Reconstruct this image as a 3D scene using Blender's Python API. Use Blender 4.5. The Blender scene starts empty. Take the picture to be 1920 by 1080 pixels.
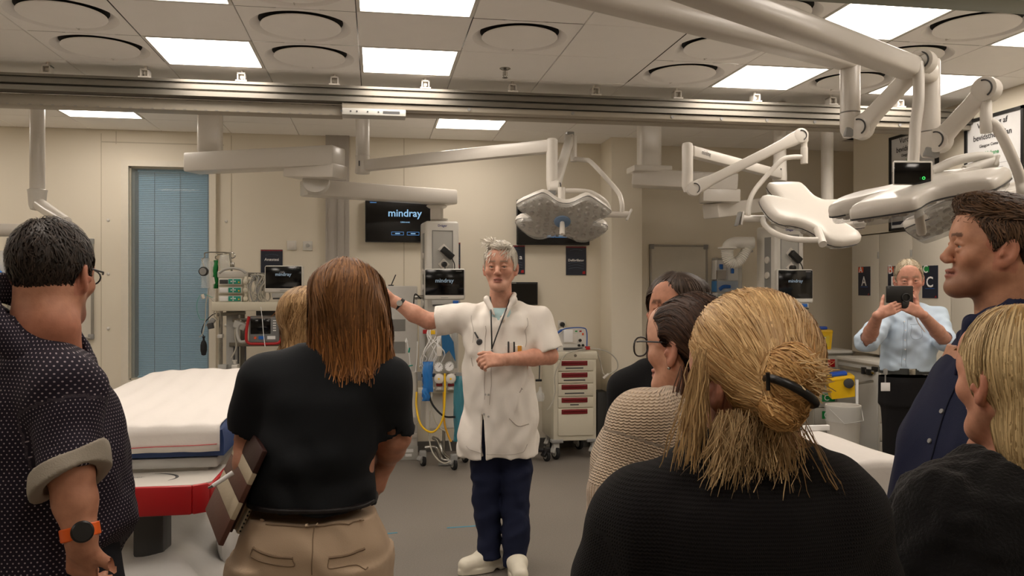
import bpy, bmesh, math, random
import numpy as np
from mathutils import Vector, Matrix

random.seed(7)
rng = np.random.default_rng(11)
SC = bpy.context.scene
COL = SC.collection
R = math.radians

# ---------------------------------------------------------------- camera, light set-up, exposure
FL = 1540.0                       # focal length in pixels of a 1920 px wide frame
TH = math.atan(255 / FL)          # the camera looks this far to the right of the room's depth axis
CT, ST = math.cos(TH), math.sin(TH)
CH = 1.55                         # eye height
CZ = 2.96                         # underside of the ceiling tiles
YB = 7.8                          # back wall
XR = 4.42                         # right wall bulkhead
cam_d = bpy.data.cameras.new('camera')
cam = bpy.data.objects.new('camera', cam_d)
COL.objects.link(cam)
cam.location = (0, 0, CH)
cam.rotation_euler = (R(90), 0, -TH)
cam_d.sensor_width = 36.0
cam_d.lens = 36.0 * FL / 1920.0
cam_d.clip_start = 0.05
SC.camera = cam
world = bpy.data.worlds.new('world')
SC.world = world
world.use_nodes = True
world.node_tree.nodes['Background'].inputs[0].default_value = (0.35, 0.45, 0.6, 1)
world.node_tree.nodes['Background'].inputs[1].default_value = 0.15
SC.view_settings.view_transform = 'Standard'
SC.view_settings.look = 'None'
SC.view_settings.gamma = 1.0
SC.view_settings.use_curve_mapping = False
SC.view_settings.exposure = 0.0
SC.cycles.max_bounces = 16
SC.cycles.diffuse_bounces = 8
PANEL_STRENGTH = 12.3
PANEL_COLOUR = (1.0, 0.89, 0.78)

# ---------------------------------------------------------------- places in the room
def W(px, py, z):
    u, v = (px - 960) / FL, (540 - py) / FL
    return Vector((z * (u * CT + ST), z * (CT - u * ST), CH + v * z))
def WY(px, py, Y):
    u = (px - 960) / FL
    return W(px, py, Y / (CT - u * ST))
def WX(px, py, X):
    u = (px - 960) / FL
    return W(px, py, X / (u * CT + ST))
def WH(px, py, h):
    return W(px, py, (h - CH) * FL / (540 - py))

# ---------------------------------------------------------------- materials
def lin(c):
    if isinstance(c, str):
        c = c.lstrip('#'); c = [int(c[i:i + 2], 16) for i in (0, 2, 4)]
    o = []
    for v in c[:3]:
        v = v / 255.0
        o.append(v / 12.92 if v <= 0.04045 else ((v + 0.055) / 1.055) ** 2.4)
    return tuple(o) + (1.0,)
class NT:
    def __init__(s, name):
        s.m = bpy.data.materials.new(name); s.m.use_nodes = True
        s.t = s.m.node_tree; s.b = s.t.nodes['Principled BSDF']; s.out = s.t.nodes['Material Output']
    def n(s, typ, **kw):
        x = s.t.nodes.new(typ)
        for k, v in kw.items():
            if k.startswith('i_'):
                x.inputs[k[2:].replace('_', ' ')].default_value = v
            else:
                setattr(x, k, v)
        return x
    def l(s, a, b): s.t.links.new(a, b)
    def math(s, op, a, b=None, c=None):
        x = s.n('ShaderNodeMath', operation=op)
        for i, v in enumerate((a, b, c)):
            if v is None: continue
            if isinstance(v, (int, float)): x.inputs[i].default_value = v
            else: s.l(v, x.inputs[i])
        return x.outputs[0]
MATS = {}
def mat(name, col, rough=0.5, metal=0.0, var=0.04, scale=30.0, bump=0.0, bscale=200.0, coat=0.0, spec=0.5):
    """plain surface: colour with a slight noise variation and a fine relief"""
    if name in MATS: return MATS[name]
    t = NT(name); b = t.b
    c = lin(col)
    tc = t.n('ShaderNodeTexCoord')
    if var > 0:
        nz = t.n('ShaderNodeTexNoise', i_Scale=scale, i_Detail=3.0); t.l(tc.outputs['Object'], nz.inputs['Vector'])
        r = t.n('ShaderNodeMix', data_type='RGBA')
        r.inputs[6].default_value = tuple(v * (1 - var) for v in c[:3]) + (1,)
        r.inputs[7].default_value = tuple(min(1, v * (1 + var)) for v in c[:3]) + (1,)
        t.l(nz.outputs[0], r.inputs[0]); t.l(r.outputs[2], b.inputs['Base Color'])
    else:
        b.inputs['Base Color'].default_value = c
    b.inputs['Roughness'].default_value = rough
    b.inputs['Metallic'].default_value = metal
    b.inputs['Coat Weight'].default_value = coat
    b.inputs['Specular IOR Level'].default_value = spec
    if bump > 0:
        n2 = t.n('ShaderNodeTexNoise', i_Scale=bscale, i_Detail=4.0); t.l(tc.outputs['Object'], n2.inputs['Vector'])
        bp = t.n('ShaderNodeBump', i_Strength=bump, i_Distance=0.004); t.l(n2.outputs[0], bp.inputs['Height'])
        t.l(bp.outputs[0], b.inputs['Normal'])
    MATS[name] = t.m
    return t.m
def glow(name, col, strength):
    if name in MATS: return MATS[name]
    t = NT(name); b = t.b
    b.inputs['Base Color'].default_value = (0.02, 0.02, 0.02, 1)
    b.inputs['Emission Color'].default_value = col if len(col) == 4 else tuple(col) + (1,)
    b.inputs['Emission Strength'].default_value = strength
    MATS[name] = t.m
    return t.m
def clear(name, col, rough=0.1, alpha=0.35):
    """thin clear plastic: part transparent, part glossy"""
    if name in MATS: return MATS[name]
    t = NT(name); b = t.b
    b.inputs['Base Color'].default_value = lin(col)
    b.inputs['Roughness'].default_value = rough
    b.inputs['Alpha'].default_value = alpha
    MATS[name] = t.m
    return t.m

# ---------------------------------------------------------------- mesh building
class MB:
    def __init__(s): s.v = []; s.f = []; s.M = Matrix.Identity(4)
    def add(s, vs, fs):
        o = len(s.v)
        s.v.extend([s.M @ Vector(p) for p in vs]); s.f.extend([tuple(i + o for i in f) for f in fs]); return s
    def box(s, lo, hi):
        x0, y0, z0 = lo; x1, y1, z1 = hi
        return s.add([(x0, y0, z0), (x1, y0, z0), (x1, y1, z0), (x0, y1, z0), (x0, y0, z1), (x1, y0, z1), (x1, y1, z1), (x0, y1, z1)],
                     [(0, 3, 2, 1), (4, 5, 6, 7), (0, 1, 5, 4), (1, 2, 6, 5), (2, 3, 7, 6), (3, 0, 4, 7)])
    def rbox(s, lo, hi, r=0.006, seg=2):
        """box with rounded edges"""
        bm = bmesh.new(); bmesh.ops.create_cube(bm, size=1.0)
        lo, hi = Vector(lo), Vector(hi); d = hi - lo; c = (lo + hi) / 2
        for v in bm.verts: v.co = Vector((v.co.x * d.x, v.co.y * d.y, v.co.z * d.z)) + c
        r = min(r, 0.49 * min(abs(d.x), abs(d.y), abs(d.z)))
        bmesh.ops.bevel(bm, geom=list(bm.edges) + list(bm.verts), offset=r, segments=seg, profile=0.5, affect='EDGES')
        bm.verts.index_update()
        s.add([v.co.copy() for v in bm.verts], [[v.index for v in f.verts] for f in bm.faces]); bm.free(); return s
    def bar(s, a, b, w, h, r=0.006, up=(0, 0, 1), seg=2):
        """rounded bar of section w x h from a to b"""
        a, b = Vector(a), Vector(b); d = b - a; L = d.length; y = d / L
        u = Vector(up); x = y.cross(u).normalized(); z = x.cross(y).normalized()
        M0 = s.M; s.M = M0 @ Matrix(((x.x, y.x, z.x, a.x), (x.y, y.y, z.y, a.y), (x.z, y.z, z.z, a.z), (0, 0, 0, 1)))
        s.rbox((-w / 2, 0, -h / 2), (w / 2, L, h / 2), r, seg); s.M = M0; return s
    def tube(s, pts, rad, n=12, caps=True, closed=False, flat=1.0):
        pts = [Vector(p) for p in pts]; m = len(pts)
        if isinstance(rad, (int, float)): rad = [rad] * m
        vs, fs = [], []; nrm = None
        for i, p in enumerate(pts):
            if closed: t = (pts[(i + 1) % m] - pts[i - 1])
            else: t = pts[min(i + 1, m - 1)] - pts[max(i - 1, 0)]
            t = t.normalized() if t.length > 1e-9 else Vector((0, 0, 1))
            if nrm is None:
                nrm = t.cross(Vector((0, 0, 1)) if abs(t.z) < 0.9 else Vector((1, 0, 0))).normalized()
            else:
                nrm = nrm - t * nrm.dot(t)
                nrm = nrm.normalized() if nrm.length > 1e-6 else t.orthogonal().normalized()
            bn = t.cross(nrm)
            for k in range(n):
                a = 2 * math.pi * k / n
                vs.append(p + (nrm * math.cos(a) + bn * math.sin(a) * flat) * rad[i])
        for i in range(m if closed else m - 1):
            j = (i + 1) % m
            for k in range(n):
                k2 = (k + 1) % n
                fs.append((i * n + k, i * n + k2, j * n + k2, j * n + k))
        if caps and not closed:
            fs.append(tuple(range(n))[::-1]); fs.append(tuple(range((m - 1) * n, m * n)))
        return s.add(vs, fs)
    def cyl(s, a, b, r, r2=None, n=20): return s.tube([a, b], [r, r if r2 is None else r2], n)
    def lathe(s, prof, o=(0, 0, 0), n=32, ax=(0, 0, 1), cap=True):
        """profile of (radius, height) pairs spun about ax through o"""
        o = Vector(o); az = Vector(ax).normalized(); axx = az.orthogonal().normalized(); ay = az.cross(axx)
        vs, fs = [], []
        for r, h in prof:
            for k in range(n):
                a = 2 * math.pi * k / n
                vs.append(o + az * h + (axx * math.cos(a) + ay * math.sin(a)) * r)
        for i in range(len(prof) - 1):
            for k in range(n):
                k2 = (k + 1) % n
                fs.append((i * n + k, i * n + k2, (i + 1) * n + k2, (i + 1) * n + k))
        if cap:
            fs.append(tuple(range(n))[::-1]); fs.append(tuple(range((len(prof) - 1) * n, len(prof) * n)))
        return s.add(vs, fs)
    def ball(s, c, r, n=16, sq=(1, 1, 1)):
        c = Vector(c); m = n // 2; vs, fs = [], []
        for i in range(m + 1):
            t = math.pi * (i / m); t = min(max(t, 0.02), math.pi - 0.02)
            for k in range(n):
                a = 2 * math.pi * k / n
                vs.append((c.x + r * sq[0] * math.sin(t) * math.cos(a), c.y + r * sq[1] * math.sin(t) * math.sin(a), c.z + r * sq[2] * math.cos(t)))
        for i in range(m):
            for k in range(n):
                k2 = (k + 1) % n
                fs.append((i * n + k, (i + 1) * n + k, (i + 1) * n + k2, i * n + k2))
        return s.add(vs, fs)
    def prism(s, poly, a, b):
        """polygon (list of 3-D points) swept by the vector b - a"""
        d = Vector(b) - Vector(a); n = len(poly)
        vs = [Vector(p) for p in poly] + [Vector(p) + d for p in poly]
        fs = [tuple(range(n))[::-1], tuple(range(n, 2 * n))] + [(i, (i + 1) % n, n + (i + 1) % n, n + i) for i in range(n)]
        return s.add(vs, fs)

def setp(o, label=None, cat=None, group=None, kind=None):
    if label: o['label'] = label
    if cat: o['category'] = cat
    if group: o['group'] = group
    if kind: o['kind'] = kind
    return o
def thing(name, label, cat, loc=(0, 0, 0), group=None, rz=0.0):
    o = bpy.data.objects.new(name, None); COL.objects.link(o)
    o.empty_display_size = 0.05
    o.location = loc; o.rotation_euler = (0, 0, rz)
    return setp(o, label, cat, group)
def root_inv(p):
    while p.parent is not None: p = p.parent
    return (Matrix.Translation(p.location) @ p.rotation_euler.to_matrix().to_4x4()).inverted()
def mesh_obj(name, me, material, parent=None, label=None, smooth=40):
    if material is not None and len(me.materials) == 0: me.materials.append(material)
    if smooth:
        me.polygons.foreach_set('use_smooth', np.ones(len(me.polygons), dtype=bool))
        if smooth < 180: me.set_sharp_from_angle(angle=R(smooth))
    o = bpy.data.objects.new(name, me); COL.objects.link(o)
    if parent is not None: o.parent = parent
    if label: o['label'] = label
    return o
def part(parent, name, mb, material, label=None, smooth=40, local=False):
    """one mesh under its thing; mb is in room coordinates unless local"""
    me = bpy.data.meshes.new(name)
    vs = mb.v
    if parent is not None and not local:
        M = root_inv(parent); vs = [M @ v for v in vs]
    me.from_pydata([tuple(v) for v in vs], [], mb.f); me.update()
    bm = bmesh.new(); bm.from_mesh(me); bmesh.ops.recalc_face_normals(bm, faces=bm.faces); bm.to_mesh(me); bm.free()
    return mesh_obj(name, me, material, parent, label, smooth)
def solo(name, mb, material, label, cat, group=None, smooth=40):
    """a thing that is one mesh, its origin at its base"""
    lo = Vector([min(v[i] for v in mb.v) for i in range(3)]); hi = Vector([max(v[i] for v in mb.v) for i in range(3)])
    o0 = Vector(((lo.x + hi.x) / 2, (lo.y + hi.y) / 2, lo.z))
    mb.v = [v - o0 for v in mb.v]
    o = part(None, name, mb, material, None, smooth); o.location = o0
    return setp(o, label, cat, group)
def struct(name, mb, material, parent=None, smooth=40):
    o = part(parent, name, mb, material, None, smooth)
    if parent is None: o['kind'] = 'structure'
    return o
def dup(root, loc, label=None, group=None, rz=None):
    r = root.copy(); COL.objects.link(r); r.location = loc
    if rz is not None: r.rotation_euler = (0, 0, rz)
    if label: r['label'] = label
    if group: r['group'] = group
    for ch in list(root.children):
        c = ch.copy(); COL.objects.link(c); c.parent = r
        for g in ch.children:
            d = g.copy(); COL.objects.link(d); d.parent = c
    return r
def text(parent, string, c, width, right, up, material, height=None, name='lettering', label=None):
    """flat print: the string centred on c, width wide along right"""
    cu = bpy.data.curves.new('t', 'FONT'); cu.body = string; cu.size = 1.0; cu.align_x = 'CENTER'; cu.align_y = 'CENTER'; cu.resolution_u = 3; cu.offset = .014
    ob = bpy.data.objects.new('t', cu); COL.objects.link(ob)
    me0 = ob.to_mesh(); P = np.array([v.co[:] for v in me0.vertices]); fs = [tuple(p.vertices) for p in me0.polygons]
    ob.to_mesh_clear(); bpy.data.objects.remove(ob); bpy.data.curves.remove(cu)
    lo, hi = P.min(0), P.max(0); P = P - (lo + hi) / 2
    k = width / (hi[0] - lo[0]); k2 = k if height is None else height / (hi[1] - lo[1])
    right, up = Vector(right).normalized(), Vector(up).normalized(); nrm = right.cross(up)
    mb = MB(); mb.add([Vector(c) + right * float(p[0] * k) + up * float(p[1] * k2) + nrm * 0.0015 for p in P], fs)
    return part(parent, name, mb, material, label, 0)
def bez(p0, p1, p2, p3, n=14):
    p0, p1, p2, p3 = map(Vector, (p0, p1, p2, p3)); o = []
    for i in range(n + 1):
        t = i / n; q = 1 - t
        o.append(p0 * q ** 3 + p1 * 3 * q * q * t + p2 * 3 * q * t * t + p3 * t ** 3)
    return o
def spline(pts, n=8):
    """smooth curve through the points"""
    P = [Vector(p) for p in pts]; P = [P[0] * 2 - P[1]] + P + [P[-1] * 2 - P[-2]]; o = []
    for i in range(1, len(P) - 2):
        a, b, c_, d = P[i - 1:i + 3]
        for k in range(n):
            t = k / n
            o.append(0.5 * ((2 * b) + (c_ - a) * t + (2 * a - 5 * b + 4 * c_ - d) * t * t + (3 * b - a - 3 * c_ + d) * t ** 3))
    o.append(P[-2]); return o
def frame(o, x, z):
    """matrix with origin o, local x and z axes (y = z cross x)"""
    x, z = Vector(x).normalized(), Vector(z).normalized(); y = z.cross(x).normalized(); z = x.cross(y)
    o = Vector(o)
    return Matrix(((x.x, y.x, z.x, o.x), (x.y, y.y, z.y, o.y), (x.z, y.z, z.z, o.z), (0, 0, 0, 1)))
RIGHT = Vector((CT, -ST, 0)); FWD = Vector((ST, CT, 0)); UP = Vector((0, 0, 1))
def facing(deg):
    """x axis (viewer's right) of an upright panel turned deg degrees towards the viewer's right"""
    a = R(deg); n = -FWD * math.cos(a) + RIGHT * math.sin(a)
    return UP.cross(n).normalized(), n

# ---------------------------------------------------------------- colours of the place
m_wall = mat('cream wall paint', (224, 216, 199), 0.55, var=0.02, scale=3, bump=0.02, bscale=300)
m_tile = mat('ceiling tile', (250, 248, 245), 0.85, var=0.02, scale=8, bump=0.15, bscale=500)
m_gap = mat('dark joint', (70, 66, 60), 0.9)
m_white = mat('white enamel', (214, 209, 201), 0.32, var=0.015, coat=0.1)
m_white2 = mat('white plastic', (214, 211, 204), 0.42, var=0.02)
m_offw = mat('cream plastic', (206, 200, 182), 0.4, var=0.02)
m_grey = mat('grey plastic', (140, 140, 138), 0.45, var=0.03)
m_lgrey = mat('light grey panel', (176, 175, 170), 0.45, var=0.02)
m_dgrey = mat('dark grey plastic', (62, 63, 64), 0.5)
m_black = mat('black plastic', (18, 18, 19), 0.4)
m_rubber = mat('black rubber', (22, 22, 23), 0.8)
m_alu = mat('brushed aluminium', (130, 126, 118), 0.36, metal=0.8, var=0.05, scale=12)
m_steel = mat('steel', (170, 168, 162), 0.22, metal=1.0, var=0.03)
m_screen = mat('black screen', (6, 6, 8), 0.12, var=0.0)
m_red = mat('red plastic', (170, 22, 28), 0.4)
m_dred = mat('dark red handle', (118, 16, 24), 0.45)
m_yellow = mat('yellow plastic', (236, 190, 20), 0.4)
m_blue = mat('blue plastic', (30, 96, 180), 0.4)
m_navy = mat('navy print', (30, 36, 52), 0.45, var=0.05)
m_print = mat('white print', (235, 235, 235), 0.6, var=0.0)
m_ink = mat('black print', (24, 24, 26), 0.6, var=0.0)
m_green = mat('green print', (30, 140, 70), 0.5)
m_orange = mat('orange print', (214, 84, 40), 0.5)
m_cord = mat('grey cable', (176, 172, 160), 0.5)
m_clear = clear('clear plastic', (225, 228, 228), 0.08, 0.3)
m_sheet = mat('white sheet', (222, 217, 212), 0.85, var=0.02, bump=0.25, bscale=40)

# ================================================================ THE SETTING
def wr(x0, y0, x1, y1, Y=YB):
    """left, bottom, right, top in room metres of a rectangle on the plane Y"""
    a, b = WY(x0, (y0 + y1) / 2, Y), WY(x1, (y0 + y1) / 2, Y); m = (x0 + x1) / 2
    return a.x, WY(m, y1, Y).z, b.x, WY(m, y0, Y).z

def floor_mat():
    t = NT('grey linoleum'); tc = t.n('ShaderNodeTexCoord')
    n1 = t.n('ShaderNodeTexNoise', i_Scale=120.0, i_Detail=5.0); t.l(tc.outputs['Object'], n1.inputs['Vector'])
    n2 = t.n('ShaderNodeTexNoise', i_Scale=0.9, i_Detail=3.0); t.l(tc.outputs['Object'], n2.inputs['Vector'])
    r = t.n('ShaderNodeValToRGB'); r.color_ramp.elements[0].color = lin((116, 110, 104)); r.color_ramp.elements[1].color = lin((138, 131, 123))
    r.color_ramp.elements[0].position = 0.35; r.color_ramp.elements[1].position = 0.65
    t.l(t.math('ADD', t.math('MULTIPLY', n1.outputs[0], 0.6), t.math('MULTIPLY', n2.outputs[0], 0.4)), r.inputs[0])
    t.l(r.outputs[0], t.b.inputs['Base Color'])
    t.l(t.math('MULTIPLY_ADD', n2.outputs[0], 0.2, 0.34), t.b.inputs['Roughness'])
    t.b.inputs['Specular IOR Level'].default_value = 0.35
    return t.m
m_floor = floor_mat()
fl = struct('floor', MB().box((-5.0, -2.2, -0.1), (5.3, YB + 0.15, 0.0)), m_floor)
tape = mat('pale blue tape', (72, 140, 165), 0.6)
for a, b in ((WH(838, 990, 0), WH(897, 986, 0)), (WH(722, 1001, 0), WH(745, 999, 0))):
    part(fl, 'floor_tape', MB().bar(a + Vector((0, 0, 0.001)), b + Vector((0, 0, 0.001)), 0.018, 0.002, 0.0005), tape, 'pale blue tape strip')

# back wall with the window opening
wx0, wz0, wx1, wz1 = wr(243, 314, 394, 711)
wb = MB()
wb.box((-5.0, YB, 0), (wx0, YB + 0.15, 3.1)).box((wx1, YB, 0), (5.3, YB + 0.15, 3.1)).box((wx0, YB, 0), (wx1, YB + 0.15, wz0)).box((wx0, YB, wz1), (wx1, YB + 0.15, 3.1))
wall_back = struct('wall_back', wb, m_wall)
for px, py in ((203, 413), (203, 514), (203, 616), (203, 719), (424, 415), (424, 610)):
    p = WY(px, py, YB)
    part(wall_back, 'stud', MB().lathe([(0.014, 0), (0.014, 0.004), (0.009, 0.009), (0.002, 0.010)], p, 12, (0, -1, 0)), m_white2)
seam = mat('wall seam', (196, 187, 168), 0.6)
for i, (x0, y0, x1, y1) in enumerate(((189, 250, 190.5, 860), (217, 246, 218.5, 270), (433, 254, 434.5, 860), (756.5, 260, 758.5, 860), (190, 268, 420, 270))):
    a = wr(x0, y0, x1, y1)
    part(wall_back, 'panel_joint', MB().box((a[0], YB - 0.0025, a[1]), (a[2], YB + 0.01, a[3])), seam)
struct('wall_left', MB().box((-5.15, -2.2, 0), (-5.0, YB, 3.1)), m_wall)
struct('wall_front', MB().box((-5.0, -2.35, 0), (5.3, -2.2, 3.1)), m_wall)
# right wall: thick below, a bulkhead over the cupboards, a niche at its far end
wrm = MB()
wrm.box((4.78, -2.2, 0), (4.95, 7.08, 2.04)).box((XR, -2.2, 2.04), (4.95, 7.08, 3.1)).box((XR, -2.2, 0.0), (4.78, 4.2, 2.04))
wall_right = struct('wall_right', wrm, m_wall)
struct('wall_niche', MB().box((5.15, 7.08, 0), (5.3, YB, 3.1)).box((4.95, 7.0, 0), (5.3, 7.08, 3.1)), m_wall)
px0, px1 = 2.17, 2.47
struct('wall_pier', MB().rbox((px0, 7.42, -0.0), (px1, YB, 3.0), 0.006), m_wall)
# vertical cable trunking
a = wr(611, 255, 655, 860)
tk = MB().box((a[0], YB - 0.05, 0.0), (a[2], YB, CZ))
for q in (0.12, 0.45, 0.52, 0.85):
    x = a[0] + (a[2] - a[0]) * q; tk.box((x - 0.004, YB - 0.056, 0.0), (x + 0.004, YB - 0.05, CZ))
struct('trim_1', tk, mat('trunking', (172, 166, 158), 0.5))
struct('baseboard_back', MB().box((-5.0, YB - 0.012, 0), (px0, YB, 0.1)).box((px1, YB - 0.012, 0), (5.15, YB, 0.1)), mat('vinyl skirting', (92, 90, 86), 0.5))
# window
wt = struct('window_1', MB().box((wx0, YB + 0.13, wz0), (wx1, YB + 0.145, wz1)), mat('window back panel', (52, 66, 76), 0.6))
fr = MB(); fo = wr(229, 303, 406, 722)
fr.box((fo[0], YB - 0.04, fo[1]), (wx0, YB + 0.004, fo[3])).box((wx1, YB - 0.04, fo[1]), (fo[2], YB + 0.004, fo[3]))
fr.box((wx0, YB - 0.04, wz1), (wx1, YB + 0.004, fo[3])).box((wx0, YB - 0.04, fo[1]), (wx1, YB + 0.004, wz0))
part(wt, 'window_frame', fr, mat('window frame paint', (222, 215, 200), .45))
part(wt, 'sash', MB().box((wx0, YB, wz0), (wx0 + 0.012, YB + 0.12, wz1)).box((wx1 - 0.012, YB, wz0), (wx1, YB + 0.12, wz1)).box((wx0, YB, wz0), (wx1, YB + 0.12, wz0 + 0.012)).box((wx0, YB, wz1 - 0.012), (wx1, YB + 0.12, wz1)), mat('sash paint', (196, 190, 174), 0.5))
sl = MB(); n = 112; st = (wz1 - wz0 - 0.05) / n
for i in range(n):
    z = wz0 + 0.025 + st * i
    sl.add([(wx0 + 0.05, YB + 0.098, z), (wx1 - 0.014, YB + 0.098, z), (wx1 - 0.014, YB + 0.104, z + st * 0.86), (wx0 + 0.05, YB + 0.104, z + st * 0.86)], [(0, 1, 2, 3)])
m_slat = mat('blue blind slat', (122, 174, 206), 0.4, var=0.03)
s_ = part(wt, 'blind_slats', sl, m_slat, 'blue horizontal blind slats'); s_['kind'] = 'stuff'
part(wt, 'blind_rail', MB().box((wx0 + 0.045, YB + 0.085, wz1 - 0.035), (wx1 - 0.012, YB + 0.11, wz1 - 0.012)).box((wx0 + 0.045, YB + 0.085, wz0 + 0.012), (wx1 - 0.012, YB + 0.11, wz0 + 0.026)), m_slat)
cdm = MB()
for px in (290, 338, 390):
    x = WY(px, 500, YB + 0.094).x; cdm.box((x - 0.002, YB + 0.092, wz0 + 0.02), (x + 0.002, YB + 0.095, wz1 - 0.02))
part(wt, 'blind_cord', cdm, mat('blind cord', (66, 92, 110), 0.7))
m_glass = NT('window glass'); m_glass.b.inputs['Base Color'].default_value = (0.6, 0.7, 0.72, 1); m_glass.b.inputs['Roughness'].default_value = 0.02; m_glass.b.inputs['Alpha'].default_value = 0.14
part(wt, 'window_glass', MB().box((wx0 + 0.012, YB + 0.03, wz0 + 0.012), (wx1 - 0.012, YB + 0.036, wz1 - 0.012)), m_glass.m)

# ---------------------------------------------------------------- ceiling
ce = struct('ceiling', MB().box((-5.0, -2.2, CZ + 0.09), (5.3, YB, CZ + 0.14)), m_gap)
LIGHTS = {(0, 1), (0, -1), (-2, 1), (-2, -1), (4, 1), (4, -1), (6, 1), (6, -1), (-4, 4), (1, 4)}
ADDED_LIGHTS = {(0, -4), (-2, -4), (4, -4), (6, -4), (0, -7), (4, -7), (-5, -2), (-5, -6), (-7, 1), (-7, -3), (-7, 4)}  # unseen panels, added out of view to light the audience and room
VENTS = [(-1, 0), (-1, 1), (-3, 1), (-3, 0), (-1, -1), (1, 0), (3, 1), (3, 0), (3, -1), (5, 1), (5, 0), (5, -1)]
X0, Y0, T = -0.1, 4.27, 0.6
tmb = MB().rbox((-0.2975, -0.2975, 0), (0.2975, 0.2975, 0.018), 0.003, 1)
tile0 = None
vset = set(VENTS)
for i in range(-8, 8):
    for j in range(-10, 6):
        if (i, j) in LIGHTS or (i, j) in ADDED_LIGHTS or (i, j) in vset: continue
        x, y = X0 + T * i, Y0 + T * j
        if i == 7 or j == 5:
            x1, y1 = min(x + T, XR - 0.004), min(y + T, YB - 0.004)
            if i == 7 and y > 6.9: x1 = x + T
            part(ce, 'ceiling_tile', MB().rbox((x + 0.0025, y + 0.0025, CZ), (x1 - 0.0025, y1 - 0.0025, CZ + 0.018), 0.003, 1), m_tile); continue
        if tile0 is None:
            tile0 = part(ce, 'ceiling_tile', tmb, m_tile, local=True); o = tile0
        else:
            o = tile0.copy(); COL.objects.link(o)
        o.location = (x + T / 2, y + T / 2, CZ)
part(ce, 'ceiling_edge', MB().box((4.70, 6.98, CZ), (5.15, YB, CZ + 0.02)), m_tile)

m_panel = glow('lit diffuser', PANEL_COLOUR, PANEL_STRENGTH)
lab = {(0, 1): 'lit square ceiling panel just before the rail, above the lecturer', (0, -1): 'lit square ceiling panel cut by the top of the picture, above left of the sprinkler',
       (-2, 1): 'lit square ceiling panel before the rail between two round vents on the left', (-2, -1): 'lit square ceiling panel showing only a sliver at the top left edge',
       (4, 1): 'lit square ceiling panel before the rail, right of a pair of round vents', (4, -1): 'large lit square ceiling panel behind the long lamp boom at top right',
       (6, 1): 'lit square ceiling panel partly hidden by the lamp boom joints on the right', (6, -1): 'lit square ceiling panel cut by the right picture edge',
       (-4, 4): 'lit square ceiling panel beyond the rail, beside the left pole', (1, 4): 'lit narrow-looking ceiling panel beyond the rail, above the lecturer'}
def light_panel(i, j, label, group='square light panels in the ceiling'):
    x, y = X0 + T * (i + .5), Y0 + T * (j + .5)
    t = thing('ceiling_light', label, 'ceiling light', (x, y, CZ), group)
    h = 0.2975; k = 0.279
    f = MB()
    f.box((x - h, y - h, CZ - 0.001), (x + h, y - k, CZ + 0.03)).box((x - h, y + k, CZ - 0.001), (x + h, y + h, CZ + 0.03)).box((x - h, y - k, CZ - 0.001), (x - k, y + k, CZ + 0.03)).box((x + k, y - k, CZ - 0.001), (x + h, y + k, CZ + 0.03))
    part(t, 'frame', f, m_white2)
    part(t, 'diffuser', MB().box((x - k, y - k, CZ + 0.004), (x + k, y + k, CZ + 0.02)), m_panel)
for (i, j), l_ in lab.items(): light_panel(i, j, l_)
for (i, j) in sorted(ADDED_LIGHTS): light_panel(i, j, 'unseen square ceiling panel added out of view to light the audience', 'added unseen ceiling panels')
vl = ['round ceiling vent between the two nearer left light panels, beside the middle one', 'round ceiling vent touching the rail, left of the lit panel above the lecturer', 'round ceiling vent by the rail at the far left, left of a lit panel',
      'large round ceiling vent in the top left corner', 'round ceiling vent cut by the top edge, left of centre', 'round ceiling vent in front of the sprinkler', 'round ceiling vent by the rail, left of the right-hand lit panel',
      'round ceiling vent partly under the lamp boom, one row nearer than the rail', 'round ceiling vent mostly hidden behind the upper lamp boom at top', 'round ceiling vent by the rail, seen past the hanging boom tube',
      'round ceiling vent behind the raised spring arm at top right', 'large round ceiling vent in the top right corner under the grey beam']
for (i, j), l_ in zip(VENTS, vl):
    x, y = X0 + T * (i + .5), Y0 + T * (j + .5)
    t = thing('round_air_vent', l_, 'air vent', (x, y, CZ), 'round air vents in the ceiling')
    n = 48; pl = MB(); vs, fs = [], []
    for k in range(n):
        a = 2 * math.pi * k / n; ca, sa = math.cos(a), math.sin(a)
        q = 0.2975 / max(abs(ca), abs(sa))
        vs += [(x + ca * q, y + sa * q, CZ), (x + ca * 0.268, y + sa * 0.268, CZ)]
    for k in range(n):
        k2 = (k + 1) % n; fs.append((2 * k, 2 * k + 1, 2 * k2 + 1, 2 * k2))
    pl.add(vs, fs); pl.lathe([(0.268, 0), (0.256, 0.008), (0.242, 0.020), (0.228, 0.030), (0.222, 0.036)], (x, y, CZ), n, cap=False)
    part(t, 'surround', pl, m_tile)
    part(t, 'throat', MB().lathe([(0.223, 0.033), (0.223, 0.04)], (x, y, CZ), n), mat('vent throat', (24, 23, 22), 0.9))
    part(t, 'disc', MB().lathe([(0.20, 0.008), (0.2125, 0.005), (0.214, 0.001), (0.212, -0.0015), (0.17, -0.003), (0.01, -0.004)], (x, y, CZ), n), m_tile)
    part(t, 'bracket', MB().box((x - 0.003, y + 0.2, CZ - 0.002), (x + 0.003, y + 0.24, CZ + 0.02)), m_white2)
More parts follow.
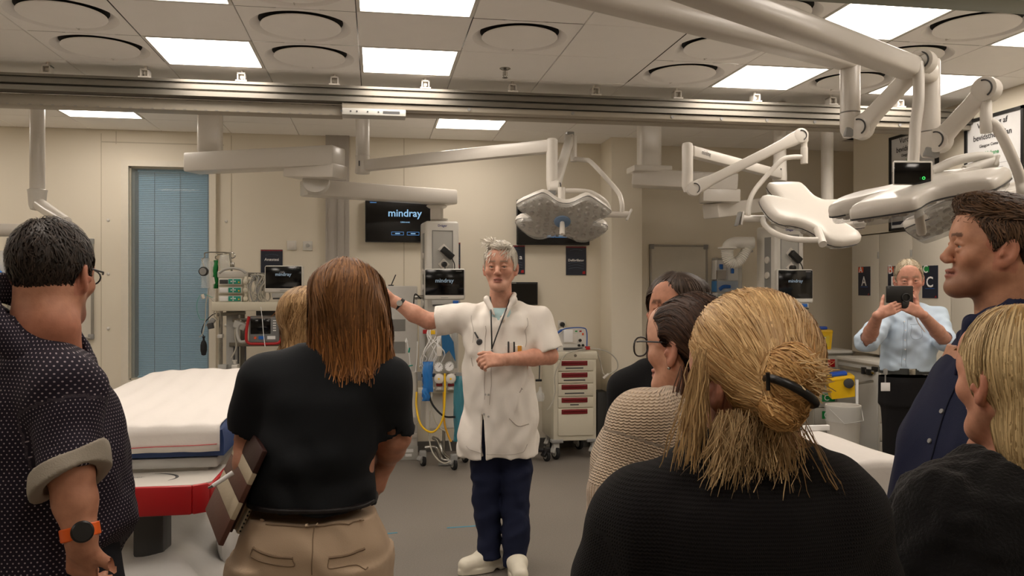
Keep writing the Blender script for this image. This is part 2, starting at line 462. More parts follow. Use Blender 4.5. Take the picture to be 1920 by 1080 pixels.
# sprinkler
p = WH(947, 128, CZ); t = thing('sprinkler', 'small chrome sprinkler head hanging from a plain ceiling tile', 'sprinkler', p)
part(t, 'rose', MB().lathe([(0.035, 0.0), (0.036, -0.004), (0.02, -0.012), (0.012, -0.014)], p, 20), m_steel)
part(t, 'head', MB().cyl(p + Vector((0, 0, -0.012)), p + Vector((0, 0, -0.045)), 0.007).tube([p + Vector((-.012, 0, -.02)), p + Vector((-.012, 0, -.05)), p + Vector((0, 0, -.06)), p + Vector((.012, 0, -.05)), p + Vector((.012, 0, -.02))], 0.003, 6), m_steel)
part(t, 'deflector', MB().lathe([(0.002, -0.058), (0.018, -0.06), (0.018, -0.062)], p, 16), m_steel)

# ---------------------------------------------------------------- rail across the room
YR = 5.5
xm = WY(640, 200, YR).x; xe = XR - 0.003
rt = thing('ceiling_rail', 'long brushed aluminium rail crossing the room under the ceiling', 'ceiling rail', (0, YR, 2.775))
prof = [(0, 2.88), (0, 2.864), (.02, 2.862), (.02, 2.852), (.004, 2.848), (.004, 2.822), (.016, 2.816), (-.004, 2.806), (-.004, 2.776), (.10, 2.776), (.10, 2.88)]
part(rt, 'rail_profile', MB().prism([(-5.0 + .003, YR + y, z) for y, z in prof], (0, 0, 0), (xe + 5.0 - .003, 0, 0)), m_alu, smooth=0)
for px in (-70, 85, 270, 452, 627, 798, 962, 1118, 1272, 1420, 1563, 1690):
    x = WY(px, 150, YR).x
    bk = MB().box((x - .035, YR - .004, 2.88), (x + .035, YR + .08, 2.89)).box((x - .026, YR + .004, 2.89), (x - .018, YR + .07, 2.935)).box((x + .018, YR + .004, 2.89), (x + .026, YR + .07, 2.935)).box((x - .026, YR + .004, 2.93), (x + .026, YR + .07, 2.938)).cyl((x, YR + .04, 2.9), (x, YR + .04, CZ + .0), .008)
    bk.box((x - .012, YR + .03, 2.905), (x + .012, YR + .045, 2.925))
    part(rt, 'bracket', bk, m_white)
m_duct = mat('painted sheet steel', (162, 154, 140), 0.45, var=0.03, scale=6)
t = thing('cable_duct', 'cream sheet steel duct under the left half of the rail, with dotted edges', 'cable duct', (-2.5, YR + .1, 2.68))
part(t, 'duct', MB().rbox((-5.0 + .003, YR + .09, 2.70), (xm, YR + .22, 2.772), .004), m_duct)
dm = MB()
for k in range(60):
    x = -4.2 + k * .066; dm.box((x, YR + .086, 2.704), (x + .018, YR + .091, 2.708)); dm.box((x + .02, YR + .086, 2.762), (x + .03, YR + .091, 2.765))
part(t, 'slots', dm, m_grey)['kind'] = 'stuff'
t = thing('lift_rail', 'white double channel hanging under the right half of the rail, with bolt heads', 'ceiling rail', (2, YR + .1, 2.69))
part(t, 'upper_channel', MB().rbox((xm + .004, YR + .02, 2.737), (xe, YR + .11, 2.772), .003), m_duct)
part(t, 'lower_channel', MB().rbox((xm + .4, YR + .16, 2.737), (xe, YR + .275, 2.772), .003), m_duct)
pm = MB().rbox((xm + .004, YR - .002, 2.69), (xm + .42, YR + .13, 2.734), .004)
part(t, 'end_plate', pm, m_lgrey)
for q in (.0, .06, .1, .17, .24): part(t, 'bolt', MB().cyl((xm + q, YR - .005, 2.712), (xm + q, YR - .001, 2.712), .006, n=8), m_dgrey)
part(t, 'slot', MB().box((xm + .27, YR - .004, 2.703), (xm + .38, YR - .001, 2.72)), m_dgrey)
for px in (880, 1075, 1262, 1355, 1440, 1530, 1600, 1690):
    x = WY(px, 215, YR).x; part(t, 'bolt', MB().cyl((x, YR + .012, 2.754), (x, YR + .021, 2.754), .011, n=10), m_grey)
# nearer beam, top right
solo('ceiling_beam', MB().rbox((-4.99, 2.91, 2.70), (XR - .003, 3.06, CZ - .001), .005), mat('grey green beam', (112, 116, 102), 0.5), 'dull grey green beam crossing the top right corner above the lamp booms', 'beam')

# ---------------------------------------------------------------- things on the back wall
def cable(parent, name, pts, r, m, label=None, n=8, seg=8): return part(parent, name, MB().tube(spline(pts, seg), r, n), m, label)
def tv(x0, y0, x1, y1, label, lt):
    a = wr(x0, y0, x1, y1); t = thing('wall_screen', label, 'screen', ((a[0] + a[2]) / 2, YB, a[1]), 'flat screens on the back wall')
    d0 = YB - .075
    part(t, 'casing', MB().rbox((a[0], d0, a[1]), (a[2], d0 + .045, a[3]), .006).box((a[0] + .12, d0 + .045, a[1] + .08), (a[2] - .12, YB - .002, a[3] - .08)), m_black)
    part(t, 'display', MB().box((a[0] + .008, d0 - .001, a[1] + .014), (a[2] - .008, d0 + .004, a[3] - .008)), m_screen)
    w = a[2] - a[0]; h = a[3] - a[1]
    mg = glow('screen blue white', (.36, .66, .95, 1), 0.75); mb_ = glow('screen blue', (.10, .34, .75, 1), .55)
    yy = d0 - .002
    def at(fx, fz): return (a[0] + w * fx, yy, a[1] + h * fz)
    if lt == 1:
        text(t, 'mindray', at(.60, .66), .31, (1, 0, 0), UP, mg)
        text(t, 'Udskrevet', at(.60, .475), .085, (1, 0, 0), UP, mg)
        bx = ((.485, 'Vis detaljer'), (.72, 'Ny patient'))
    else:
        text(t, 'mindray', at(.55, .66), .31, (1, 0, 0), UP, mg)
        bx = ((.43, 'Vis detaljer'), (.60, 'Ny patient'))
    for fx, fz, q in ((.145, .955, .05), (.12, .915, .03)): part(t, 'header_line', MB().box((at(fx, 0)[0] - q, yy, at(0, fz)[2]), (at(fx, 0)[0] + q, yy + .001, at(0, fz)[2] + .007)), mb_)
    for fx, s in bx:
        c = at(fx, .205); hw, hh = .057, .016
        part(t, 'button_outline', MB().box((c[0] - hw, yy - .001, c[2] - hh), (c[0] + hw, yy, c[2] - hh + .004)).box((c[0] - hw, yy - .001, c[2] + hh - .004), (c[0] + hw, yy, c[2] + hh)).box((c[0] - hw, yy - .001, c[2] - hh), (c[0] - hw + .004, yy, c[2] + hh)).box((c[0] + hw - .004, yy - .001, c[2] - hh), (c[0] + hw, yy, c[2] + hh)), mb_)
        part(t, 'button_caption', MB().box((c[0] - .022, yy - .0005, c[2] - .004), (c[0] + .022, yy, c[2] + .004)), mg)
tv(685, 376, 808, 455, 'black wall screen with blue white lettering, left of the equipment column', 1)
tv(967, 377, 1102, 460, 'black wall screen partly hidden behind the transparent lamp head', 2)
def poster(x0, y0, x1, y1, title, label, tw=.7, tx=.5, ty=.45):
    a = wr(x0, y0, x1, y1); t = thing('wall_poster', label, 'poster', ((a[0] + a[2]) / 2, YB, a[1]), 'dark posters on the back wall')
    part(t, 'sheet', MB().box((a[0], YB - .006, a[1]), (a[2], YB - .001, a[3])), m_navy)
    w, h = a[2] - a[0], a[3] - a[1]
    zz = MB(); n = 14
    for k in range(n):
        x = a[0] + w * k / n; zz.add([(x, YB - .0075, a[3] - .004), (x + w / n, YB - .0075, a[3] - .004), (x + w / n / 2, YB - .0075, a[3] - .016)], [(0, 1, 2)])
    part(t, 'zigzag_edge', zz, m_red, smooth=0)
    if title: text(t, title, (a[0] + w * tx, YB - .007, a[1] + h * ty + h * .12), w * tw, (1, 0, 0), UP, m_print)
    ar = MB(); m_pale = mat('pale print', (92, 104, 122), 0.6)
    for q in (0, 1, 2):
        z = a[1] + h * (.4 - .09 * q); pts = [(a[0] + w * (.12 + .76 * k / 8), YB - .0075, z + .012 * math.sin(math.pi * k / 8)) for k in range(9)]
        part(t, 'faint_line', MB().tube(pts, .0022, 4), m_pale)
    z = a[1] + h * .86; ar.tube([(a[0] + w * (.2 + .6 * k / 8), YB - .0075, z + .008 * math.sin(math.pi * k / 8)) for k in range(9)], .0018, 4)
    part(t, 'faint_line', ar, m_pale)
    part(t, 'red_mark', MB().add([(a[2] - .04, YB - .0075, a[1] + .012), (a[2] - .01, YB - .0075, a[1] + .012), (a[2] - .012, YB - .0075, a[1] + .042), (a[2] - .036, YB - .0075, a[1] + .036)], [(0, 1, 2, 3)]), m_red, smooth=0)
poster(489, 468, 530, 545, 'Anæstesi', 'dark poster with zigzag top edge reading Anæstesi, above the left monitor', .66, .5, .64)
poster(941, 460, 984, 514, 'a', 'dark poster with zigzag edge partly hidden by the lecturer\'s head', .12, .82, .45)
poster(1061, 462, 1099, 516, 'Defibrillator', 'dark poster with zigzag edge reading Defibrillator, under the right screen', .78, .5, .4)
poster(850, 455, 863, 504, '', 'thin visible strip of a dark poster behind the equipment column', .2)
def socket(px, py, label, plug=False, w=.085, dial=False, Y=YB):
    p = WY(px, py, Y); t = thing('wall_socket', label, 'wall socket', (p.x, Y, p.z - w / 2))
    part(t, 'plate', MB().rbox((p.x - w / 2, Y - .012, p.z - w / 2), (p.x + w / 2, Y - .001, p.z + w / 2), .004), m_white2)
    if dial: part(t, 'dial', MB().lathe([(.018, 0), (.017, .012), (.004, .014)], (p.x, Y - .012, p.z + .004), 16, (0, -1, 0)), m_lgrey)
    else: part(t, 'insert', MB().rbox((p.x - .026, Y - .016, p.z - .03), (p.x + .026, Y - .011, p.z + .03), .003), m_white)
    if plug:
        part(t, 'plug', MB().lathe([(.024, 0), (.022, .035), (.01, .04)], (p.x, Y - .014, p.z), 16, (0, -1, 0)).tube(spline([(p.x, Y - .05, p.z), (p.x + .012, Y - .06, p.z - .06), (p.x + .02, Y - .04, p.z - .12)], 5), .006, 8), m_black)
socket(547, 460, 'square white wall switch plate between poster and trunking')
socket(577, 461, 'square white wall plate with a small round dial', dial=True)
socket(1053, 608, 'white wall socket with a black plug, above the defibrillator', plug=True, w=.075)
# dark flat monitor behind the lecturer
a = wr(950, 529, 1008, 562, YB - .06); t = thing('wall_display', 'small plain black display on the wall behind the lecturer\'s shoulder', 'screen', ((a[0] + a[2]) / 2, YB, a[1]))
part(t, 'casing', MB().rbox((a[0], YB - .07, a[1] - .05), (a[2], YB - .03, a[3]), .005).box((a[0] + .05, YB - .03, a[1]), (a[2] - .05, YB - .001, a[3] - .05)), m_black)
part(t, 'screen', MB().box((a[0] + .01, YB - .072, a[1] - .04), (a[2] - .01, YB - .069, a[3] - .016)), m_screen)
part(t, 'brand_strip', MB().box((a[0] + .03, YB - .0715, a[3] - .011), (a[0] + .09, YB - .07, a[3] - .006)), m_lgrey)
# whiteboards
def whiteboard(x0, y0, x1, y1, label):
    a = wr(x0, y0, x1, y1); t = thing('whiteboard', label, 'whiteboard', ((a[0] + a[2]) / 2, YB, a[1]))
    part(t, 'board', MB().box((a[0], YB - .018, a[1]), (a[2], YB - .002, a[3])), mat('whiteboard face', (205, 200, 188), .3))
    f = MB(); q = .02
    f.rbox((a[0] - q, YB - .026, a[1] - q), (a[0], YB - .001, a[3] + q), .003).rbox((a[2], YB - .026, a[1] - q), (a[2] + q, YB - .001, a[3] + q), .003).rbox((a[0], YB - .026, a[3]), (a[2], YB - .001, a[3] + q), .003).rbox((a[0], YB - .03, a[1] - q), (a[2], YB - .001, a[1]), .003)
    part(t, 'frame', f, mat('board frame', (158, 154, 146), .4, metal=.3))
    cm = MB()
    for x in (a[0], a[2]):
        for z in (a[1], a[3]): cm.rbox((x - .024, YB - .029, z - .024), (x + .024, YB - .001, z + .024), .006)
    part(t, 'corner_cap', cm, m_grey)
whiteboard(20, 452, 172, 632, 'pale whiteboard with grey frame behind the man in the patterned shirt')
whiteboard(1221, 463, 1322, 690, 'tall pale whiteboard with metal frame right of the wall pier')

# ================================================================ CEILING BOOMS AND EQUIPMENT COLUMNS
def chaikin(P, it=2):
    for _ in range(it):
        Q = []
        for i in range(len(P)):
            a, b = P[i], P[(i + 1) % len(P)]
            Q += [(a[0] * .75 + b[0] * .25, a[1] * .75 + b[1] * .25), (a[0] * .25 + b[0] * .75, a[1] * .25 + b[1] * .75)]
        P = Q
    return P
HALF = [(0, .125), (.07, .14), (.13, .175), (.2, .165), (.285, .08), (.305, .035), (.28, .005), (.2, -.005), (.205, -.022), (.3, -.1), (.3, -.125), (.16, -.235), (.125, -.235), (.045, -.165), (0, -.155)]
OUTL = chaikin(HALF + [(-x, y) for x, y in HALF[::-1] if x > 0], 1)
def layers(mb, spec, cap0=True, cap1=True):
    n = len(OUTL); vs, fs = [], []
    for sc, z in spec: vs += [(x * sc, (y + .03) * sc - .03, z) for x, y in OUTL]
    for i in range(len(spec) - 1):
        for k in range(n):
            k2 = (k + 1) % n; fs.append((i * n + k, i * n + k2, (i + 1) * n + k2, (i + 1) * n + k))
    if cap0: fs.append(tuple(range(n)))
    if cap1: fs.append(tuple(range((len(spec) - 1) * n, len(spec) * n)))
    mb.add(vs, fs)
m_lens = clear('lamp cover', (200, 200, 196), 0.12, 0.38)
m_ledgrey = mat('lamp reflector', (182, 176, 168), 0.35, metal=.3)
def lamp_head(t, c, xaxis, light):
    M = frame(c, xaxis, light)     # local z = direction of the light
    s = MB(); s.M = M
    layers(s, [(.5, -.056), (.82, -.052), (.94, -.046), (.985, -.036), (1.0, -.022), (1.0, .0), (.985, .004)], True, True)
    h = part(t, 'lamp_head', s, m_white, smooth=60)
    s = MB(); s.M = M; layers(s, [(1.004, -.004), (1.004, .002)], False, False); part(h, 'seam', s, m_dgrey)
    s = MB(); s.M = M; layers(s, [(.975, .003), (.97, .02), (.95, .028)], False, True); part(h, 'lens_cover', s, m_lens, 'clear lens cover', smooth=60)
    s = MB(); s.M = M
    for x in np.arange(-.25, .26, .05):
        for y in np.arange(-.21, .17, .05):
            yy = y + (.025 if int(round(x / .05)) % 2 else 0)
            if pin(x * 1.08, yy * 1.08) and math.hypot(x, yy + .02) > .06: s.lathe([(.018, .005), (.015, .016), (.006, .019)], (x, yy, 0), 8)
    o = part(h, 'led_lens', s, m_ledgrey); o['kind'] = 'stuff'
    s = MB(); s.M = M; s.lathe([(.055, .024), (.052, .032), (.03, .036)], (0, -.02, 0), 24); part(h, 'handle_base', s, mat('pale blue plastic', (112, 138, 170), .4))
    s = MB(); s.M = M; s.lathe([(.014, .03), (.016, .05), (.017, .13), (.012, .138)], (0, -.02, 0), 16); part(h, 'handle', s, m_white)
    return M
def pin(x, y):
    c_ = False; n = len(OUTL)
    for i in range(n):
        x1, y1 = OUTL[i]; x2, y2 = OUTL[i - 1]
        if (y1 > y) != (y2 > y) and x < (x2 - x1) * (y - y1) / (y2 - y1) + x1: c_ = not c_
    return c_
def vt(a, dz): return Vector((a.x, a.y, a.z + dz))
def ring_mark(t, c, r, n):
    """dark arc on a joint's side"""
    n = Vector(n).normalized(); x = UP.cross(n).normalized(); y = n.cross(x)
    pts = [Vector(c) + n * .003 + (x * math.cos(a) + y * math.sin(a)) * r for a in np.linspace(R(-60), R(100), 12)]
    part(t, 'joint_mark', MB().tube(pts, .003, 6), m_dgrey)
def spring_arm(t, a, b, w=.065, h=.075, label=None):
    """spring arm with round cheeks at both ends"""
    a, b = Vector(a), Vector(b); d = (b - a).normalized(); side = d.cross(UP).normalized()
    mb = MB(); n = 12; L = (b - a).length; up = side.cross(d)
    prof = [(0, 1.0), (.07, 1.0), (.16, .78), (.3, .72), (.7, .72), (.84, .78), (.93, .98), (1, 1.0)]
    vs, fs = [], []
    for q, k in prof:
        for i in range(16):
            an = 2 * math.pi * i / 16; cx, sx = math.cos(an), math.sin(an)
            ex = math.copysign(abs(cx) ** .5, cx) * w / 2; ez = math.copysign(abs(sx) ** .6, sx) * h / 2 * k
            vs.append(a + d * (L * q) + side * ex + up * ez)
    for i in range(len(prof) - 1):
        for k in range(16): fs.append((i * 16 + k, i * 16 + (k + 1) % 16, (i + 1) * 16 + (k + 1) % 16, (i + 1) * 16 + k))
    mb.add(vs, fs)
    for p in (a, b): mb.lathe([(h * .46, -w * .5), (h * .53, -w * .46), (h * .53, w * .46), (h * .46, w * .5)], p, 20, side)
    o = part(t, 'spring_arm', mb, m_white, smooth=50)
    sg = -1 if side.dot(FWD) > 0 else 1
    for p in (a, b): ring_mark(t, Vector(p) + side * sg * w * .5, h * .36, side * sg)
    return o

# -- lamp with transparent front, centre
P0 = W(680, 318, 6.35)
t = thing('surgical_lamp', 'ceiling lamp with transparent butterfly head facing us, in front of the right screen', 'surgical lamp', (P0.x, P0.y, CZ), 'butterfly lamps on booms')
part(t, 'pole', MB().cyl((P0.x, P0.y, CZ), (P0.x, P0.y, P0.z + .11), .053).cyl(vt(P0, .11), vt(P0, .104), .056), m_white)
hub = part(t, 'hub', MB().lathe([(.052, .104), (.054, .02), (.058, -.02), (.054, -.032), (.03, -.036)], P0, 24), m_white)
part(hub, 'screw', MB().box((P0.x - .03, P0.y - .056, P0.z + .02), (P0.x - .02, P0.y - .05, P0.z + .06)), m_dgrey)
A1 = W(1034, 274, 5.45)
part(t, 'arm', MB().bar(W(682, 311, 6.35), A1, .075, .088, .018), m_white)
TB = W(1035, 340, 5.45)
part(t, 'vertical_tube', MB().lathe([(.038, .0), (.0385, A1.z - TB.z + .04), (.03, A1.z - TB.z + .05)], TB, 24), m_white)
part(t, 'lower_joint', MB().lathe([(.037, 0), (.037, -.02), (.03, -.06), (.02, -.075)], TB, 20), m_white)
part(t, 'joint_cap', MB().rbox(W(1027, 366, 5.42), W(1042, 357, 5.38), .003), m_grey)
SA, SB = W(1041, 352, 5.42), W(1068, 262, 6.0)
spring_arm(t, SA, SB, .06, .085)
part(t, 'upper_cap', MB().rbox(SB + Vector((-.025, -.03, .03)), SB + Vector((.028, .03, .055)), .004), m_grey)
part(t, 'drop_tube', MB().cyl(SB + RIGHT * .03 + Vector((0, 0, .03)), SB + RIGHT * .03 + Vector((0, 0, -.16)), .024), m_white)
q0 = SB + RIGHT * .03 + Vector((0, 0, -.14))
part(t, 'curved_tube', MB().tube(spline([q0, W(1096, 300, 5.9), W(1108, 304, 5.85), W(1140, 338, 5.6), W(1160, 362, 5.5), W(1166, 382, 5.45), W(1166, 402, 5.45)], 6), .0165, 12), m_white)
part(t, 'swivel', MB().cyl(W(1131, 402, 5.45), W(1178, 402, 5.45), .021), m_white)
part(t, 'swivel_cap', MB().bar(W(1175, 413, 5.45), W(1184, 392, 5.45), .05, .012, .004, up=RIGHT), m_white2)
part(t, 'head_tube', MB().tube(spline([W(1143, 402, 5.44), W(1141, 390, 5.43), W(1132, 376, 5.4), W(1110, 362, 5.38), W(1085, 358, 5.36), W(1056, 358, 5.33)], 6), .0165, 12), m_white)
HC = W(1054, 414, 5.28)
part(t, 'head_post', MB().cyl(W(1053, 352, 5.33), W(1053, 392, 5.32), .024), m_white)
lamp_head(t, HC, (RIGHT * .995 - UP * .07) * -1, (-FWD * .63 - UP * .78 + RIGHT * .02))

# -- lamp seen from behind, right of centre
P0 = W(1462, 330, 6.25)
t = thing('surgical_lamp', 'ceiling lamp with lettered arm and white head seen from behind, right of centre', 'surgical lamp', (P0.x, P0.y, CZ), 'butterfly lamps on booms')
part(t, 'pole', MB().cyl((P0.x, P0.y, CZ), (P0.x, P0.y, P0.z + .1), .048), m_white)
hub = part(t, 'hub', MB().lathe([(.05, .12), (.052, .02), (.054, -.03), (.05, -.04)], P0, 24), m_white)
part(hub, 'screw', MB().box((P0.x - .02, P0.y - .054, P0.z + .02), (P0.x - .012, P0.y - .048, P0.z + .05)), m_dgrey)
A1 = W(1294, 284, 5.0)
arm = part(t, 'arm', MB().bar(W(1462, 328, 6.25), A1, .065, .07, .014), m_white)
d = (W(1462, 328, 6.25) - A1).normalized(); sd = UP.cross(d).normalized(); sd = sd if sd.dot(FWD) < 0 else -sd
text(arm, 'mindray', A1 + d * .16 + sd * .034, .13, d, d.cross(sd) * (1 if d.cross(sd).z > 0 else -1), mat('grey lettering', (90, 86, 82), .6))
TB = W(1289, 342, 4.97)
part(t, 'vertical_tube', MB().lathe([(.033, 0), (.0335, .22), (.03, .235), (.02, .24)], TB, 24), m_white)
part(t, 'lower_joint', MB().lathe([(.0335, 0), (.0335, -.025), (.022, -.06)], TB, 20), m_white)
SA, SB = W(1301, 354, 4.93), W(1500, 255, 4.9)
spring_arm(t, SA, SB, .055, .082)
part(t, 'drop_tube', MB().lathe([(.02, -.165), (.021, -.16), (.021, -.07), (.018, -.068), (.018, -.04), (.024, -.03), (.024, .02), (.012, .03)], W(1508, 255, 4.9), 18), m_white)
part(t, 'curved_tube', MB().tube(spline([W(1506, 294, 4.9), W(1482, 295, 4.9), W(1464, 302, 4.9), W(1432, 336, 4.9), W(1412, 362, 4.88), W(1404, 385, 4.87), W(1403, 408, 4.86)], 6), .0145, 12), m_white)
part(t, 'swivel', MB().cyl(W(1388, 410, 4.86), W(1440, 410, 4.86), .02), m_white)
part(t, 'swivel_cap', MB().bar(W(1387, 397, 4.86), W(1380, 424, 4.86), .055, .012, .004, up=RIGHT), m_grey)
part(t, 'swivel_plate', MB().bar(W(1392, 397, 4.86), W(1388, 422, 4.86), .06, .012, .004, up=RIGHT), m_white)
part(t, 'head_tube', MB().tube(spline([W(1430, 410, 4.85), W(1434, 421, 4.8), W(1452, 437, 4.68), W(1480, 447, 4.56), W(1510, 450, 4.48), W(1538, 450, 4.45)], 6), .0165, 12), m_white)
part(t, 'head_post', MB().cyl(W(1533, 430, 4.52), W(1543, 458, 4.42), .022), m_white)
lamp_head(t, W(1519, 408, 4.78), (RIGHT * .88 - UP * .42 - FWD * .25), (FWD * .72 - UP * .66 - RIGHT * .12))

# -- twin booms, top right, hanging from one hub near the camera
pv = Vector((.2, 2.25, 0))
def twin(label, tube_px, z, arm_px, arm_z, h_arm, tb_y, tt_y, sa, sb, drop, rest):
    P0 = W(tube_px, tb_y, z)
    t = thing('surgical_lamp', label, 'surgical lamp', (pv.x, pv.y, CZ), 'butterfly lamps on booms')
    e = W(*arm_px, z); s0 = Vector((pv.x, pv.y, e.z))
    part(t, 'arm', MB().bar(s0, e, .092, .078, .022, seg=3), m_white)
    top = W(tube_px, tt_y, z).z
    part(t, 'vertical_tube', MB().lathe([(.0375, 0), (.038, top - P0.z), (.036, top - P0.z + .006)], P0, 28), m_white)
    part(t, 'lower_joint', MB().lathe([(.038, -.002), (.039, -.03), (.037, -.07), (.026, -.095)], P0, 24), m_white)
    part(t, 'joint_cap', MB().bar(vt(P0, -.078) - FWD * .02 - RIGHT * .03, vt(P0, -.085) - FWD * .022 + RIGHT * .022, .03, .035, .004), m_grey)
    part(t, 'collar_line', MB().lathe([(.0384, .0), (.0384, .003)], P0, 28, cap=False), m_grey)
    SA, SB = W(*sa), W(*sb); spring_arm(t, SA, SB, .055, .085)
    return t
def twin2(label, name_pole, tube_px, z, arm_end, tb_y, tt_y, sa, sb):
    global pv
    if not name_pole: pv = Vector((.2, 1.75, 0))
    t = twin(label, tube_px, z, arm_end, z, 0, tb_y, tt_y, sa, sb, None, None)
    part(t, 'pole', MB().cyl((pv.x, pv.y, CZ - .002), (pv.x, pv.y, 2.41), .055), m_white)
    return t
t1 = twin2('upper lamp boom at top right carrying a black control screen and white head', True, 1594, 3.25, (1594, 112), 212, 106, (1614, 240, 3.22), (1730, 116, 3.05))
part(t1, 'upper_cap', MB().bar(W(1712, 106, 3.06), W(1738, 100, 3.04), .06, .02, .008), m_white)
part(t1, 'drop_tube', MB().tube(spline([W(1722, 118, 3.03), W(1722, 190, 3.0), W(1716, 240, 2.98), W(1712, 306, 2.96)], 6), [.02] * 19, 14), m_white)
cs = part(t1, 'control_screen', MB().bar(W(1711, 347, 2.93), W(1711, 302, 2.93), .14, .016, .006, up=FWD), m_white)
part(cs, 'display', MB().bar(W(1711, 345.5, 2.92), W(1711, 305, 2.92), .13, .006, .002, up=FWD), m_screen)
rc = W(1732, 334, 2.91); part(cs, 'ring_light', MB().tube([rc + (RIGHT * math.cos(a) + UP * math.sin(a)) * .0045 for a in np.linspace(0, 2 * math.pi, 17)[:-1]], .0012, 6, closed=True), glow('green light', (.05, .9, .15, 1), 1.2))
part(t1, 'swivel', MB().cyl(W(1810, 322, 3.1), W(1866, 302, 3.1), .024).bar(W(1858, 312, 3.1), W(1866, 292, 3.1), .06, .012, .004, up=RIGHT), m_white2)
part(t1, 'head_tube', MB().tube(spline([W(1745, 322, 3.08), W(1790, 302, 3.1), W(1830, 294, 3.1), W(1858, 294, 3.1)], 6), .018, 12), m_white2)
part(t1, 'head_stem', MB().cyl(W(1780, 338, 3.08), W(1815, 322, 3.1), .022), m_white)
lamp_head(t1, W(1712, 371, 3.0), (RIGHT * .96 + UP * .25 + FWD * .06) * -1, (FWD * .17 - UP * .95 + RIGHT * .25))
t2 = twin2('lower lamp boom at top right, clear-fronted head half hidden behind the dark-haired man', False, 1743, 3.15, (1740, 140), 248, 116, (1760, 264, 3.12), (1850, 168, 2.98))
part(t2, 'drop_tube', MB().lathe([(.018, -.15), (.0205, -.145), (.0205, -.07), (.019, -.068), (.02, .0)], W(1849, 172, 2.98), 18), m_white)
part(t2, 'curved_tube', MB().tube(spline([W(1852, 228, 2.98), W(1866, 236, 2.98), W(1880, 258, 2.98), W(1902, 305, 3.0), W(1914, 340, 3.02), W(1917, 372, 3.04), W(1916, 392, 3.3)], 6), .019, 12), m_white)
part(t2, 'swivel', MB().cyl(W(1890, 368, 3.4), W(1950, 356, 3.4), .022), m_white)
lamp_head(t2, W(1838, 394, 3.6), (RIGHT * .97 + FWD * .2 + UP * .1), (-FWD * .42 - UP * .88 + RIGHT * .1))

# -- equipment columns with their jointed box arms
def tower(label, arm_label, cpx, ctop, cbot, z, rot, colp, colz, arms, block, pipe):
    t = thing('equipment_column', label, 'equipment column', (colp.x, colp.y, CZ), 'equipment columns on ceiling arms')
    part(t, 'ceiling_post', MB().rbox((colp.x - .09, colp.y - .07, colz), (colp.x + .09, colp.y + .07, CZ - .002), .03, 3), m_white)
    for a, b, w, h in arms: part(t, 'arm', MB().bar(a, b, w, h, .014), m_white)
    for a, b, w, h in block: part(t, 'pivot_block', MB().bar(a, b, w, h, .008), m_white)
    part(t, 'flange', MB().lathe([(.085, .0), (.09, -.01), (.075, -.022), (.056, -.03), (.056, -.04)], pipe[0], 24), m_white)
    part(t, 'pipe', MB().cyl(pipe[0], pipe[1], .056), m_white)
    xa, nn = facing(rot); c0 = W(cpx, ctop, z); bot = W(cpx, cbot, z).z - c0.z
    M = frame(c0, xa, UP)
    w, d = .29, .3
    def mk(): m = MB(); m.M = M; return m
    part(t, 'neck', mk().lathe([(.075, .03), (.08, .012), (.11, 0)], (0, 0, 0), 24), m_white)
    body = part(t, 'column_body', mk().rbox((-w / 2, -d / 2, bot), (w / 2, d / 2, 0), .022, 3), m_white2)
    part(body, 'front_panel', mk().rbox((-.085, -d / 2 - .003, -.5), (.085, -d / 2 + .006, -.085), .003), m_lgrey, 'grey recessed front panel')
    fr_ = mk()
    fr_.box((-.09, -d / 2 - .005, -.5), (-.085, -d / 2, -.08)).box((.085, -d / 2 - .005, -.5), (.09, -d / 2, -.08)).box((-.09, -d / 2 - .005, -.085), (.09, -d / 2, -.08))
    part(body, 'panel_edge', fr_, m_grey)
    text(body, 'Dräger', M @ Vector((0, -d / 2 - .001, -.042)), .078, xa, UP, mat('dark blue lettering', (32, 40, 120), .5))
    sd_ = mk().box((-w / 2 - .002, -d / 2 + .06, bot + .3), (-w / 2 + .01, -d / 2 + .16, -.1)); part(body, 'side_channel', sd_, m_grey)
    for k in range(9):
        zz = -.3 - k * .135
        part(body, 'side_socket', mk().lathe([(.032, 0), (.03, .012), (.02, .014)], (-w / 2 - .002, -d / 2 + .11, zz), 14, (-1, 0, 0)), m_white)
    for k, zz in enumerate((-.245, -.37)):
        s2 = mk(); s2.M = M @ Matrix.Translation((.01, -d / 2 - .004, zz)) @ Matrix.Rotation(R(45), 4, 'Y'); s2.rbox((-.037, -.008, -.037), (.037, .004, .037), .003)
        part(body, 'power_socket', s2, m_white)
    ad = mk(); ad.M = M @ Matrix.Translation((.035, -d / 2 - .035, -.275)) @ Matrix.Rotation(R(40), 4, 'Y'); ad.rbox((-.06, -.025, -.027), (.06, .022, .027), .006)
    part(body, 'power_adapter', ad, m_black, 'black plug-in power adapter')
    pl = mk().lathe([(.024, 0), (.022, .04), (.012, .044)], (.01, -d / 2 - .012, -.37), 16, (0, -1, 0)).tube(spline([(.01, -d / 2 - .05, -.375), (.012, -d / 2 - .055, -.42), (.006, -d / 2 - .02, -.49)], 5), .005, 8).tube(spline([(.075, -d / 2 - .04, -.32), (.095, -d / 2 - .05, -.38), (.09, -d / 2 - .03, -.5)], 5), .0045, 8)
    part(body, 'plug_and_cable', pl, m_black)
    ck = mk().cyl((-w / 2 - .06, -d / 2 + .1, -.65), (-w / 2, -d / 2 + .1, -.65), .018).lathe([(.022, 0), (.02, .02)], (-w / 2 - .06, -d / 2 + .1, -.65), 14, (-1, 0, 0)); part(body, 'gas_tap', ck, m_steel)
    return t, M, body
pB = W(394, 300, 6.5)
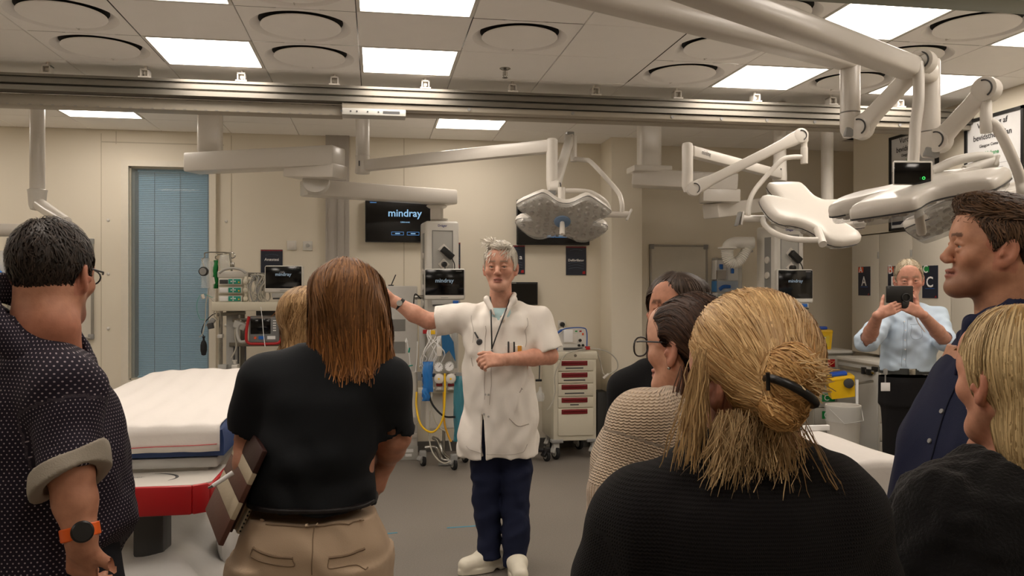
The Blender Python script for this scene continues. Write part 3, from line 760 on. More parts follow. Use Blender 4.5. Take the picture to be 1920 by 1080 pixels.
towB, MB_B, bodyB = tower('white equipment column behind the lecturer\'s arm, hung on jointed box arms', '', 824, 417, 800, 7.15, 15, pB, W(394, 289, 6.5).z,
    [(W(359, 307, 6.5), W(636, 294, 6.12), .2, .15), (W(569, 352, 6.35), W(849, 371, 7.12), .17, .125)],
    [(W(546, 321, 6.28), W(638, 322, 6.12), .2, .105)], (W(819, 385, 7.1), W(819, 412, 7.1)))
part(towB, 'pivot_disc', MB().cyl(W(592, 338, 6.25), W(594, 344, 6.3), .1), m_white2)
pD = W(1217, 330, 6.7)
towD, MB_D, bodyD = tower('white equipment column near the yellow boxes, half hidden by the lamp head', '', 1462, 425, 800, 7.3, 15, pD, W(1217, 318, 6.7).z,
    [(W(1186, 334, 6.75), W(1382, 344, 6.6), .22, .135), (W(1332, 396, 6.65), W(1470, 379, 7.2), .17, .12)],
    [(W(1315, 368, 6.62), W(1384, 369, 6.6), .2, .1)], (W(1458, 392, 7.25), W(1458, 420, 7.25)))
part(towD, 'post_base', MB().rbox((pD.x - .16, pD.y - .11, W(1217, 322, 6.7).z - .01), (pD.x + .16, pD.y + .11, W(1217, 313, 6.7).z), .01), m_white)
# plain poles
def pole(px, y1, z, r, label, cap=True):
    p = W(px, y1, z); t = thing('ceiling_pole', label, 'ceiling pole', (p.x, p.y, CZ), 'white poles hanging from the ceiling')
    part(t, 'pole', MB().cyl((p.x, p.y, CZ - .001), p, r), m_white); return t, p
t, p = pole(1551, 384, 6.6, .047, 'white pole hanging near the far right corner, its flange just above the white lamp head')
part(t, 'flange', MB().lathe([(.05, .0), (.075, -.004), (.075, -.022), (.03, -.028)], p, 20), m_white)
t, p = pole(70, 362, 5.9, .05, 'white pole hanging at the far left, ending in an elbow')
part(t, 'housing', MB().lathe([(.05, .03), (.066, .022), (.062, .0), (.056, -.09), (.045, -.118), (.02, -.125)], p, 24), m_white2)
part(t, 'elbow_arm', MB().tube([vt(p, -.07), W(92, 396, 5.8), W(125, 416, 5.5)], [.045, .045, .035], 14), m_white)
a, b = W(-60, 431, 5.6), W(50, 432, 5.6)
t, p = pole(-95, 431, 5.6, .05, 'white horizontal boom tube entering at the left edge by the dark-haired man')
part(t, 'boom_tube', MB().tube([p, a, b], [.044] * 3, 18), m_white)

# ---------------------------------------------------------------- monitors
m_txt = glow('monitor text', (.30, .38, .44, 1), .6)
def monitor(px0, py0, px1, py1, z, rot, label, tscale=.42, ty=.66):
    c = W((px0 + px1) / 2, (py0 + py1) / 2, z); w = (px1 - px0) / FL * z; h = (py1 - py0) / FL * z
    xa, nn = facing(rot); M = frame(c, xa, UP)
    t = thing('patient_monitor', label, 'monitor', (c.x, c.y, c.z - h / 2), 'black-screened bedside monitors')
    def mk(): m = MB(); m.M = M; return m
    part(t, 'casing', mk().rbox((-w / 2, -.03, -h / 2), (w / 2, .05, h / 2), .016, 3), m_white2)
    part(t, 'screen', mk().rbox((-w / 2 + .008, -.034, -h / 2 + .038), (w / 2 - .008, -.026, h / 2 - .008), .004), m_screen)
    text(t, 'mindray', M @ Vector((0, -.0345, -h / 2 + h * ty)), w * tscale, xa, UP, m_txt)
    part(t, 'brand_bar', mk().box((w * .28, -.0352, h / 2 - .022), (w * .42, -.0345, h / 2 - .018)).box((-.03, -.0308, -h / 2 + .016), (.03, -.03, -h / 2 + .020)), m_grey)
    part(t, 'module', mk().rbox((-w * .32, -.02, -h / 2 - .04), (w * .38, .05, -h / 2 - .002), .004), m_lgrey)
    part(t, 'blue_tag', mk().rbox((w * .2, -.026, -h / 2 - .034), (w * .34, -.018, -h / 2 - .006), .002), m_blue, 'blue connector')
    part(t, 'mount', mk().rbox((-w * .3, -.01, -h / 2 - .055), (w * .4, .05, -h / 2 - .042), .003).rbox((-.025, -.01, -h / 2 - .085), (.03, .05, -h / 2 - .055), .004).box((-.03, .05, -.03), (.03, .12, .03)), m_dgrey)
    return t
monitor(498, 498, 568, 549, 6.9, 4, 'bedside monitor on the infusion rack, above the red ventilator')
monitor(796, 504, 872, 562, 6.85, 2, 'bedside monitor on the column beside the lecturer\'s raised arm', .45, .6)
monitor(1455, 505, 1523, 568, 7.0, 2, 'bedside monitor on the far right column, above the blonde bun', .40, .64)

# ================================================================ LEFT EQUIPMENT RACK
ZR = 7.0
def w7(px, py, dz=0.0): return W(px, py, ZR + dz)
def q7(): m = MB(); return m
t = thing('equipment_rack', 'cream metal equipment rack with rails between window and brown-haired woman', 'equipment rack', W(440, 850, ZR + .15) * 1.0)
t.location.z = 0
part(t, 'post', MB().cyl((w7(414, 590).x, w7(414, 590).y, 0), w7(414, 575), .016), m_steel)
pA = w7(437, 580, .1); part(t, 'column', MB().rbox((pA.x - .05, pA.y - .04, .0), (pA.x + .05, pA.y + .04, w7(437, 575).z), .006), m_lgrey)
pC = w7(455, 600, .24); part(t, 'column', MB().rbox((pC.x - .02, pC.y - .02, .3), (pC.x + .02, pC.y + .02, w7(450, 560).z), .004), m_alu)
part(t, 'shelf', MB().bar(w7(407, 574), w7(598, 574), .26, .075, .006), m_offw)
part(t, 'rail', MB().bar(w7(462, 515, .21), w7(512, 516, .21), .014, .04, .003), m_alu)
part(t, 'rail', MB().bar(w7(430, 646, .05), w7(560, 645, .05), .014, .035, .003), m_alu)
part(t, 'rail', MB().bar(w7(436, 600, .05), w7(470, 600, .05), .014, .03, .003), m_alu)
part(t, 'crossbar', MB().bar(w7(408, 590), w7(460, 586), .03, .03, .005), m_alu)
part(t, 'clamp', MB().rbox(w7(407, 634, -.05), w7(420, 626, .05), .004), m_white2)
part(t, 'clamp', MB().rbox(w7(408, 706, -.04), w7(428, 682, .06), .004), m_lgrey)
fm = MB(); pF = w7(440, 690, .05)
for px in (437, 445, 458): fm.box((w7(px, 690).x - .006, pF.y - .006, .05), (w7(px, 690).x + .006, pF.y + .006, w7(px, 648).z))
part(t, 'frame_rods', fm, m_dgrey)
part(t, 'foot', MB().rbox((pA.x - .25, pA.y - .3, .0), (pA.x + .3, pA.y + .15, .06), .02), m_lgrey)
solo('regulator_box', MB().rbox(w7(434, 692, -.1), w7(449, 682, .02), .004).cyl(w7(440, 682, -.05), w7(440, 676, -.05), .012).cyl(w7(440, 677, -.05), w7(440, 675, -.05), .02), m_white2, 'small white box with a round top knob, low on the equipment rack', 'valve')
solo('valve_block', MB().rbox(w7(437, 704, -.1), w7(455, 697, .0), .004).tube([w7(439, 700, -.12), w7(443, 699, -.13), w7(447, 702, -.12), w7(451, 699, -.13), w7(454, 701, -.12)], .006, 8), m_lgrey, 'grey valve block under the white regulator box, just above the bed', 'valve')
# pump holder with three pumps
t = thing('pump_holder', 'cream pump holder with a curved carrying handle on the equipment rack', 'pump holder', w7(436, 578))
part(t, 'body', MB().rbox(w7(409, 567, -.03), w7(465, 516, .15), .01), m_offw)
part(t, 'top_cap', MB().rbox(w7(407, 521, -.04), w7(466, 509, .15), .012), m_white2)
part(t, 'side_rail', MB().rbox(w7(458, 565, -.06), w7(465, 518, -.02), .005), m_offw)
part(t, 'handle', MB().tube(spline([w7(411, 512, -.05), w7(420, 506, -.05), w7(436, 503, -.05), w7(452, 506, -.05), w7(461, 512, -.05)], 6), .011, 10), m_lgrey)
for k, (y0, l_) in enumerate(((522, 'infusion pump with teal keypad, topmost of three in the holder'), (538, 'infusion pump with teal keypad, middle of three in the holder'), (554, 'infusion pump with teal keypad, lowest of three in the holder'))):
    a, b = w7(410, y0 + 12, -.10), w7(455, y0, -.035)
    t = thing('infusion_pump', l_, 'infusion pump', ((a.x + b.x) / 2, b.y, a.z), 'infusion pumps stacked in the holder')
    part(t, 'casing', MB().rbox((a.x, a.y - .0, a.z), (b.x, b.y + .0, b.z), .006), m_white2)
    fx = lambda q: a.x + (b.x - a.x) * q
    yf = a.y - .002; h = b.z - a.z
    part(t, 'keypad', MB().rbox((fx(.42), yf - .004, a.z + h * .12), (fx(.95), yf + .004, b.z - h * .1), .002), mat('teal keypad', (24, 140, 120), .5))
    bt = MB()
    for q in (.52, .6, .68): bt.box((fx(q), yf - .007, a.z + h * .42), (fx(q) + .009, yf - .004, a.z + h * .62))
    bt.box((fx(.6), yf - .007, a.z + h * .68), (fx(.6) + .009, yf - .004, a.z + h * .82)).box((fx(.6), yf - .007, a.z + h * .2), (fx(.6) + .009, yf - .004, a.z + h * .34))
    part(t, 'buttons', bt, m_print)
    part(t, 'red_key', MB().box((fx(.84), yf - .007, a.z + h * .3), (fx(.9), yf - .004, a.z + h * .5)), m_yellow)
    part(t, 'label_strip', MB().rbox((fx(.04), yf - .003, a.z + h * .15), (fx(.4), yf + .004, b.z - h * .2), .002), (m_print if k else m_dgrey))
    part(t, 'knob', MB().lathe([(.022, 0), (.024, .01), (.02, .04), (.01, .045)], (b.x + .03, a.y + .03, (a.z + b.z) / 2), 14, (0, -1, 0)), m_offw)
# ventilator
a, b = w7(463, 645, -.12), w7(529, 592, .04)
t = thing('transport_ventilator', 'grey ventilator with black display in a red frame on the equipment rack', 'ventilator', ((a.x + b.x) / 2, a.y, a.z))
part(t, 'casing', MB().rbox((a.x + .012, a.y + .01, a.z + .01), (b.x - .012, b.y, b.z), .012), mat('ventilator grey', (120, 122, 122), .45))
fx = lambda q: a.x + (b.x - a.x) * q
fz = lambda q: a.z + (b.z - a.z) * q
part(t, 'red_frame', MB().tube(spline([(fx(.06), a.y, fz(1.0)), (fx(.0), a.y, fz(.6)), (fx(-.02), a.y, fz(.2)), (fx(.04), a.y, fz(.04)), (fx(.2), a.y, fz(.0)), (fx(.8), a.y, fz(.0)), (fx(.97), a.y, fz(.06)), (fx(1.02), a.y, fz(.24)), (fx(1.0), a.y, fz(.6)), (fx(.96), a.y, fz(1.0))], 5), .012, 10), m_red)
part(t, 'display', MB().rbox((fx(.1), a.y + .004, fz(.36)), (fx(.7), a.y + .014, fz(.92)), .004), m_screen)
bt = MB()
for r_ in range(5): bt.box((fx(.77), a.y + .005, fz(.46 + .09 * r_)), (fx(.86), a.y + .012, fz(.5 + .09 * r_)))
part(t, 'buttons', bt, m_print)
part(t, 'stop_knob', MB().lathe([(.012, 0), (.01, .014)], (fx(.24), a.y + .012, fz(.22)), 12, (0, -1, 0)), m_orange)
part(t, 'blue_label', MB().box((fx(.34), a.y + .006, fz(.16)), (fx(.52), a.y + .012, fz(.28))), m_blue)
part(t, 'white_label', MB().box((fx(.6), a.y + .006, fz(.16)), (fx(.84), a.y + .012, fz(.28))), m_print)
part(t, 'carrying_handle', MB().rbox(w7(480, 592, -.06), w7(518, 580, .04), .006), m_dgrey)
# drip hanger, bags and hoses
t = thing('drip_hanger', 'bent steel hanger with hooks above the pump holder', 'drip stand', w7(434, 512))
part(t, 'rod', MB().cyl(w7(435, 512, .02), w7(431, 474, .02), .009).rbox(w7(431, 503, .0), w7(440, 492, .04), .004), m_steel)
part(t, 'hook', MB().tube(spline([w7(384, 482, -.05), w7(385, 474, -.05), w7(405, 473, -.03), w7(430, 474, .02), w7(438, 475, .02), w7(441, 480, .02), w7(436, 484, .02), w7(432, 480, .02)], 5), .005, 8), m_steel)
part(t, 'hook', MB().tube(spline([w7(431, 474, .02), w7(420, 476, -.06), w7(407, 478, -.1), w7(404, 484, -.1), w7(409, 487, -.1)], 5), .005, 8), m_steel)
def bag(px0, py0, px1, py1, z, m, name, label, cat, thick=.025, group=None):
    a, b = W(px0, py1, z), W(px1, py0, z); n = 12; vs = []; fs = []
    mb = MB(); w = b.x - a.x; h = b.z - a.z; NX, NZ = 8, 12
    for s in (-1, 1):
        for i in range(NX + 1):
            for k in range(NZ + 1):
                u, v = i / NX, k / NZ
                th = thick * (math.sin(math.pi * u) * math.sin(math.pi * v)) ** .6
                vs.append((a.x + w * u + .006 * math.sin(9 * v + s), (a.y + b.y) / 2 + s * th + .006 * math.sin(11 * u + 7 * v), a.z + h * v))
    def id(s, i, k): return s * (NX + 1) * (NZ + 1) + i * (NZ + 1) + k
    for s in (0, 1):
        for i in range(NX):
            for k in range(NZ): fs.append((id(s, i, k), id(s, i + 1, k), id(s, i + 1, k + 1), id(s, i, k + 1)))
    mb.add(vs, fs); return solo(name, mb, m, label, cat, group)
bag(377, 484, 392, 540, 6.95, m_clear, 'drip_bag', 'clear drip bag hanging in front of the window beside the dial', 'drip bag')
bag(388, 490, 402, 560, 7.0, m_clear, 'drip_bag', 'clear crumpled bag hanging between the dial and the green bag', 'drip bag')
bag(412, 478, 430, 505, 7.05, m_clear, 'drip_bag', 'small clear bag on the hook right above the pump holder', 'drip bag')
bag(401, 488, 408, 541, 7.0, mat('green fabric', (20, 128, 60), .6), 'green_bag', 'narrow bright green bag hanging left of the pump holder', 'bag', .03)
p = W(383, 509, 6.85); t = thing('pressure_gauge', 'round black pressure dial hanging before the window', 'gauge', p)
part(t, 'case', MB().lathe([(.038, 0), (.04, .01), (.037, .03), (.033, .032)], p, 24, -FWD), m_black)
part(t, 'dial_face', MB().lathe([(.03, .033), (.029, .034)], p, 20, -FWD), m_grey)
part(t, 'ring_hanger', MB().tube([vt(p, .04), vt(p, .1) - RIGHT * .02, W(384, 482, 6.95)], .004, 6), m_steel)
p = W(382, 650, 6.95); t = thing('rubber_bulb', 'black rubber squeeze bulb dangling before the window edge', 'squeeze bulb', vt(p, -.08))
part(t, 'bulb', MB().lathe([(.004, -.075), (.018, -.07), (.027, -.03), (.027, .01), (.02, .04), (.009, .055), (.008, .075), (.013, .078), (.013, .088)], p, 18), m_rubber)
part(t, 'hose', MB().tube(spline([vt(p, .09), W(378, 622, 6.95), W(384, 605, 6.95), W(396, 592, 6.95), W(404, 588, 6.98)], 6), .004, 8), m_rubber)
t = thing('hose_clamp', 'tilted dark grey clip on the clear hose left of the rack post', 'clamp', W(396, 610, 6.95))
part(t, 'jaw', MB().bar(W(390, 613, 6.94), W(401, 598, 6.94), .04, .04, .006), m_grey)
part(t, 'block', MB().bar(W(390, 612, 6.92), W(400, 610, 6.92), .04, .05, .005), m_dgrey)
t = thing('drip_line', 'thin clear drip tubing looping down left of the pump holder', 'tubing', W(390, 620, 6.95))
part(t, 'tube', MB().tube(spline([W(392, 540, 6.95), W(386, 570, 6.93), W(385, 598, 6.93), W(380, 625, 6.9), W(374, 632, 6.9)], 6), .004, 6), m_cord)
part(t, 'tube', MB().tube(spline([W(396, 560, 6.95), W(404, 572, 6.9), W(401, 590, 6.92), W(408, 600, 6.95)], 6), .004, 6), m_cord)
part(t, 'green_tube', MB().tube(spline([W(399, 558, 6.95), W(378, 552, 6.9), W(369, 572, 6.9), W(374, 596, 6.92), W(384, 600, 6.94)], 6), .0025, 6), mat('teal tubing', (90, 165, 150), .4))
part(t, 'drip_chamber', MB().cyl(W(399, 520, 6.9), W(401, 532, 6.9), .012).cyl(W(379, 552, 6.9), W(382, 560, 6.9), .014), m_white)
t = thing('cable_tangle', 'tangle of grey cables hung between the pumps and the monitor', 'cables', w7(485, 570))
rr = random.Random(3)
for k in range(13):
    x = 470 + rr.uniform(-2, 22); pts = [w7(466 + rr.uniform(0, 18), 512 + rr.uniform(0, 14), -.02), w7(x + rr.uniform(-8, 10), 522 + rr.uniform(-8, 8), -.06), w7(x - 4 + rr.uniform(-5, 5), 545 + rr.uniform(-8, 10), -.07), w7(x + rr.uniform(-6, 16), 566 + rr.uniform(-8, 4), -.06), w7(x + 12 + rr.uniform(-6, 6), 545 + rr.uniform(-10, 10), -.05), w7(x + rr.uniform(0, 14), 518 + rr.uniform(-6, 10), -.03)]
    part(t, 'cable', MB().tube(spline(pts, 6), .0055, 7), m_cord if k % 3 else m_grey)
t = thing('ventilator_hose', 'grey corrugated breathing hose hanging left of the red ventilator', 'hose', w7(452, 660))
part(t, 'hose', MB().tube(spline([w7(463, 612, -.06), w7(450, 608, -.08), w7(445, 622, -.08), w7(450, 640, -.09), w7(464, 640, -.08)], 8), [.013 + .002 * (i % 2) for i in range(33)], 10), m_lgrey)
part(t, 'hose', MB().tube(spline([w7(452, 600, -.04), w7(441, 620, -.06), w7(443, 650, -.06), w7(434, 672, -.05)], 8), .007, 8), m_cord)
part(t, 'connector', MB().bar(w7(440, 606, -.05), w7(462, 614, -.05), .07, .06, .006), m_lgrey)
t = thing('white_lead', 'single thin white lead hanging across the red ventilator', 'cable', w7(494, 650))
part(t, 'lead', MB().tube(spline([w7(489, 575, -.14), w7(492, 600, -.15), w7(494, 625, -.15), w7(497, 650, -.15)], 5), .003, 6), m_print)

# ================================================================ CENTRE: WHITE CABINET, COLUMN FITTINGS, CART
a = wr(640, 536, 783, 868, 7.46)
t = thing('scanner_cabinet', 'tall pale grey cabinet with two grey bands behind the lecturer\'s wrist', 'cabinet', ((a[0] + a[2]) / 2, 7.6, 0))
part(t, 'body', MB().rbox((a[0], 7.46, .0), (a[2], YB - .03, a[3]), .012), mat('cabinet grey', (212, 210, 206), .4))
m_band = mat('cabinet band', (138, 137, 134), .45)
for y0, y1, x1 in ((599, 621, 760), (641, 663, 760), (690, 835, 760)):
    r_ = wr(660, y0, x1, y1, 7.46); part(t, 'grey_band', MB().box((r_[0], 7.456, r_[1]), (r_[2], 7.463, r_[3])), m_band)
r_ = wr(640, 838, 783, 866, 7.46); part(t, 'plinth', MB().rbox((a[0] - .002, 7.452, 0.0), (a[2] + .002, 7.5, r_[3]), .004), m_lgrey)
for (x0, y0, x1, y1) in ((760, 842, 775, 848), (760, 851, 772, 856)):
    r_ = wr(x0, y0, x1, y1, 7.45); part(t, 'sticker', MB().box((r_[0], 7.449, r_[1]), (r_[2], 7.4525, r_[3])), m_print)
part(t, 'latch', MB().rbox(WY(773, 821, 7.44), WY(782, 812, 7.47), .003), m_white)
text(t, 'SIEMENS', WY(715, 619.5, 7.4585), .14, (1, 0, 0), UP, mat('dark teal lettering', (30, 60, 70), .5)); text(t, 'Healthineers', WY(714, 625.5, 7.4585), .15, (1, 0, 0), UP, m_orange)
part(t, 'antenna', MB().cyl(WY(733, 536, 7.55), WY(742, 515, 7.55), .005).rbox(WY(728, 537, 7.52), WY(738, 534, 7.58), .003), m_black)

ZT = 6.92
def w6(px, py, dz=0.0): return W(px, py, ZT + dz)
t = thing('accessory_rail', 'steel accessory rail and white trays on the column below the lecturer\'s arm', 'rail', w6(820, 720))
part(t, 'rail', MB().bar(w6(783, 704), w6(868, 702), .02, .03, .004), m_steel)
part(t, 'tray', MB().rbox(w6(784, 738, -.05), w6(850, 724, .12), .006), m_offw)
for px in (792, 852): part(t, 'side_post', MB().bar(w6(px, 690, .03), w6(px, 600, .03), .05, .05, .006, up=FWD), m_lgrey)
part(t, 'clamp', MB().rbox(w6(783, 714, -.03), w6(790, 697, .02), .004).rbox(w6(855, 712, -.03), w6(866, 698, .02), .004), m_grey)
part(t, 'red_clip', MB().rbox(w6(793, 626, -.06), w6(801, 618, -.02), .002), m_red)
part(t, 'lower_duct', MB().rbox(w6(800, 800, .1), w6(845, 735, .3), .01), m_lgrey)
def gauge(px, py, lb):
    p = w6(px, py, -.06); t = thing('pressure_gauge', lb, 'gauge', vt(p, -.045), 'round white dials on the accessory rail')
    part(t, 'case', MB().lathe([(.040, 0), (.042, .006), (.042, .028), (.037, .032)], p, 26, -FWD), m_lgrey)
    part(t, 'face', MB().lathe([(.036, .0325), (.035, .0335)], p, 24, -FWD), m_print)
    tick = MB()
    for a_ in range(0, 300, 30):
        an = R(a_ - 60); o = p - FWD * .0345 + (RIGHT * math.cos(an) + UP * math.sin(an)) * .028; o2 = p - FWD * .0345 + (RIGHT * math.cos(an) + UP * math.sin(an)) * .034
        tick.tube([o, o2], .0012, 4)
    part(t, 'ticks', tick, m_ink)
    part(t, 'needle', MB().tube([p - FWD * .036, p - FWD * .036 + RIGHT * .018 + UP * .02], .002, 5), m_ink)
gauge(823, 688, 'round white dial, left of the pair above the regulators')
gauge(843, 687, 'round white dial, right of the pair above the regulators')
for px, lb in ((824, 'white round regulator knob with yellow mark, left of the pair'), (846, 'white round regulator knob with yellow mark, right of the pair')):
    p = w6(px, 709, -.06); t = thing('gas_regulator', lb, 'regulator', vt(p, -.09), 'white gas regulators on the accessory rail')
    part(t, 'knob', MB().lathe([(.03, -.02), (.041, .0), (.043, .03), (.04, .05), (.03, .058), (.005, .06)], p, 26, -FWD), m_white)
    part(t, 'yellow_mark', MB().lathe([(.009, .060), (.008, .062)], p, 12, -FWD), m_yellow)
    part(t, 'red_band', MB().rbox(vt(p, -.065) - RIGHT * .025 - FWD * .03, vt(p, -.042) + RIGHT * .025 - FWD * .01, .003), m_dred)
    part(t, 'base', MB().rbox(vt(p, -.1) - RIGHT * .03 - FWD * .02, vt(p, -.055) + RIGHT * .03 + FWD * .03, .004), m_lgrey)
    text(t, 'O2' if px < 830 else 'AIR', vt(p, -.082) - FWD * .0255, .03, RIGHT, UP, m_print)
t = thing('sensor_leads', 'bunch of white patient leads hanging from the column under the lecturer\'s elbow', 'cables', w6(815, 680))
rr = random.Random(5)
for k in range(16):
    x0 = 812 + rr.uniform(-8, 14); x1 = 795 + rr.uniform(0, 40)
    pts = [w6(x0, 607 + rr.uniform(0, 6), -.06), w6(x0 + rr.uniform(-5, 5), 630, -.09), w6(x1 + rr.uniform(-4, 4), 655 + rr.uniform(-4, 8), -.09 - .03 * rr.random()), w6(x1 + rr.uniform(-12, 4), 675 + rr.uniform(-6, 8), -.08), w6(x1 - 8 + rr.uniform(-10, 10), 690 + rr.uniform(-12, 6), -.05)]
    part(t, 'lead', MB().tube(spline(pts, 6), .0042, 6), m_print if k % 4 else m_cord)
part(t, 'yellow_plug', MB().rbox(w6(808, 627, -.1), w6(817, 619, -.07), .003), m_yellow)
part(t, 'white_plug', MB().rbox(w6(819, 668, -.13), w6(828, 650, -.1), .005), m_white)
cm = MB(); cm.prism([w6(827, 622, -.1), w6(836, 618, -.1), w6(850, 642, -.1), w6(854, 678, -.1), w6(846, 664, -.1), w6(842, 657, -.1), w6(832, 668, -.1), w6(829, 650, -.1)], (0, 0, 0), FWD * .035)
solo('pressure_cuff', cm, mat('blue cuff cloth', (22, 92, 140), .7, bump=.2), 'folded blue blood pressure cuff hanging beside the white leads', 'cuff', smooth=0)
bag(793, 678, 811, 735, 6.82, clear('blue film', (36, 124, 205), .25, .82), 'blue_bag', 'crumpled blue plastic bag hanging over the left end of the accessory rail', 'bag', .03)
bag(792, 724, 806, 752, 6.82, clear('blue film', (36, 124, 205), .25, .82), 'blue_bag', 'knotted lower blue plastic bag under the crumpled one', 'bag', .03)
bag(851, 705, 872, 828, 6.85, clear('teal film', (44, 130, 150), .2, .75), 'teal_bag', 'long teal plastic bag hanging beside the white coat', 'bag', .04)
p = w6(775, 740, .05); t = thing('suction_holder', 'tall narrow white cylinder holding catheters at the cabinet edge', 'holder', w6(775, 783, .05))
part(t, 'cylinder', MB().lathe([(.030, -.19), (.035, -.18), (.036, .19), (.038, .195), (.033, .195), (.03, -.17)], p, 20), m_white2)
part(t, 'dark_label', MB().box(w6(768, 712, .0), w6(772, 704, .02)), m_dgrey)
part(t, 'catheter', MB().tube(spline([w6(770, 700, .05), w6(768, 670, .05), w6(763, 640, .06)], 5), .004, 6), m_print)
part(t, 'catheter', MB().tube(spline([w6(779, 698, .05), w6(782, 670, .05), w6(783, 640, .05)], 5), .005, 6), m_print)
part(t, 'green_grip', MB().cyl(w6(766.5, 661, .05), w6(768, 652, .05), .007).cyl(w6(763, 687, .04), w6(774, 685, .04), .005), mat('teal grip', (20, 150, 130), .4))
part(t, 'white_tip', MB().lathe([(.002, .03), (.013, 0), (.01, -.01)], w6(762, 640, .06), 10), m_print)
for pts, r, m, lb in (([w6(834, 700, -.1), w6(834, 740, -.11), w6(830, 785, -.12), w6(812, 810, -.12), w6(790, 798, -.1), w6(781, 765, -.06), w6(781, 735, -.02)], .0085, m_yellow, 'thick yellow hose looping down from the left regulator'),
                      ([w6(832, 735, -.09), w6(833, 790, -.1), w6(841, 818, -.1), w6(846, 828, -.1)], .0085, mat('ochre hose', (205, 150, 30), .4), 'short ochre hose ending beside the white coat'),
                      ([w6(803, 736, -.09), w6(812, 760, -.1), w6(832, 780, -.1), w6(855, 782, -.08)], .0085, m_rubber, 'thick black hose sloping down behind the yellow one'),
                      ([w6(809, 725, -.08), w6(811, 770, -.1), w6(822, 800, -.1), w6(838, 812, -.1), w6(846, 845, -.1)], .006, m_cord, 'grey hose swinging from the tray towards the castor'),
                      ([w6(806, 770, .0), w6(805, 820, .0), w6(812, 850, -.05), w6(830, 868, -.1), w6(845, 865, -.1)], .006, m_cord, 'grey hose trailing over the stand base near the floor'),
                      ([w6(767, 706, .1), w6(755, 740, .12), w6(752, 775, .12), w6(770, 800, .08), w6(786, 790, .05)], .006, m_cord, 'thin grey hose looping below the white cylinder'),
                      ([w6(789, 560, .05), w6(778, 552, .0), w6(776, 580, .05), w6(782, 600, .05)], .005, m_rubber, 'thin black cable arching beside the column under the tap')):
    solo('hose', MB().tube(spline(pts, 8), r, 9), m, lb, 'hose')
# small wheeled stand
zS = 7.15
def ws(px, h, dz=0.0):
    u = (px - 960) / FL; z = zS + dz; q = Vector((z * (u * CT + ST), z * (CT - u * ST), h)); return q
def castor(t, p, r=.055, m=m_grey):
    w = part(t, 'castor', MB().rbox((p.x - .03, p.y - .035, r * 1.3), (p.x + .03, p.y + .035, r * 2.6), .012).bar((p.x, p.y, r * 2.2), (p.x - .04, p.y - .03, r * 1.0), .05, .03, .008), m)
    ax = (RIGHT + FWD * .5).normalized()
    c_ = Vector((p.x, p.y, r + .0)); part(w, 'wheel', MB().lathe([(r * .5, -.016), (r * .96, -.014), (r, -.008), (r, .008), (r * .96, .014), (r * .5, .016)], c_, 24, ax), m_rubber)
    part(w, 'hub_cap', MB().lathe([(r * .6, .016), (r * .55, .02), (r * .1, .021)], c_, 16, ax).lathe([(r * .6, -.016), (r * .55, -.02), (r * .1, -.021)], c_, 16, ax), m_lgrey)
t = thing('wheeled_stand', 'low wheeled stand with bent steel legs beside the white coat hem', 'stand', (ws(822, 0).x, ws(822, 0).y, 0))
part(t, 'bent_leg', MB().tube(spline([ws(797, .16), ws(815, .165), ws(822, .12), ws(828, .06), ws(845, .05), ws(858, .075), ws(876, .11)], 6), .017, 12), m_steel)
part(t, 'bent_leg', MB().tube(spline([ws(812, .22, .15), ws(822, .2, .1), ws(830, .1, .05), ws(842, .06)], 6), .017, 12), m_steel)
part(t, 'stand_post', MB().cyl(ws(832, .05, .08), ws(832, .3, .08), .014), m_steel)
for px, dz in ((793, .0), (851, -.15), (872, .15)): castor(t, ws(px, 0, dz), .052)
part(t, 'white_print', MB().box(ws(822, .01, -.02), ws(850, .018, .06)), m_grey)

# drawer cart
zC = 7.42
a0 = W(1016, 540, zC); a1 = W(1119, 540, zC); xL, xRt = W(1036, 540, zC).x, W(1120, 540, zC).x
yF = W(1080, 540, zC).y; top = WY(1080, 659, yF).z; cw = xRt - xL
t = thing('drawer_cart', 'cream drawer cart on castors with dark red drawer handles', 'cart', ((xL + xRt) / 2, yF, 0))
part(t, 'body', MB().rbox((xL, yF, .17), (xRt, YB - .06, top - .06), .012), m_offw)
part(t, 'worktop', MB().rbox((xL - .012, yF - .012, top - .075), (xRt + .012, YB - .05, top), .014), m_offw)
part(t, 'lock', MB().lathe([(.014, 0), (.012, .008)], ((xL + xRt) / 2, yF - .012, top - .036), 14, (0, -1, 0)), m_steel)
py = [674, 696, 718.5, 743, 764.5, 817]
hz = lambda y: WY(1080, y, yF).z
for k in range(5):
    z1, z0 = hz(py[k]) - .004, hz(py[k + 1]) + .004
    dr = part(t, 'drawer', MB().rbox((xL + .042, yF - .014, z0), (xRt - .032, yF + .004, z1), .004), m_offw)
    hw = .12; hc = xL + cw * .48
    part(dr, 'handle', MB().rbox((hc - hw, yF - .022, z1 - .05), (hc + hw, yF - .013, z1 - .006), .004).rbox((hc - hw + .014, yF - .034, z1 - .024), (hc + hw - .014, yF - .02, z1 - .012), .004), m_dred, 'dark red drawer handle')
    if k < 4:
        q = (.082, .10, .09, .04)[k]
        part(dr, 'dark_label_strip', MB().box((hc - q, yF - .0155, z0 + .02), (hc + q, yF - .0138, z0 + .031)), m_dgrey)
part(t, 'skirt', MB().rbox((xL - .02, yF - .015, .155), (xL + .09, yF + .06, .185), .006).rbox((xRt - .09, yF - .015, .155), (xRt + .03, yF + .06, .185), .006), m_grey)
for x in (xL + .03, xRt - .01): castor(t, Vector((x, yF + .04, 0)), .062, m_lgrey)
for x in (xL + .06, xRt - .05): castor(t, Vector((x, YB - .12, 0)), .062, m_lgrey)
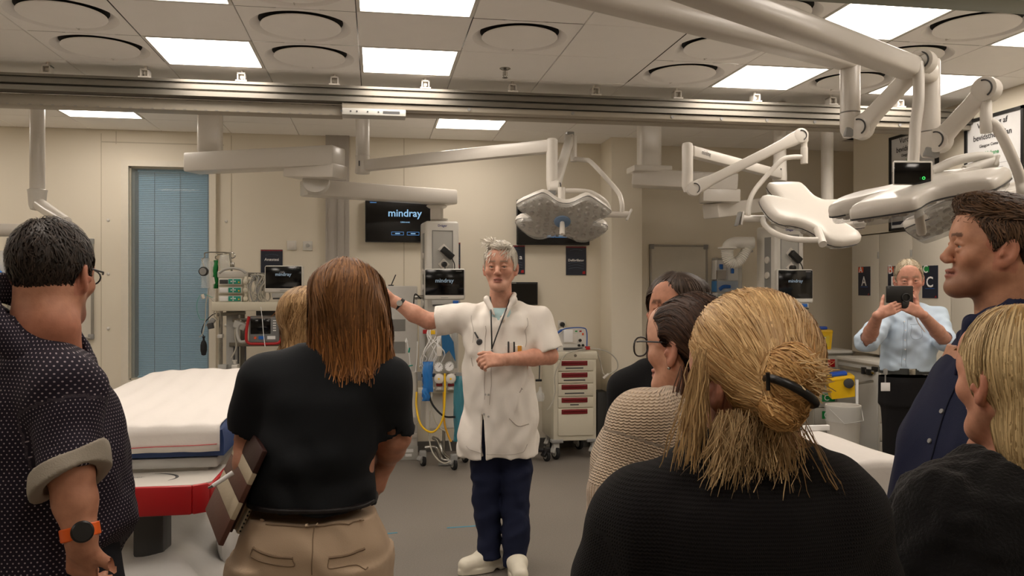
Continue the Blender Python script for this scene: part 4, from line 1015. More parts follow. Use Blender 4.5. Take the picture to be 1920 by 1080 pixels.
# defibrillator
b0 = WY(1038, 656, yF + .05); b1 = WY(1099, 616, yF + .05)
t = thing('defibrillator', 'white and blue defibrillator with paper feed standing on the drawer cart', 'defibrillator', ((b0.x + b1.x) / 2, yF + .1, top))
xa, xb, za, zb = b0.x + .03, b1.x, top + .002, b1.z
part(t, 'casing', MB().prism([(xa, yF + .05, za), (xb, yF + .05, za), (xb, yF + .05, zb - .02), (xb - .02, yF + .05, zb), (xa + .07, yF + .05, zb), (xa, yF + .05, zb - .09)], (0, 0, 0), (0, .17, 0)), m_white2, smooth=0)
part(t, 'blue_handle', MB().tube(spline([(xa + .005, yF + .045, za + .03), (xa - .03, yF + .03, za + .06), (xa - .025, yF + .03, za + .13), (xa + .03, yF + .045, zb - .02), (xa + .1, yF + .05, zb + .004), (xb - .03, yF + .05, zb + .006), (xb + .004, yF + .045, zb - .03), (xb + .006, yF + .045, za + .04)], 6), [.011] * 20 + [.005] * 23, 10), mat('defibrillator blue', (30, 84, 168), .4))
part(t, 'blue_side', MB().rbox((xa - .022, yF + .04, za + .0), (xa + .006, yF + .12, za + .13), .01), mat('defibrillator blue', (30, 84, 168), .4))
part(t, 'paper', MB().rbox((xa + .06, yF + .03, za + .08), (xa + .145, yF + .052, zb - .01), .004), m_print, 'white paper strip')
part(t, 'paper_door', MB().rbox((xa + .065, yF + .042, za + .065), (xa + .185, yF + .052, zb - .05), .004), m_white)
for dx, dz, r_ in ((.235, .095, .014), (.225, .05, .012), (.262, .05, .012)):
    part(t, 'knob', MB().lathe([(r_, 0), (r_, .014), (r_ * .7, .018)], (xa + dx - .02, yF + .05, za + dz), 16, (0, -1, 0)), m_black)
part(t, 'green_button', MB().box((xa + .13 + .04, yF + .046, zb - .03), (xa + .15 + .04, yF + .05, zb - .018)), m_green)
part(t, 'red_button', MB().box((xa + .17 + .04, yF + .046, zb - .03), (xa + .19 + .04, yF + .05, zb - .018)), m_red)
part(t, 'orange_mark', MB().box((xa + .235, yF + .046, zb - .06), (xa + .25, yF + .05, zb - .04)), m_orange)
part(t, 'dark_slot', MB().rbox((xa + .06, yF + .04, za + .008), (xa + .24, yF + .052, za + .03), .003), m_dgrey)
def wc(px, py, dy=0.0): return WY(px, py, yF + dy)
solo('paddle_cable', MB().tube(spline([wc(1098, 654, .03), wc(1086, 656, -.03), wc(1062, 664, -.05), wc(1048, 684, -.05), wc(1040, 705, -.05), wc(1041, 735, -.04), wc(1034, 758, -.05), wc(1026, 768, -.04)], 8), .006, 8), m_cord, 'grey cord draped from the defibrillator over the left of the cart front', 'cable')
t = thing('paddle_lead', 'grey lead looping out right of the defibrillator to a white plug', 'cable', wc(1150, 710))
part(t, 'lead', MB().tube(spline([wc(1099, 655, .05), wc(1115, 654, .03), wc(1140, 660, .03), wc(1156, 675, .02), wc(1157, 692, .02), wc(1140, 702, .03), wc(1131, 700, .05), wc(1126, 680, .06), wc(1119, 658, .08)], 8), .006, 8), m_cord)
part(t, 'plug', MB().cyl(wc(1141, 701, .03), wc(1131, 709, .03), .012), m_white)
part(t, 'red_connector', MB().rbox(wc(1098, 656, .03), wc(1105, 649, .06), .003), m_red)
# chair base behind the coat, and the clear tubing there
p = WH(1025, 866, 0.0); p = Vector((W(1025, 540, 7.35).x, W(1025, 540, 7.35).y, 0))
t = thing('swivel_stool', 'black swivel stool base with a round castor, left of the drawer cart', 'stool', p)
part(t, 'foot', MB().bar((p.x - .3, p.y + .05, .1), (p.x - .01, p.y, .1), .05, .035, .01), m_black)
part(t, 'stem', MB().cyl((p.x - .3, p.y + .05, .1), (p.x - .3, p.y + .05, .42), .025), m_black)
part(t, 'seat', MB().lathe([(.17, 0), (.18, .02), (.18, .05), (.16, .06)], (p.x - .3, p.y + .05, .42), 28), m_black)
castor(t, p, .05, m_black)
for k in range(3):
    an = 1.3 + k * 1.5; castor(t, Vector((p.x - .3 + .28 * math.cos(an), p.y + .05 + .12 * math.sin(an), 0)), .05, m_black)
solo('clear_bottle', MB().lathe([(.03, 0), (.042, .02), (.04, .06), (.02, .09), (.012, .11), (.012, .13)], W(1013, 752, 7.45), 18), m_clear, 'clear suction bottle hanging between white coat and drawer cart', 'bottle')
solo('clamp_bar', MB().bar(W(1004, 713, 7.45), W(1016, 713, 7.45), .03, .02, .004).cyl(W(1011, 713, 7.45), W(1012, 680, 7.5), .005), m_black, 'small black clip on a thin rod left of the drawer cart', 'clamp')
solo('dark_trolley', MB().rbox(WY(1120, 860, 7.55), WY(1140, 730, 7.75), .01), m_dgrey, 'narrow dark unit right of the drawer cart against the wall pier', 'trolley')

# ================================================================ RIGHT BACK: HOSE, GLOVE RACK, CUPBOARDS, CARTS
t = thing('extraction_arm', 'white corrugated extraction hose elbow left of the far right column', 'extraction hose', W(1380, 500, 7.4))
def wx(px, py, dz=0.0): return W(px, py, 7.35 + dz)
part(t, 'pipe', MB().tube(spline([wx(1413, 455, .0), wx(1400, 455), wx(1378, 455), wx(1367, 460), wx(1364, 468)], 6), .052, 18), m_white2)
part(t, 'collar', MB().lathe([(.05, 0), (.085, .004), (.085, .016), (.05, .02)], wx(1364, 467), 24), m_white2)
pts = spline([wx(1364, 466), wx(1364, 480), wx(1369, 490), wx(1379, 493), wx(1389, 486), wx(1398, 472), wx(1404, 461)], 9)
part(t, 'flexible_hose', MB().tube(pts, [.052 + .006 * (i % 2) - .014 * i / len(pts) for i in range(len(pts))], 18), m_white2)
part(t, 'bracket', MB().bar(wx(1402, 472, .1), wx(1412, 471, .1), .02, .02, .004), m_lgrey)
a = wr(1335, 484, 1381, 572); t = thing('glove_rack', 'clear wall rack with blue and brown glove boxes behind the brunette', 'rack', ((a[0] + a[2]) / 2, YB, a[1]))
part(t, 'back_plate', MB().box((a[0], YB - .01, a[1]), (a[2], YB - .001, a[3])), m_lgrey)
part(t, 'clear_front', MB().box((a[0], YB - .13, a[1]), (a[0] + .004, YB - .01, a[3])).box((a[2] - .004, YB - .13, a[1]), (a[2], YB - .01, a[3])).box((a[0], YB - .13, a[1]), (a[2], YB - .126, a[3] - .1)), m_clear)
def gl(px0, py0, px1, py1, m, name, label, dy=.02):
    q = wr(px0, py0, px1, py1, YB - .06); t2 = thing(name, label, 'glove box', ((q[0] + q[2]) / 2, YB - .06, q[1]), 'glove boxes in the clear rack'); part(t2, 'carton', MB().rbox((q[0], YB - .11, q[1]), (q[2], YB - dy, q[3]), .003), m); return t2, q
t2, q = gl(1337, 488, 1358, 524, m_print, 'glove_box', 'white glove carton with brown bottom, top left in the rack'); part(t2, 'brown_panel', MB().rbox((q[0] + .012, YB - .114, q[1]), (q[2] - .002, YB - .109, q[1] + .09), .03), mat('brown print', (120, 84, 40), .5)); part(t2, 'blue_glove', MB().tube([(q[0] + .06, YB - .118, q[1] + .1), (q[0] + .06, YB - .118, q[1] + .15)], .02, 8), m_blue)
t2, q = gl(1361, 488, 1380, 526, m_print, 'glove_box', 'white glove carton with a blue tab, top right in the rack'); part(t2, 'blue_glove', MB().tube([(q[0] + .04, YB - .118, q[1] + .07), (q[0] + .04, YB - .118, q[1] + .13)], .02, 8), m_blue)
t2, q = gl(1337, 527, 1380, 547, mat('pale blue carton', (70, 136, 200), .5), 'glove_box', 'blue glove carton in the middle of the rack'); part(t2, 'blue_glove', MB().tube(spline([(q[0] + .04, YB - .12, q[1] + .02), (q[0] + .08, YB - .125, q[1] + .05), (q[0] + .15, YB - .12, q[1] + .05)], 5), .02, 8), m_blue)
t2, q = gl(1337, 549, 1380, 570, m_print, 'glove_box', 'white glove carton with green leaf mark, lowest in the rack'); part(t2, 'blue_glove', MB().ball((q[0] + .13, YB - .118, q[1] + .045), .03, 12, (1, .4, .5)), m_blue); part(t2, 'green_mark', MB().box((q[0] + .02, YB - .1115, q[1] + .02), (q[0] + .06, YB - .109, q[1] + .09)), mat('pale green print', (120, 170, 140), .5))
# left edge glove rack
a = wr(-8, 471, 23, 552); t = thing('glove_rack', 'clear wall rack with blue gloves at the left picture edge', 'rack', ((a[0] + a[2]) / 2, YB, a[1]))
part(t, 'back_plate', MB().box((a[0], YB - .03, a[1]), (a[2], YB - .019, a[3])), m_white2)
part(t, 'clear_front', MB().box((a[0], YB - .14, a[1]), (a[2], YB - .136, a[3])).box((a[2] - .004, YB - .14, a[1]), (a[2], YB - .02, a[3])), m_clear)
part(t, 'glove_carton', MB().rbox((a[0] + .01, YB - .12, a[1] + .01), (a[2] - .012, YB - .04, a[1] + .2), .003), m_print)
part(t, 'blue_glove', MB().ball((a[2] - .1, YB - .15, a[1] + .22), .06, 14, (1, .5, 1.3)).ball((a[2] - .06, YB - .155, a[1] + .17), .05, 14, (1, .5, .9)), mat('blue nitrile', (20, 110, 200), .45))

# cupboards on the right wall
XC = 4.405
def cup(px0, px1, key):
    y0, y1 = WX(px1, 540, XC).y, WX(px0, 540, XC).y
    zb, zt = .955, 2.03
    t = thing('wall_cupboard', key, 'cupboard', (4.6, (y0 + y1) / 2, zb), 'pale wall cupboards over the counter')
    part(t, 'body', MB().box((XC + .022, y0 + .001, zb), (4.775, y1 - .001, zt)), m_white2)
    d = part(t, 'door', MB().rbox((XC, y0 + .004, zb + .004), (XC + .02, y1 - .004, zt - .002), .003), mat('cupboard door', (203, 197, 184), .45, var=.015))
    part(d, 'hinge', MB().rbox((XC - .006, y0 + .0, zb + .1), (XC + .002, y0 + .02, zb + .16), .002).rbox((XC - .006, y0, zt - .22), (XC + .002, y0 + .02, zt - .16), .002), m_lgrey)
    part(d, 'handle', MB().tube([(XC + .002, y0 + .09, zb + .15), (XC - .025, y0 + .09, zb + .15), (XC - .025, y0 + .09, zb + .3), (XC + .002, y0 + .09, zb + .3)], .005, 8), m_steel)
    return t
cup(1597, 1648, 'wall cupboard with the A sign, farthest in the row')
cup(1648, 1710, 'wall cupboard with the B sign, behind the man with the phone')
cup(1710, 1783, 'wall cupboard with the C sign, right of the man with the phone')
cup(1783, 1872, 'wall cupboard mostly hidden behind the dark-haired man in navy')
def sign(px0, px1, py0, py1, big, tag, m, label):
    p0, p1 = WX(px0, (py0 + py1) / 2, XC - .001), WX(px1, (py0 + py1) / 2, XC - .001)
    pm = (px0 + px1) / 2; zt, zb = WX(pm, py0, XC).z, WX(pm, py1, XC).z
    y0, y1 = p1.y, p0.y; w = y1 - y0; h = zt - zb
    t = thing('letter_sign', label, 'sign', (XC - .003, (y0 + y1) / 2, zb), 'dark letter signs on the cupboards')
    part(t, 'sheet', MB().box((XC - .005, y0, zb), (XC - .001, y1, zt)), m_navy)
    rt = (0, -1, 0)
    def at(f, g): return (XC - .0055, y1 - w * f, zb + h * g)
    text(t, big, at(.5, .5), w * .44, rt, UP, m_print, height=h * .33)
    part(t, 'tag', MB().box((XC - .0065, y1 - w * .44, zt - h * .2), (XC - .004, y1 - w * .03, zt - h * .015)), m)
    text(t, tag, (XC - .0067, y1 - w * .235, zt - h * .1), w * .3, rt, UP, m_print)
    part(t, 'red_mark', MB().add([(XC - .0062, y0 + w * .05, zb + h * .02), (XC - .0062, y0 + w * .2, zb + h * .02), (XC - .0062, y0 + w * .1, zb + h * .09)], [(0, 1, 2)]), m_red, smooth=0)
    part(t, 'blue_line', MB().box((XC - .0062, y0 + w * .2, zb + h * .29), (XC - .005, y1 - w * .2, zb + h * .305)), m_blue)
sign(1610, 1632, 500, 554, 'A', 'A', m_orange, 'dark sign with a large white A and orange tag')
sign(1665.5, 1690, 499, 556, 'B', 'B', m_orange, 'dark sign with a large white B half hidden by the phone man\'s head')
sign(1730, 1759, 498, 559, 'C', 'C', m_green, 'dark sign with a large white C and green tag')
# framed posters on the bulkhead
XP = XR - .002
def framed(px0, px1, py_t0, py_b0, label, sc):
    """px0 far edge, px1 near edge; py at the far edge"""
    y1, y0 = WX(px0, 300, XP).y, WX(px1, 300, XP).y
    zt, zb = WX(px0, py_t0, XP).z, WX(px0, py_b0, XP).z
    t = thing('framed_poster', label, 'poster', (XP, (y0 + y1) / 2, zb), 'black-framed white posters on the right wall')
    f = MB(); b = .022
    f.box((XP - .025, y0, zb), (XP - .001, y0 + b, zt)).box((XP - .025, y1 - b, zb), (XP - .001, y1, zt)).box((XP - .025, y0, zb), (XP - .001, y1, zb + b)).box((XP - .025, y0, zt - b), (XP - .001, y1, zt))
    part(t, 'frame', f, m_black); part(t, 'sheet', MB().box((XP - .012, y0 + .01, zb + .01), (XP - .002, y1 - .01, zt - .01)), mat('poster paper', (214, 214, 214), .6))
    w, h = y1 - y0, zt - zb; rt = (0, -1, 0); X = XP - .0125
    def at(f_, g): return (X, y1 - w * f_, zt - h * g)
    for q, g, f_, m in (('Vurdering af', .07, .52, m_ink), ('bevidsthedsplan', .16, .65, m_ink), ('Glasgow Coma Scala', .223, .44, m_ink), ('Voksne', .282, .23, m_green)): text(t, q, at(.475, g), w * f_, rt, UP, m)
    for k in range(3):
        g0 = .37 + .2 * k
        part(t, 'navy_box', MB().prism([at(.05, g0), at(.24, g0), at(.3, g0 + .02), at(.3, g0 + .14), at(.24, g0 + .17), at(.05, g0 + .17)], (0, 0, 0), (-.0006, 0, 0)), m_navy, smooth=0)
        bx = MB(); lw = .003
        A, B = at(.32, g0), at(.95, g0 + .18)
        bx.box((X - .0006, B[1], A[2] - lw), (X, A[1], A[2])).box((X - .0006, B[1], B[2]), (X, A[1], B[2] + lw)).box((X - .0006, B[1], B[2]), (X, B[1] + lw, A[2])).box((X - .0006, A[1] - lw, B[2]), (X, A[1], A[2]))
        for q in range(4):
            c0, c1 = at(.36, g0 + .03 + q * .035), at(.36 + .3 + .08 * ((q * 7 + k) % 3), g0 + .034 + q * .035); bx.box((X - .0006, c1[1], c1[2]), (X, c0[1], c0[2]))
        part(t, 'text_box', bx, mat('grey print', (150, 150, 152), .6), smooth=0)
    return t
framed(1671, 1761, 259, 434, 'black-framed poster behind the control screen, farther of the two', 1)
framed(1813, 1924, 228, 470, 'large black-framed poster cut by the right picture edge', 1)
# drawer units and counter
m_unit = mat('unit grey', (178, 174, 164), .45)
def unit(x0, x1, y0, y1, zt, label, tags, n, side=True):
    t = thing('drawer_unit', label, 'drawer unit', ((x0 + x1) / 2, y0, 0), 'grey drawer units under the cupboards')
    part(t, 'body', MB().box((x0, y0 + .012, .1), (x1, y1, zt - .03)), m_unit)
    part(t, 'worktop', MB().rbox((x0 - .015, y0 - .015, zt - .03), (x1 + .005, y1, zt), .006), m_white2)
    part(t, 'plinth', MB().box((x0 + .03, y0 + .05, 0), (x1 - .03, y1 - .03, .1)), m_dgrey)
    h = (zt - .05 - .11) / n
    for k in range(n):
        z0 = .11 + h * k
        d = part(t, 'drawer', MB().rbox((x0 + .008, y0 - .004, z0 + .004), (x1 - .008, y0 + .012, z0 + h - .004), .004), m_unit)
        s, m = tags[(n - 1 - k) % len(tags)]
        if s:
            part(d, 'tag', MB().box((x0 + .08, y0 - .0065, z0 + h * .35), (x0 + .21, y0 - .003, z0 + h * .8)), m)
            text(d, s, (x0 + .125, y0 - .0068, z0 + h * .58), .05, (1, 0, 0), UP, m_print)
    part(t, 'clip', MB().rbox((x0 - .02, y0 + .02, zt - .085), (x0 + .0, y0 + .09, zt - .045), .004), m_black)
    return t
unit(4.03, 4.44, 7.1, 7.72, .965, 'grey drawer unit in the far corner under a yellow sharps box', [('A', m_red), ('', None), ('C', m_green), ('C', m_green), ('', None)], 5)
u2 = unit(4.16, 4.76, 6.28, 6.92, .93, 'grey drawer unit beside the man with the phone', [('C', m_green), ('', None), ('C', m_green), ('C', m_green), ('', None)], 5)
part(u2, 'side_panel', MB().rbox((4.148, 6.3, .12), (4.16, 6.88, .88), .004), m_lgrey)
part(u2, 'side_rail', MB().bar((4.14, 6.32, .84), (4.14, 6.86, .84), .02, .03, .004), m_steel)
part(u2, 'black_clip', MB().rbox((4.12, 6.36, .81), (4.15, 6.42, .86), .004).rbox((4.12, 6.45, .81), (4.15, 6.49, .87), .004), m_black)
solo('counter', MB().rbox((4.16, 4.25, .87), (4.775, 6.25, .915), .006), m_white2, 'pale counter top along the right wall behind the phone man', 'counter')
solo('base_cabinet', MB().rbox((4.2, 4.3, .0), (4.775, 6.24, .865), .006), m_unit, 'grey base cabinet under the counter behind the phone man', 'cabinet')
def sharps(label, c, tilt, w, h, mount):
    t = thing('sharps_box', label, 'sharps box', c, 'yellow sharps boxes with blue lids')
    M = Matrix.Translation(c) @ Matrix.Rotation(R(tilt), 4, 'Y') @ Matrix.Rotation(R(-20), 4, 'Z')
    def mk(): m = MB(); m.M = M; return m
    d = w * .8
    part(t, 'tub', mk().add([(-w * .44, -d * .44, 0), (w * .44, -d * .44, 0), (w * .44, d * .44, 0), (-w * .44, d * .44, 0), (-w / 2, -d / 2, h * .72), (w / 2, -d / 2, h * .72), (w / 2, d / 2, h * .72), (-w / 2, d / 2, h * .72)], [(0, 3, 2, 1), (4, 5, 6, 7), (0, 1, 5, 4), (1, 2, 6, 5), (2, 3, 7, 6), (3, 0, 4, 7)]), m_yellow)
    part(t, 'collar', mk().rbox((-w * .53, -d * .53, h * .7), (w * .53, d * .53, h * .86), .012), m_yellow)
    part(t, 'blue_lid', mk().rbox((-w * .3, -d * .3, h * .86), (w * .3, d * .3, h), .01), mat('lid blue', (24, 80, 190), .4), 'blue lid')
    if not mount:
        part(t, 'label', mk().box((-w * .36, -d * .49, h * .12), (w * .36, -d * .472, h * .6)), mat('label yellow', (226, 200, 60), .5))
        part(t, 'hazard_mark', mk().lathe([(w * .12, 0), (w * .11, .002)], (0, -d * .492, h * .32), 14, (0, -1, 0)).box((-w * .3, -d * .494, h * .5), (w * .2, -d * .491, h * .54)), m_print)
    else:
        part(t, 'dial', mk().lathe([(w * .2, 0), (w * .19, .02), (w * .1, .026)], (w * .26, -d * .5, h * .58), 18, (0, -1, 0)), m_dgrey)
        part(t, 'bracket', mk().bar((w * .3, -d * .4, h * .5), (w * .3 + .20, -d * .1, h * .48), .02, .02, .004), m_steel)
    return t
sharps('yellow sharps box with blue lid standing on the corner drawer unit', Vector((4.21, 7.3, .967)), 0, .195, .215, False)
sharps('tilted yellow sharps box with a dark dial, clipped to the drawer unit side', Vector((3.90, 6.42, .63)), -9, .21, .21, True)
# bin with a bag
p = W(1581, 540, 6.5); p = Vector((p.x, p.y, 0))
t = thing('waste_bin', 'white waste bin with a clear liner under the tilted sharps box', 'bin', p)
part(t, 'bucket', MB().lathe([(.105, 0), (.108, .01), (.128, .6), (.134, .61), (.134, .625), (.124, .625), (.104, .02)], p, 32), m_white2)
part(t, 'liner', MB().lathe([(.136, .627), (.139, .6), (.134, .55), (.136, .5)], p, 32, cap=False), m_clear)
part(t, 'bail', MB().tube([Vector((p.x - .135, p.y - .03, .6)), Vector((p.x - .08, p.y - .15, .5)), Vector((p.x + .08, p.y - .15, .52)), Vector((p.x + .135, p.y - .03, .6))], .004, 6), m_lgrey)
p2 = W(1607, 712, 6.62)
solo('white_rod', MB().cyl((p2.x, p2.y, 0.0), p2, .011), m_print, 'slim white rod standing upright right of the waste bin', 'rod')

# ================================================================ BEDS
# -- left trolley
zf = 3.35
XL0, XR0 = W(26, 820, zf).x, W(412, 820, zf).x
bx = (XL0 + XR0) / 2; by = W(220, 820, zf).y; bw = .80
tL = thing('hospital_trolley', 'white hospital trolley with red-edged foot shelf, left of the brown-haired woman', 'trolley', (bx, by + .9, 0))
XR0 = W(410, 820, zf).x; XL0 = XR0 - bw; bx = (XL0 + XR0) / 2
h1, h0 = .985, .875
m_mat = mat('blue mattress cover', (36, 62, 112), .55, bump=.3, bscale=30)
part(tL, 'platform', MB().rbox((XL0 + .02, by + .02, .80), (XR0 - .02, by + 2.0, .845), .01), m_lgrey)
part(tL, 'litter_frame', MB().rbox((XL0 + .06, by + .05, .70), (XR0 - .06, by + 1.9, .80), .015), m_white2)
tray_y0 = W(225, 905, 3.15).y; ty1 = by + .05
part(tL, 'foot_shelf', MB().prism([(XL0 + .0, tray_y0 + .03, .765), (XL0 + .03, tray_y0, .765), (XR0 - .06, tray_y0, .765), (XR0 - .01, tray_y0 + .05, .765), (XR0 - .0, ty1 + .1, .765), (XL0, ty1 + .1, .765)], (0, 0, 0), (0, 0, .02)), m_white)
lip = [(XL0 + .0, tray_y0 + .05), (XL0 + .03, tray_y0 - .006), (XR0 - .07, tray_y0 - .006), (XR0 - .015, tray_y0 + .03), (XR0 + .006, ty1 + .05)]
def lipbar(i, zl): return MB().bar((*lip[i], .74 if zl else .75), (*lip[i + 1], .74 if zl else .75), .022, .085 if zl else .06, .008)
lm = MB()
lm.bar((lip[0][0], lip[0][1], .745), (lip[1][0], lip[1][1], .745), .022, .08, .008).bar((lip[1][0], lip[1][1], .745), (bx + .12, lip[1][1], .745), .022, .08, .008).bar((bx + .11, lip[1][1], .728), (lip[2][0], lip[2][1], .728), .022, .115, .01).bar((lip[2][0] - .004, lip[2][1], .728), (lip[3][0], lip[3][1], .728), .022, .115, .01).bar((lip[3][0], lip[3][1] - .003, .735), (lip[4][0], lip[4][1], .745), .022, .09, .01)
part(tL, 'red_edge', lm, m_red, 'bright red shelf edge')
arc = [(bx + .1 + .14 * math.sin(a), tray_y0 + .14 - .09 * math.cos(a), .7855) for a in np.linspace(1.0, 2.9, 12)]
part(tL, 'grey_arc', MB().tube(arc, [.001 + .006 * math.sin(math.pi * i / 11) for i in range(12)], 6, flat=.3), m_dgrey)
text(tL, 'stryker', (bx + .06, tray_y0 + .16, .7855), .1, (1, 0, 0), (0, 1, 0), m_grey)
cx = W(283, 1000, 3.4)
part(tL, 'lift_column', MB().rbox((cx.x - .058, cx.y - .05, .45), (cx.x + .062, cx.y + .09, .70), .012), m_dgrey)
part(tL, 'column_collar', MB().rbox((cx.x - .05, cx.y - .04, .66), (cx.x + .075, cx.y + .1, .765), .012), mat('column grey', (86, 86, 86), .45))
def hood():
    vs, fs = [], []; NX, NY = 28, 40
    for i in range(NX + 1):
        for j in range(NY + 1):
            u, v = i / NX * 2 - 1, j / NY
            y = cx.y - .28 + v * 2.05; wv = .42 - .07 * math.exp(-((v - .12) / .1) ** 2) + .03 * math.cos(v * 9)
            x = bx + u * wv
            z = .44 - .15 * abs(u) ** 3 + .06 * math.exp(-((u - .62) / .28) ** 2 - ((v - .10) / .1) ** 2) + .06 * math.exp(-((u + .62) / .3) ** 2 - ((v - .2) / .12) ** 2)
            z += .10 * math.exp(-((u * 1.0) / .35) ** 2) * min(1, max(0, (v - .1) / .15)) - .16 * max(0, (.08 - v) / .08) ** 2 - .16 * max(0, (v - .92) / .08) ** 2
            vs.append((x, y, z))
    for i in range(NX):
        for j in range(NY):
            a = i * (NY + 1) + j; fs.append((a, a + NY + 1, a + NY + 2, a + 1))
    n = len(vs); vs += [(x, y, .16) for x, y, z in vs[:]]
    def edge(k): 
        for a, b in zip(k[:-1], k[1:]): fs.append((a, b, b + n, a + n))
    edge([j for j in range(NY + 1)]); edge([NX * (NY + 1) + j for j in range(NY + 1)][::-1]); edge([i * (NY + 1) for i in range(NX + 1)][::-1]); edge([i * (NY + 1) + NY for i in range(NX + 1)])
    return MB().add(vs, fs)
part(tL, 'base_hood', hood(), mat('trolley white', (208, 208, 206), .25, coat=.2), smooth=60)
part(tL, 'base_frame', MB().rbox((bx - .3, cx.y - .2, .12), (bx + .3, cx.y + 1.7, .2), .02), m_grey)
for sx in (-.27, .27):
    for yy in (cx.y - .12, cx.y + 1.6): castor(tL, Vector((bx + sx, yy, 0)), .09, m_lgrey)
part(tL, 'wheel_cover', MB().ball((bx + .36, cx.y + .35, .42), .12, 20, (.35, 1.3, 1.1)), mat('trolley white', (208, 208, 206), .25, coat=.2))
part(tL, 'warning_symbol', MB().tube([(bx - .27 + .035 * math.cos(a), cx.y - .0 + .02 * math.sin(a), .40) for a in np.linspace(0, 6.28, 16)], .002, 5), m_dgrey)
# side rail with steel fittings
sr = MB(); xr = XR0 + .07
sr.bar((xr, by + .05, .80), (xr - .01, by + 1.5, .86), .02, .11, .008)
part(tL, 'side_rail', sr, m_alu, smooth=40)
for k in range(9):
    y = by + .08 + .15 * k; part(tL, 'rail_fitting', MB().lathe([(.016, 0), (.022, .01), (.022, .026), (.014, .034)], (xr + .012, y, .815 + .005 * k), 12, (1, 0, 0)).bar((xr + .03, y, .82), (xr + .034, y + .06, .84), .012, .02, .004), m_steel)
part(tL, 'red_strip', MB().bar((xr + .02, by + .1, .765), (xr + .01, by + 1.2, .80), .012, .03, .004), m_red)
# mattress and sheet
def slab(x0, x1, y0, y1, ztop, thick, rise=0.0, r=.03, nx=10, ny=26, sag=0.0):
    """soft slab whose far end may rise"""
    vs, fs = [], []; ring = []
    prof = [(-1, 0), (-1, .55), (-.985, .85), (-.95, 1), (0, 1), (.95, 1), (.985, .85), (1, .55), (1, 0)]
    def zz(v): return ztop + rise * max(0, (v - .55) / .45) ** 1.3
    for j in range(ny + 1):
        v = j / ny; y = y0 + (y1 - y0) * v; e = min(1, .82 + 6 * v, .82 + 6 * (1 - v))
        for u, w in prof:
            vs.append(((x0 + x1) / 2 + u * (x1 - x0) / 2, y, ztop + (zz(v) - ztop) * (1 - .8 * abs(u) ** 4) - thick + thick * (w * (e if w == 1 else 1)) - sag * (1 - u * u)))
    m = len(prof)
    for j in range(ny):
        for k in range(m - 1): fs.append((j * m + k, j * m + k + 1, (j + 1) * m + k + 1, (j + 1) * m + k))
        fs.append((j * m + m - 1, j * m, (j + 1) * m, (j + 1) * m + m - 1))
    fs.append(tuple(range(m))); fs.append(tuple(range(ny * m, ny * m + m)))
    return MB().add(vs, fs)
solo('mattress', slab(XL0, XR0 + .006, by + .012, by + 1.98, h1 - .006, .128, .045), m_mat, 'blue mattress under the white sheet on the left trolley', 'mattress', smooth=50)
def sheet(x0, x1, y0, y1, zt, drop, rise, hemx, seed, sideL, sideR, name, label, red=True):
    """cloth over a slab: top plus a front drop and side drops"""
    rr = np.random.default_rng(seed); vs, fs = [], []
    NU, NV = 44, 60
    wtot = (x1 - x0) + sideL + sideR; ltot = (y1 - y0) + drop
    def fold(d, z0):
        """d > 0 beyond the edge: turned down over a rounded corner"""
        r = .02
        if d <= 0: return 0, 0
        if d < r * 1.57: a = d / r; return r * math.sin(a), -r * (1 - math.cos(a))
        return r, -r - (d - r * 1.57)
    for j in range(NV + 1):
        t_ = j / NV * ltot
        dF = drop - t_
        v = max(0, (t_ - drop)) / (y1 - y0)
        zr0 = rise * max(0, (v - .55) / .45) ** 1.3
        oy, ozf = fold(dF, 0)
        y = y0 + max(0, t_ - drop) - oy
        for i in range(NU + 1):
            s_ = i / NU * wtot - sideL
            zr = zr0 * (1 - .8 * min(1, abs(s_ / (x1 - x0) * 2 - 1)) ** 4)
            dx = max(-s_, s_ - (x1 - x0)); ox, ozs = fold(dx, 0)
            x = x0 + min(max(s_, 0), x1 - x0) + (ox if s_ > 0 else -ox)
            z = zt + zr + min(ozf, 0) + ozs * (1 if dF <= 0 else .0)
            if dF > 0 and dx > 0: z = zt + zr + min(ozf, ozs); 
            wv = .004 * math.sin(x * 21 + y * 5) * math.sin(y * 7 + seed) + .003 * math.sin(x * 47 + z * 30)
            yy = y - (.006 * math.sin(x * 18 + 2) * min(1, dF / .1) if dF > 0 else 0)
            vs.append((x, yy, z + wv * (1 if dF <= 0 else .3)))
    for j in range(NV):
        for i in range(NU):
            a = j * (NU + 1) + i; fs.append((a, a + 1, a + NU + 2, a + NU + 1))
    t = thing(name, label, 'sheet', ((x0 + x1) / 2, (y0 + y1) / 2, zt - .1))
    s = part(t, 'cloth', MB().add(vs, fs), m_sheet, smooth=80)
    so = s.modifiers.new('thickness', 'SOLIDIFY'); so.thickness = .002; so.offset = 1
    if red:
        part(t, 'red_hem_stripe', MB().tube([(x0 + (x1 - x0) * q, y0 - .025 - .006 * math.sin((x0 + (x1 - x0) * q) * 18 + 2), zt - drop + .03 + .012 * q * q) for q in np.linspace(.0, .99, 24)], .0016, 5), mat('red thread', (200, 60, 70), .7))
    return t
sheet(XL0 - .004, XR0 - .008, by + .01, by + 1.96, h1 + .0, .122, .045, 0, 3, .06, .002, 'bed_sheet', 'white sheet with red hem stripe over the left trolley')
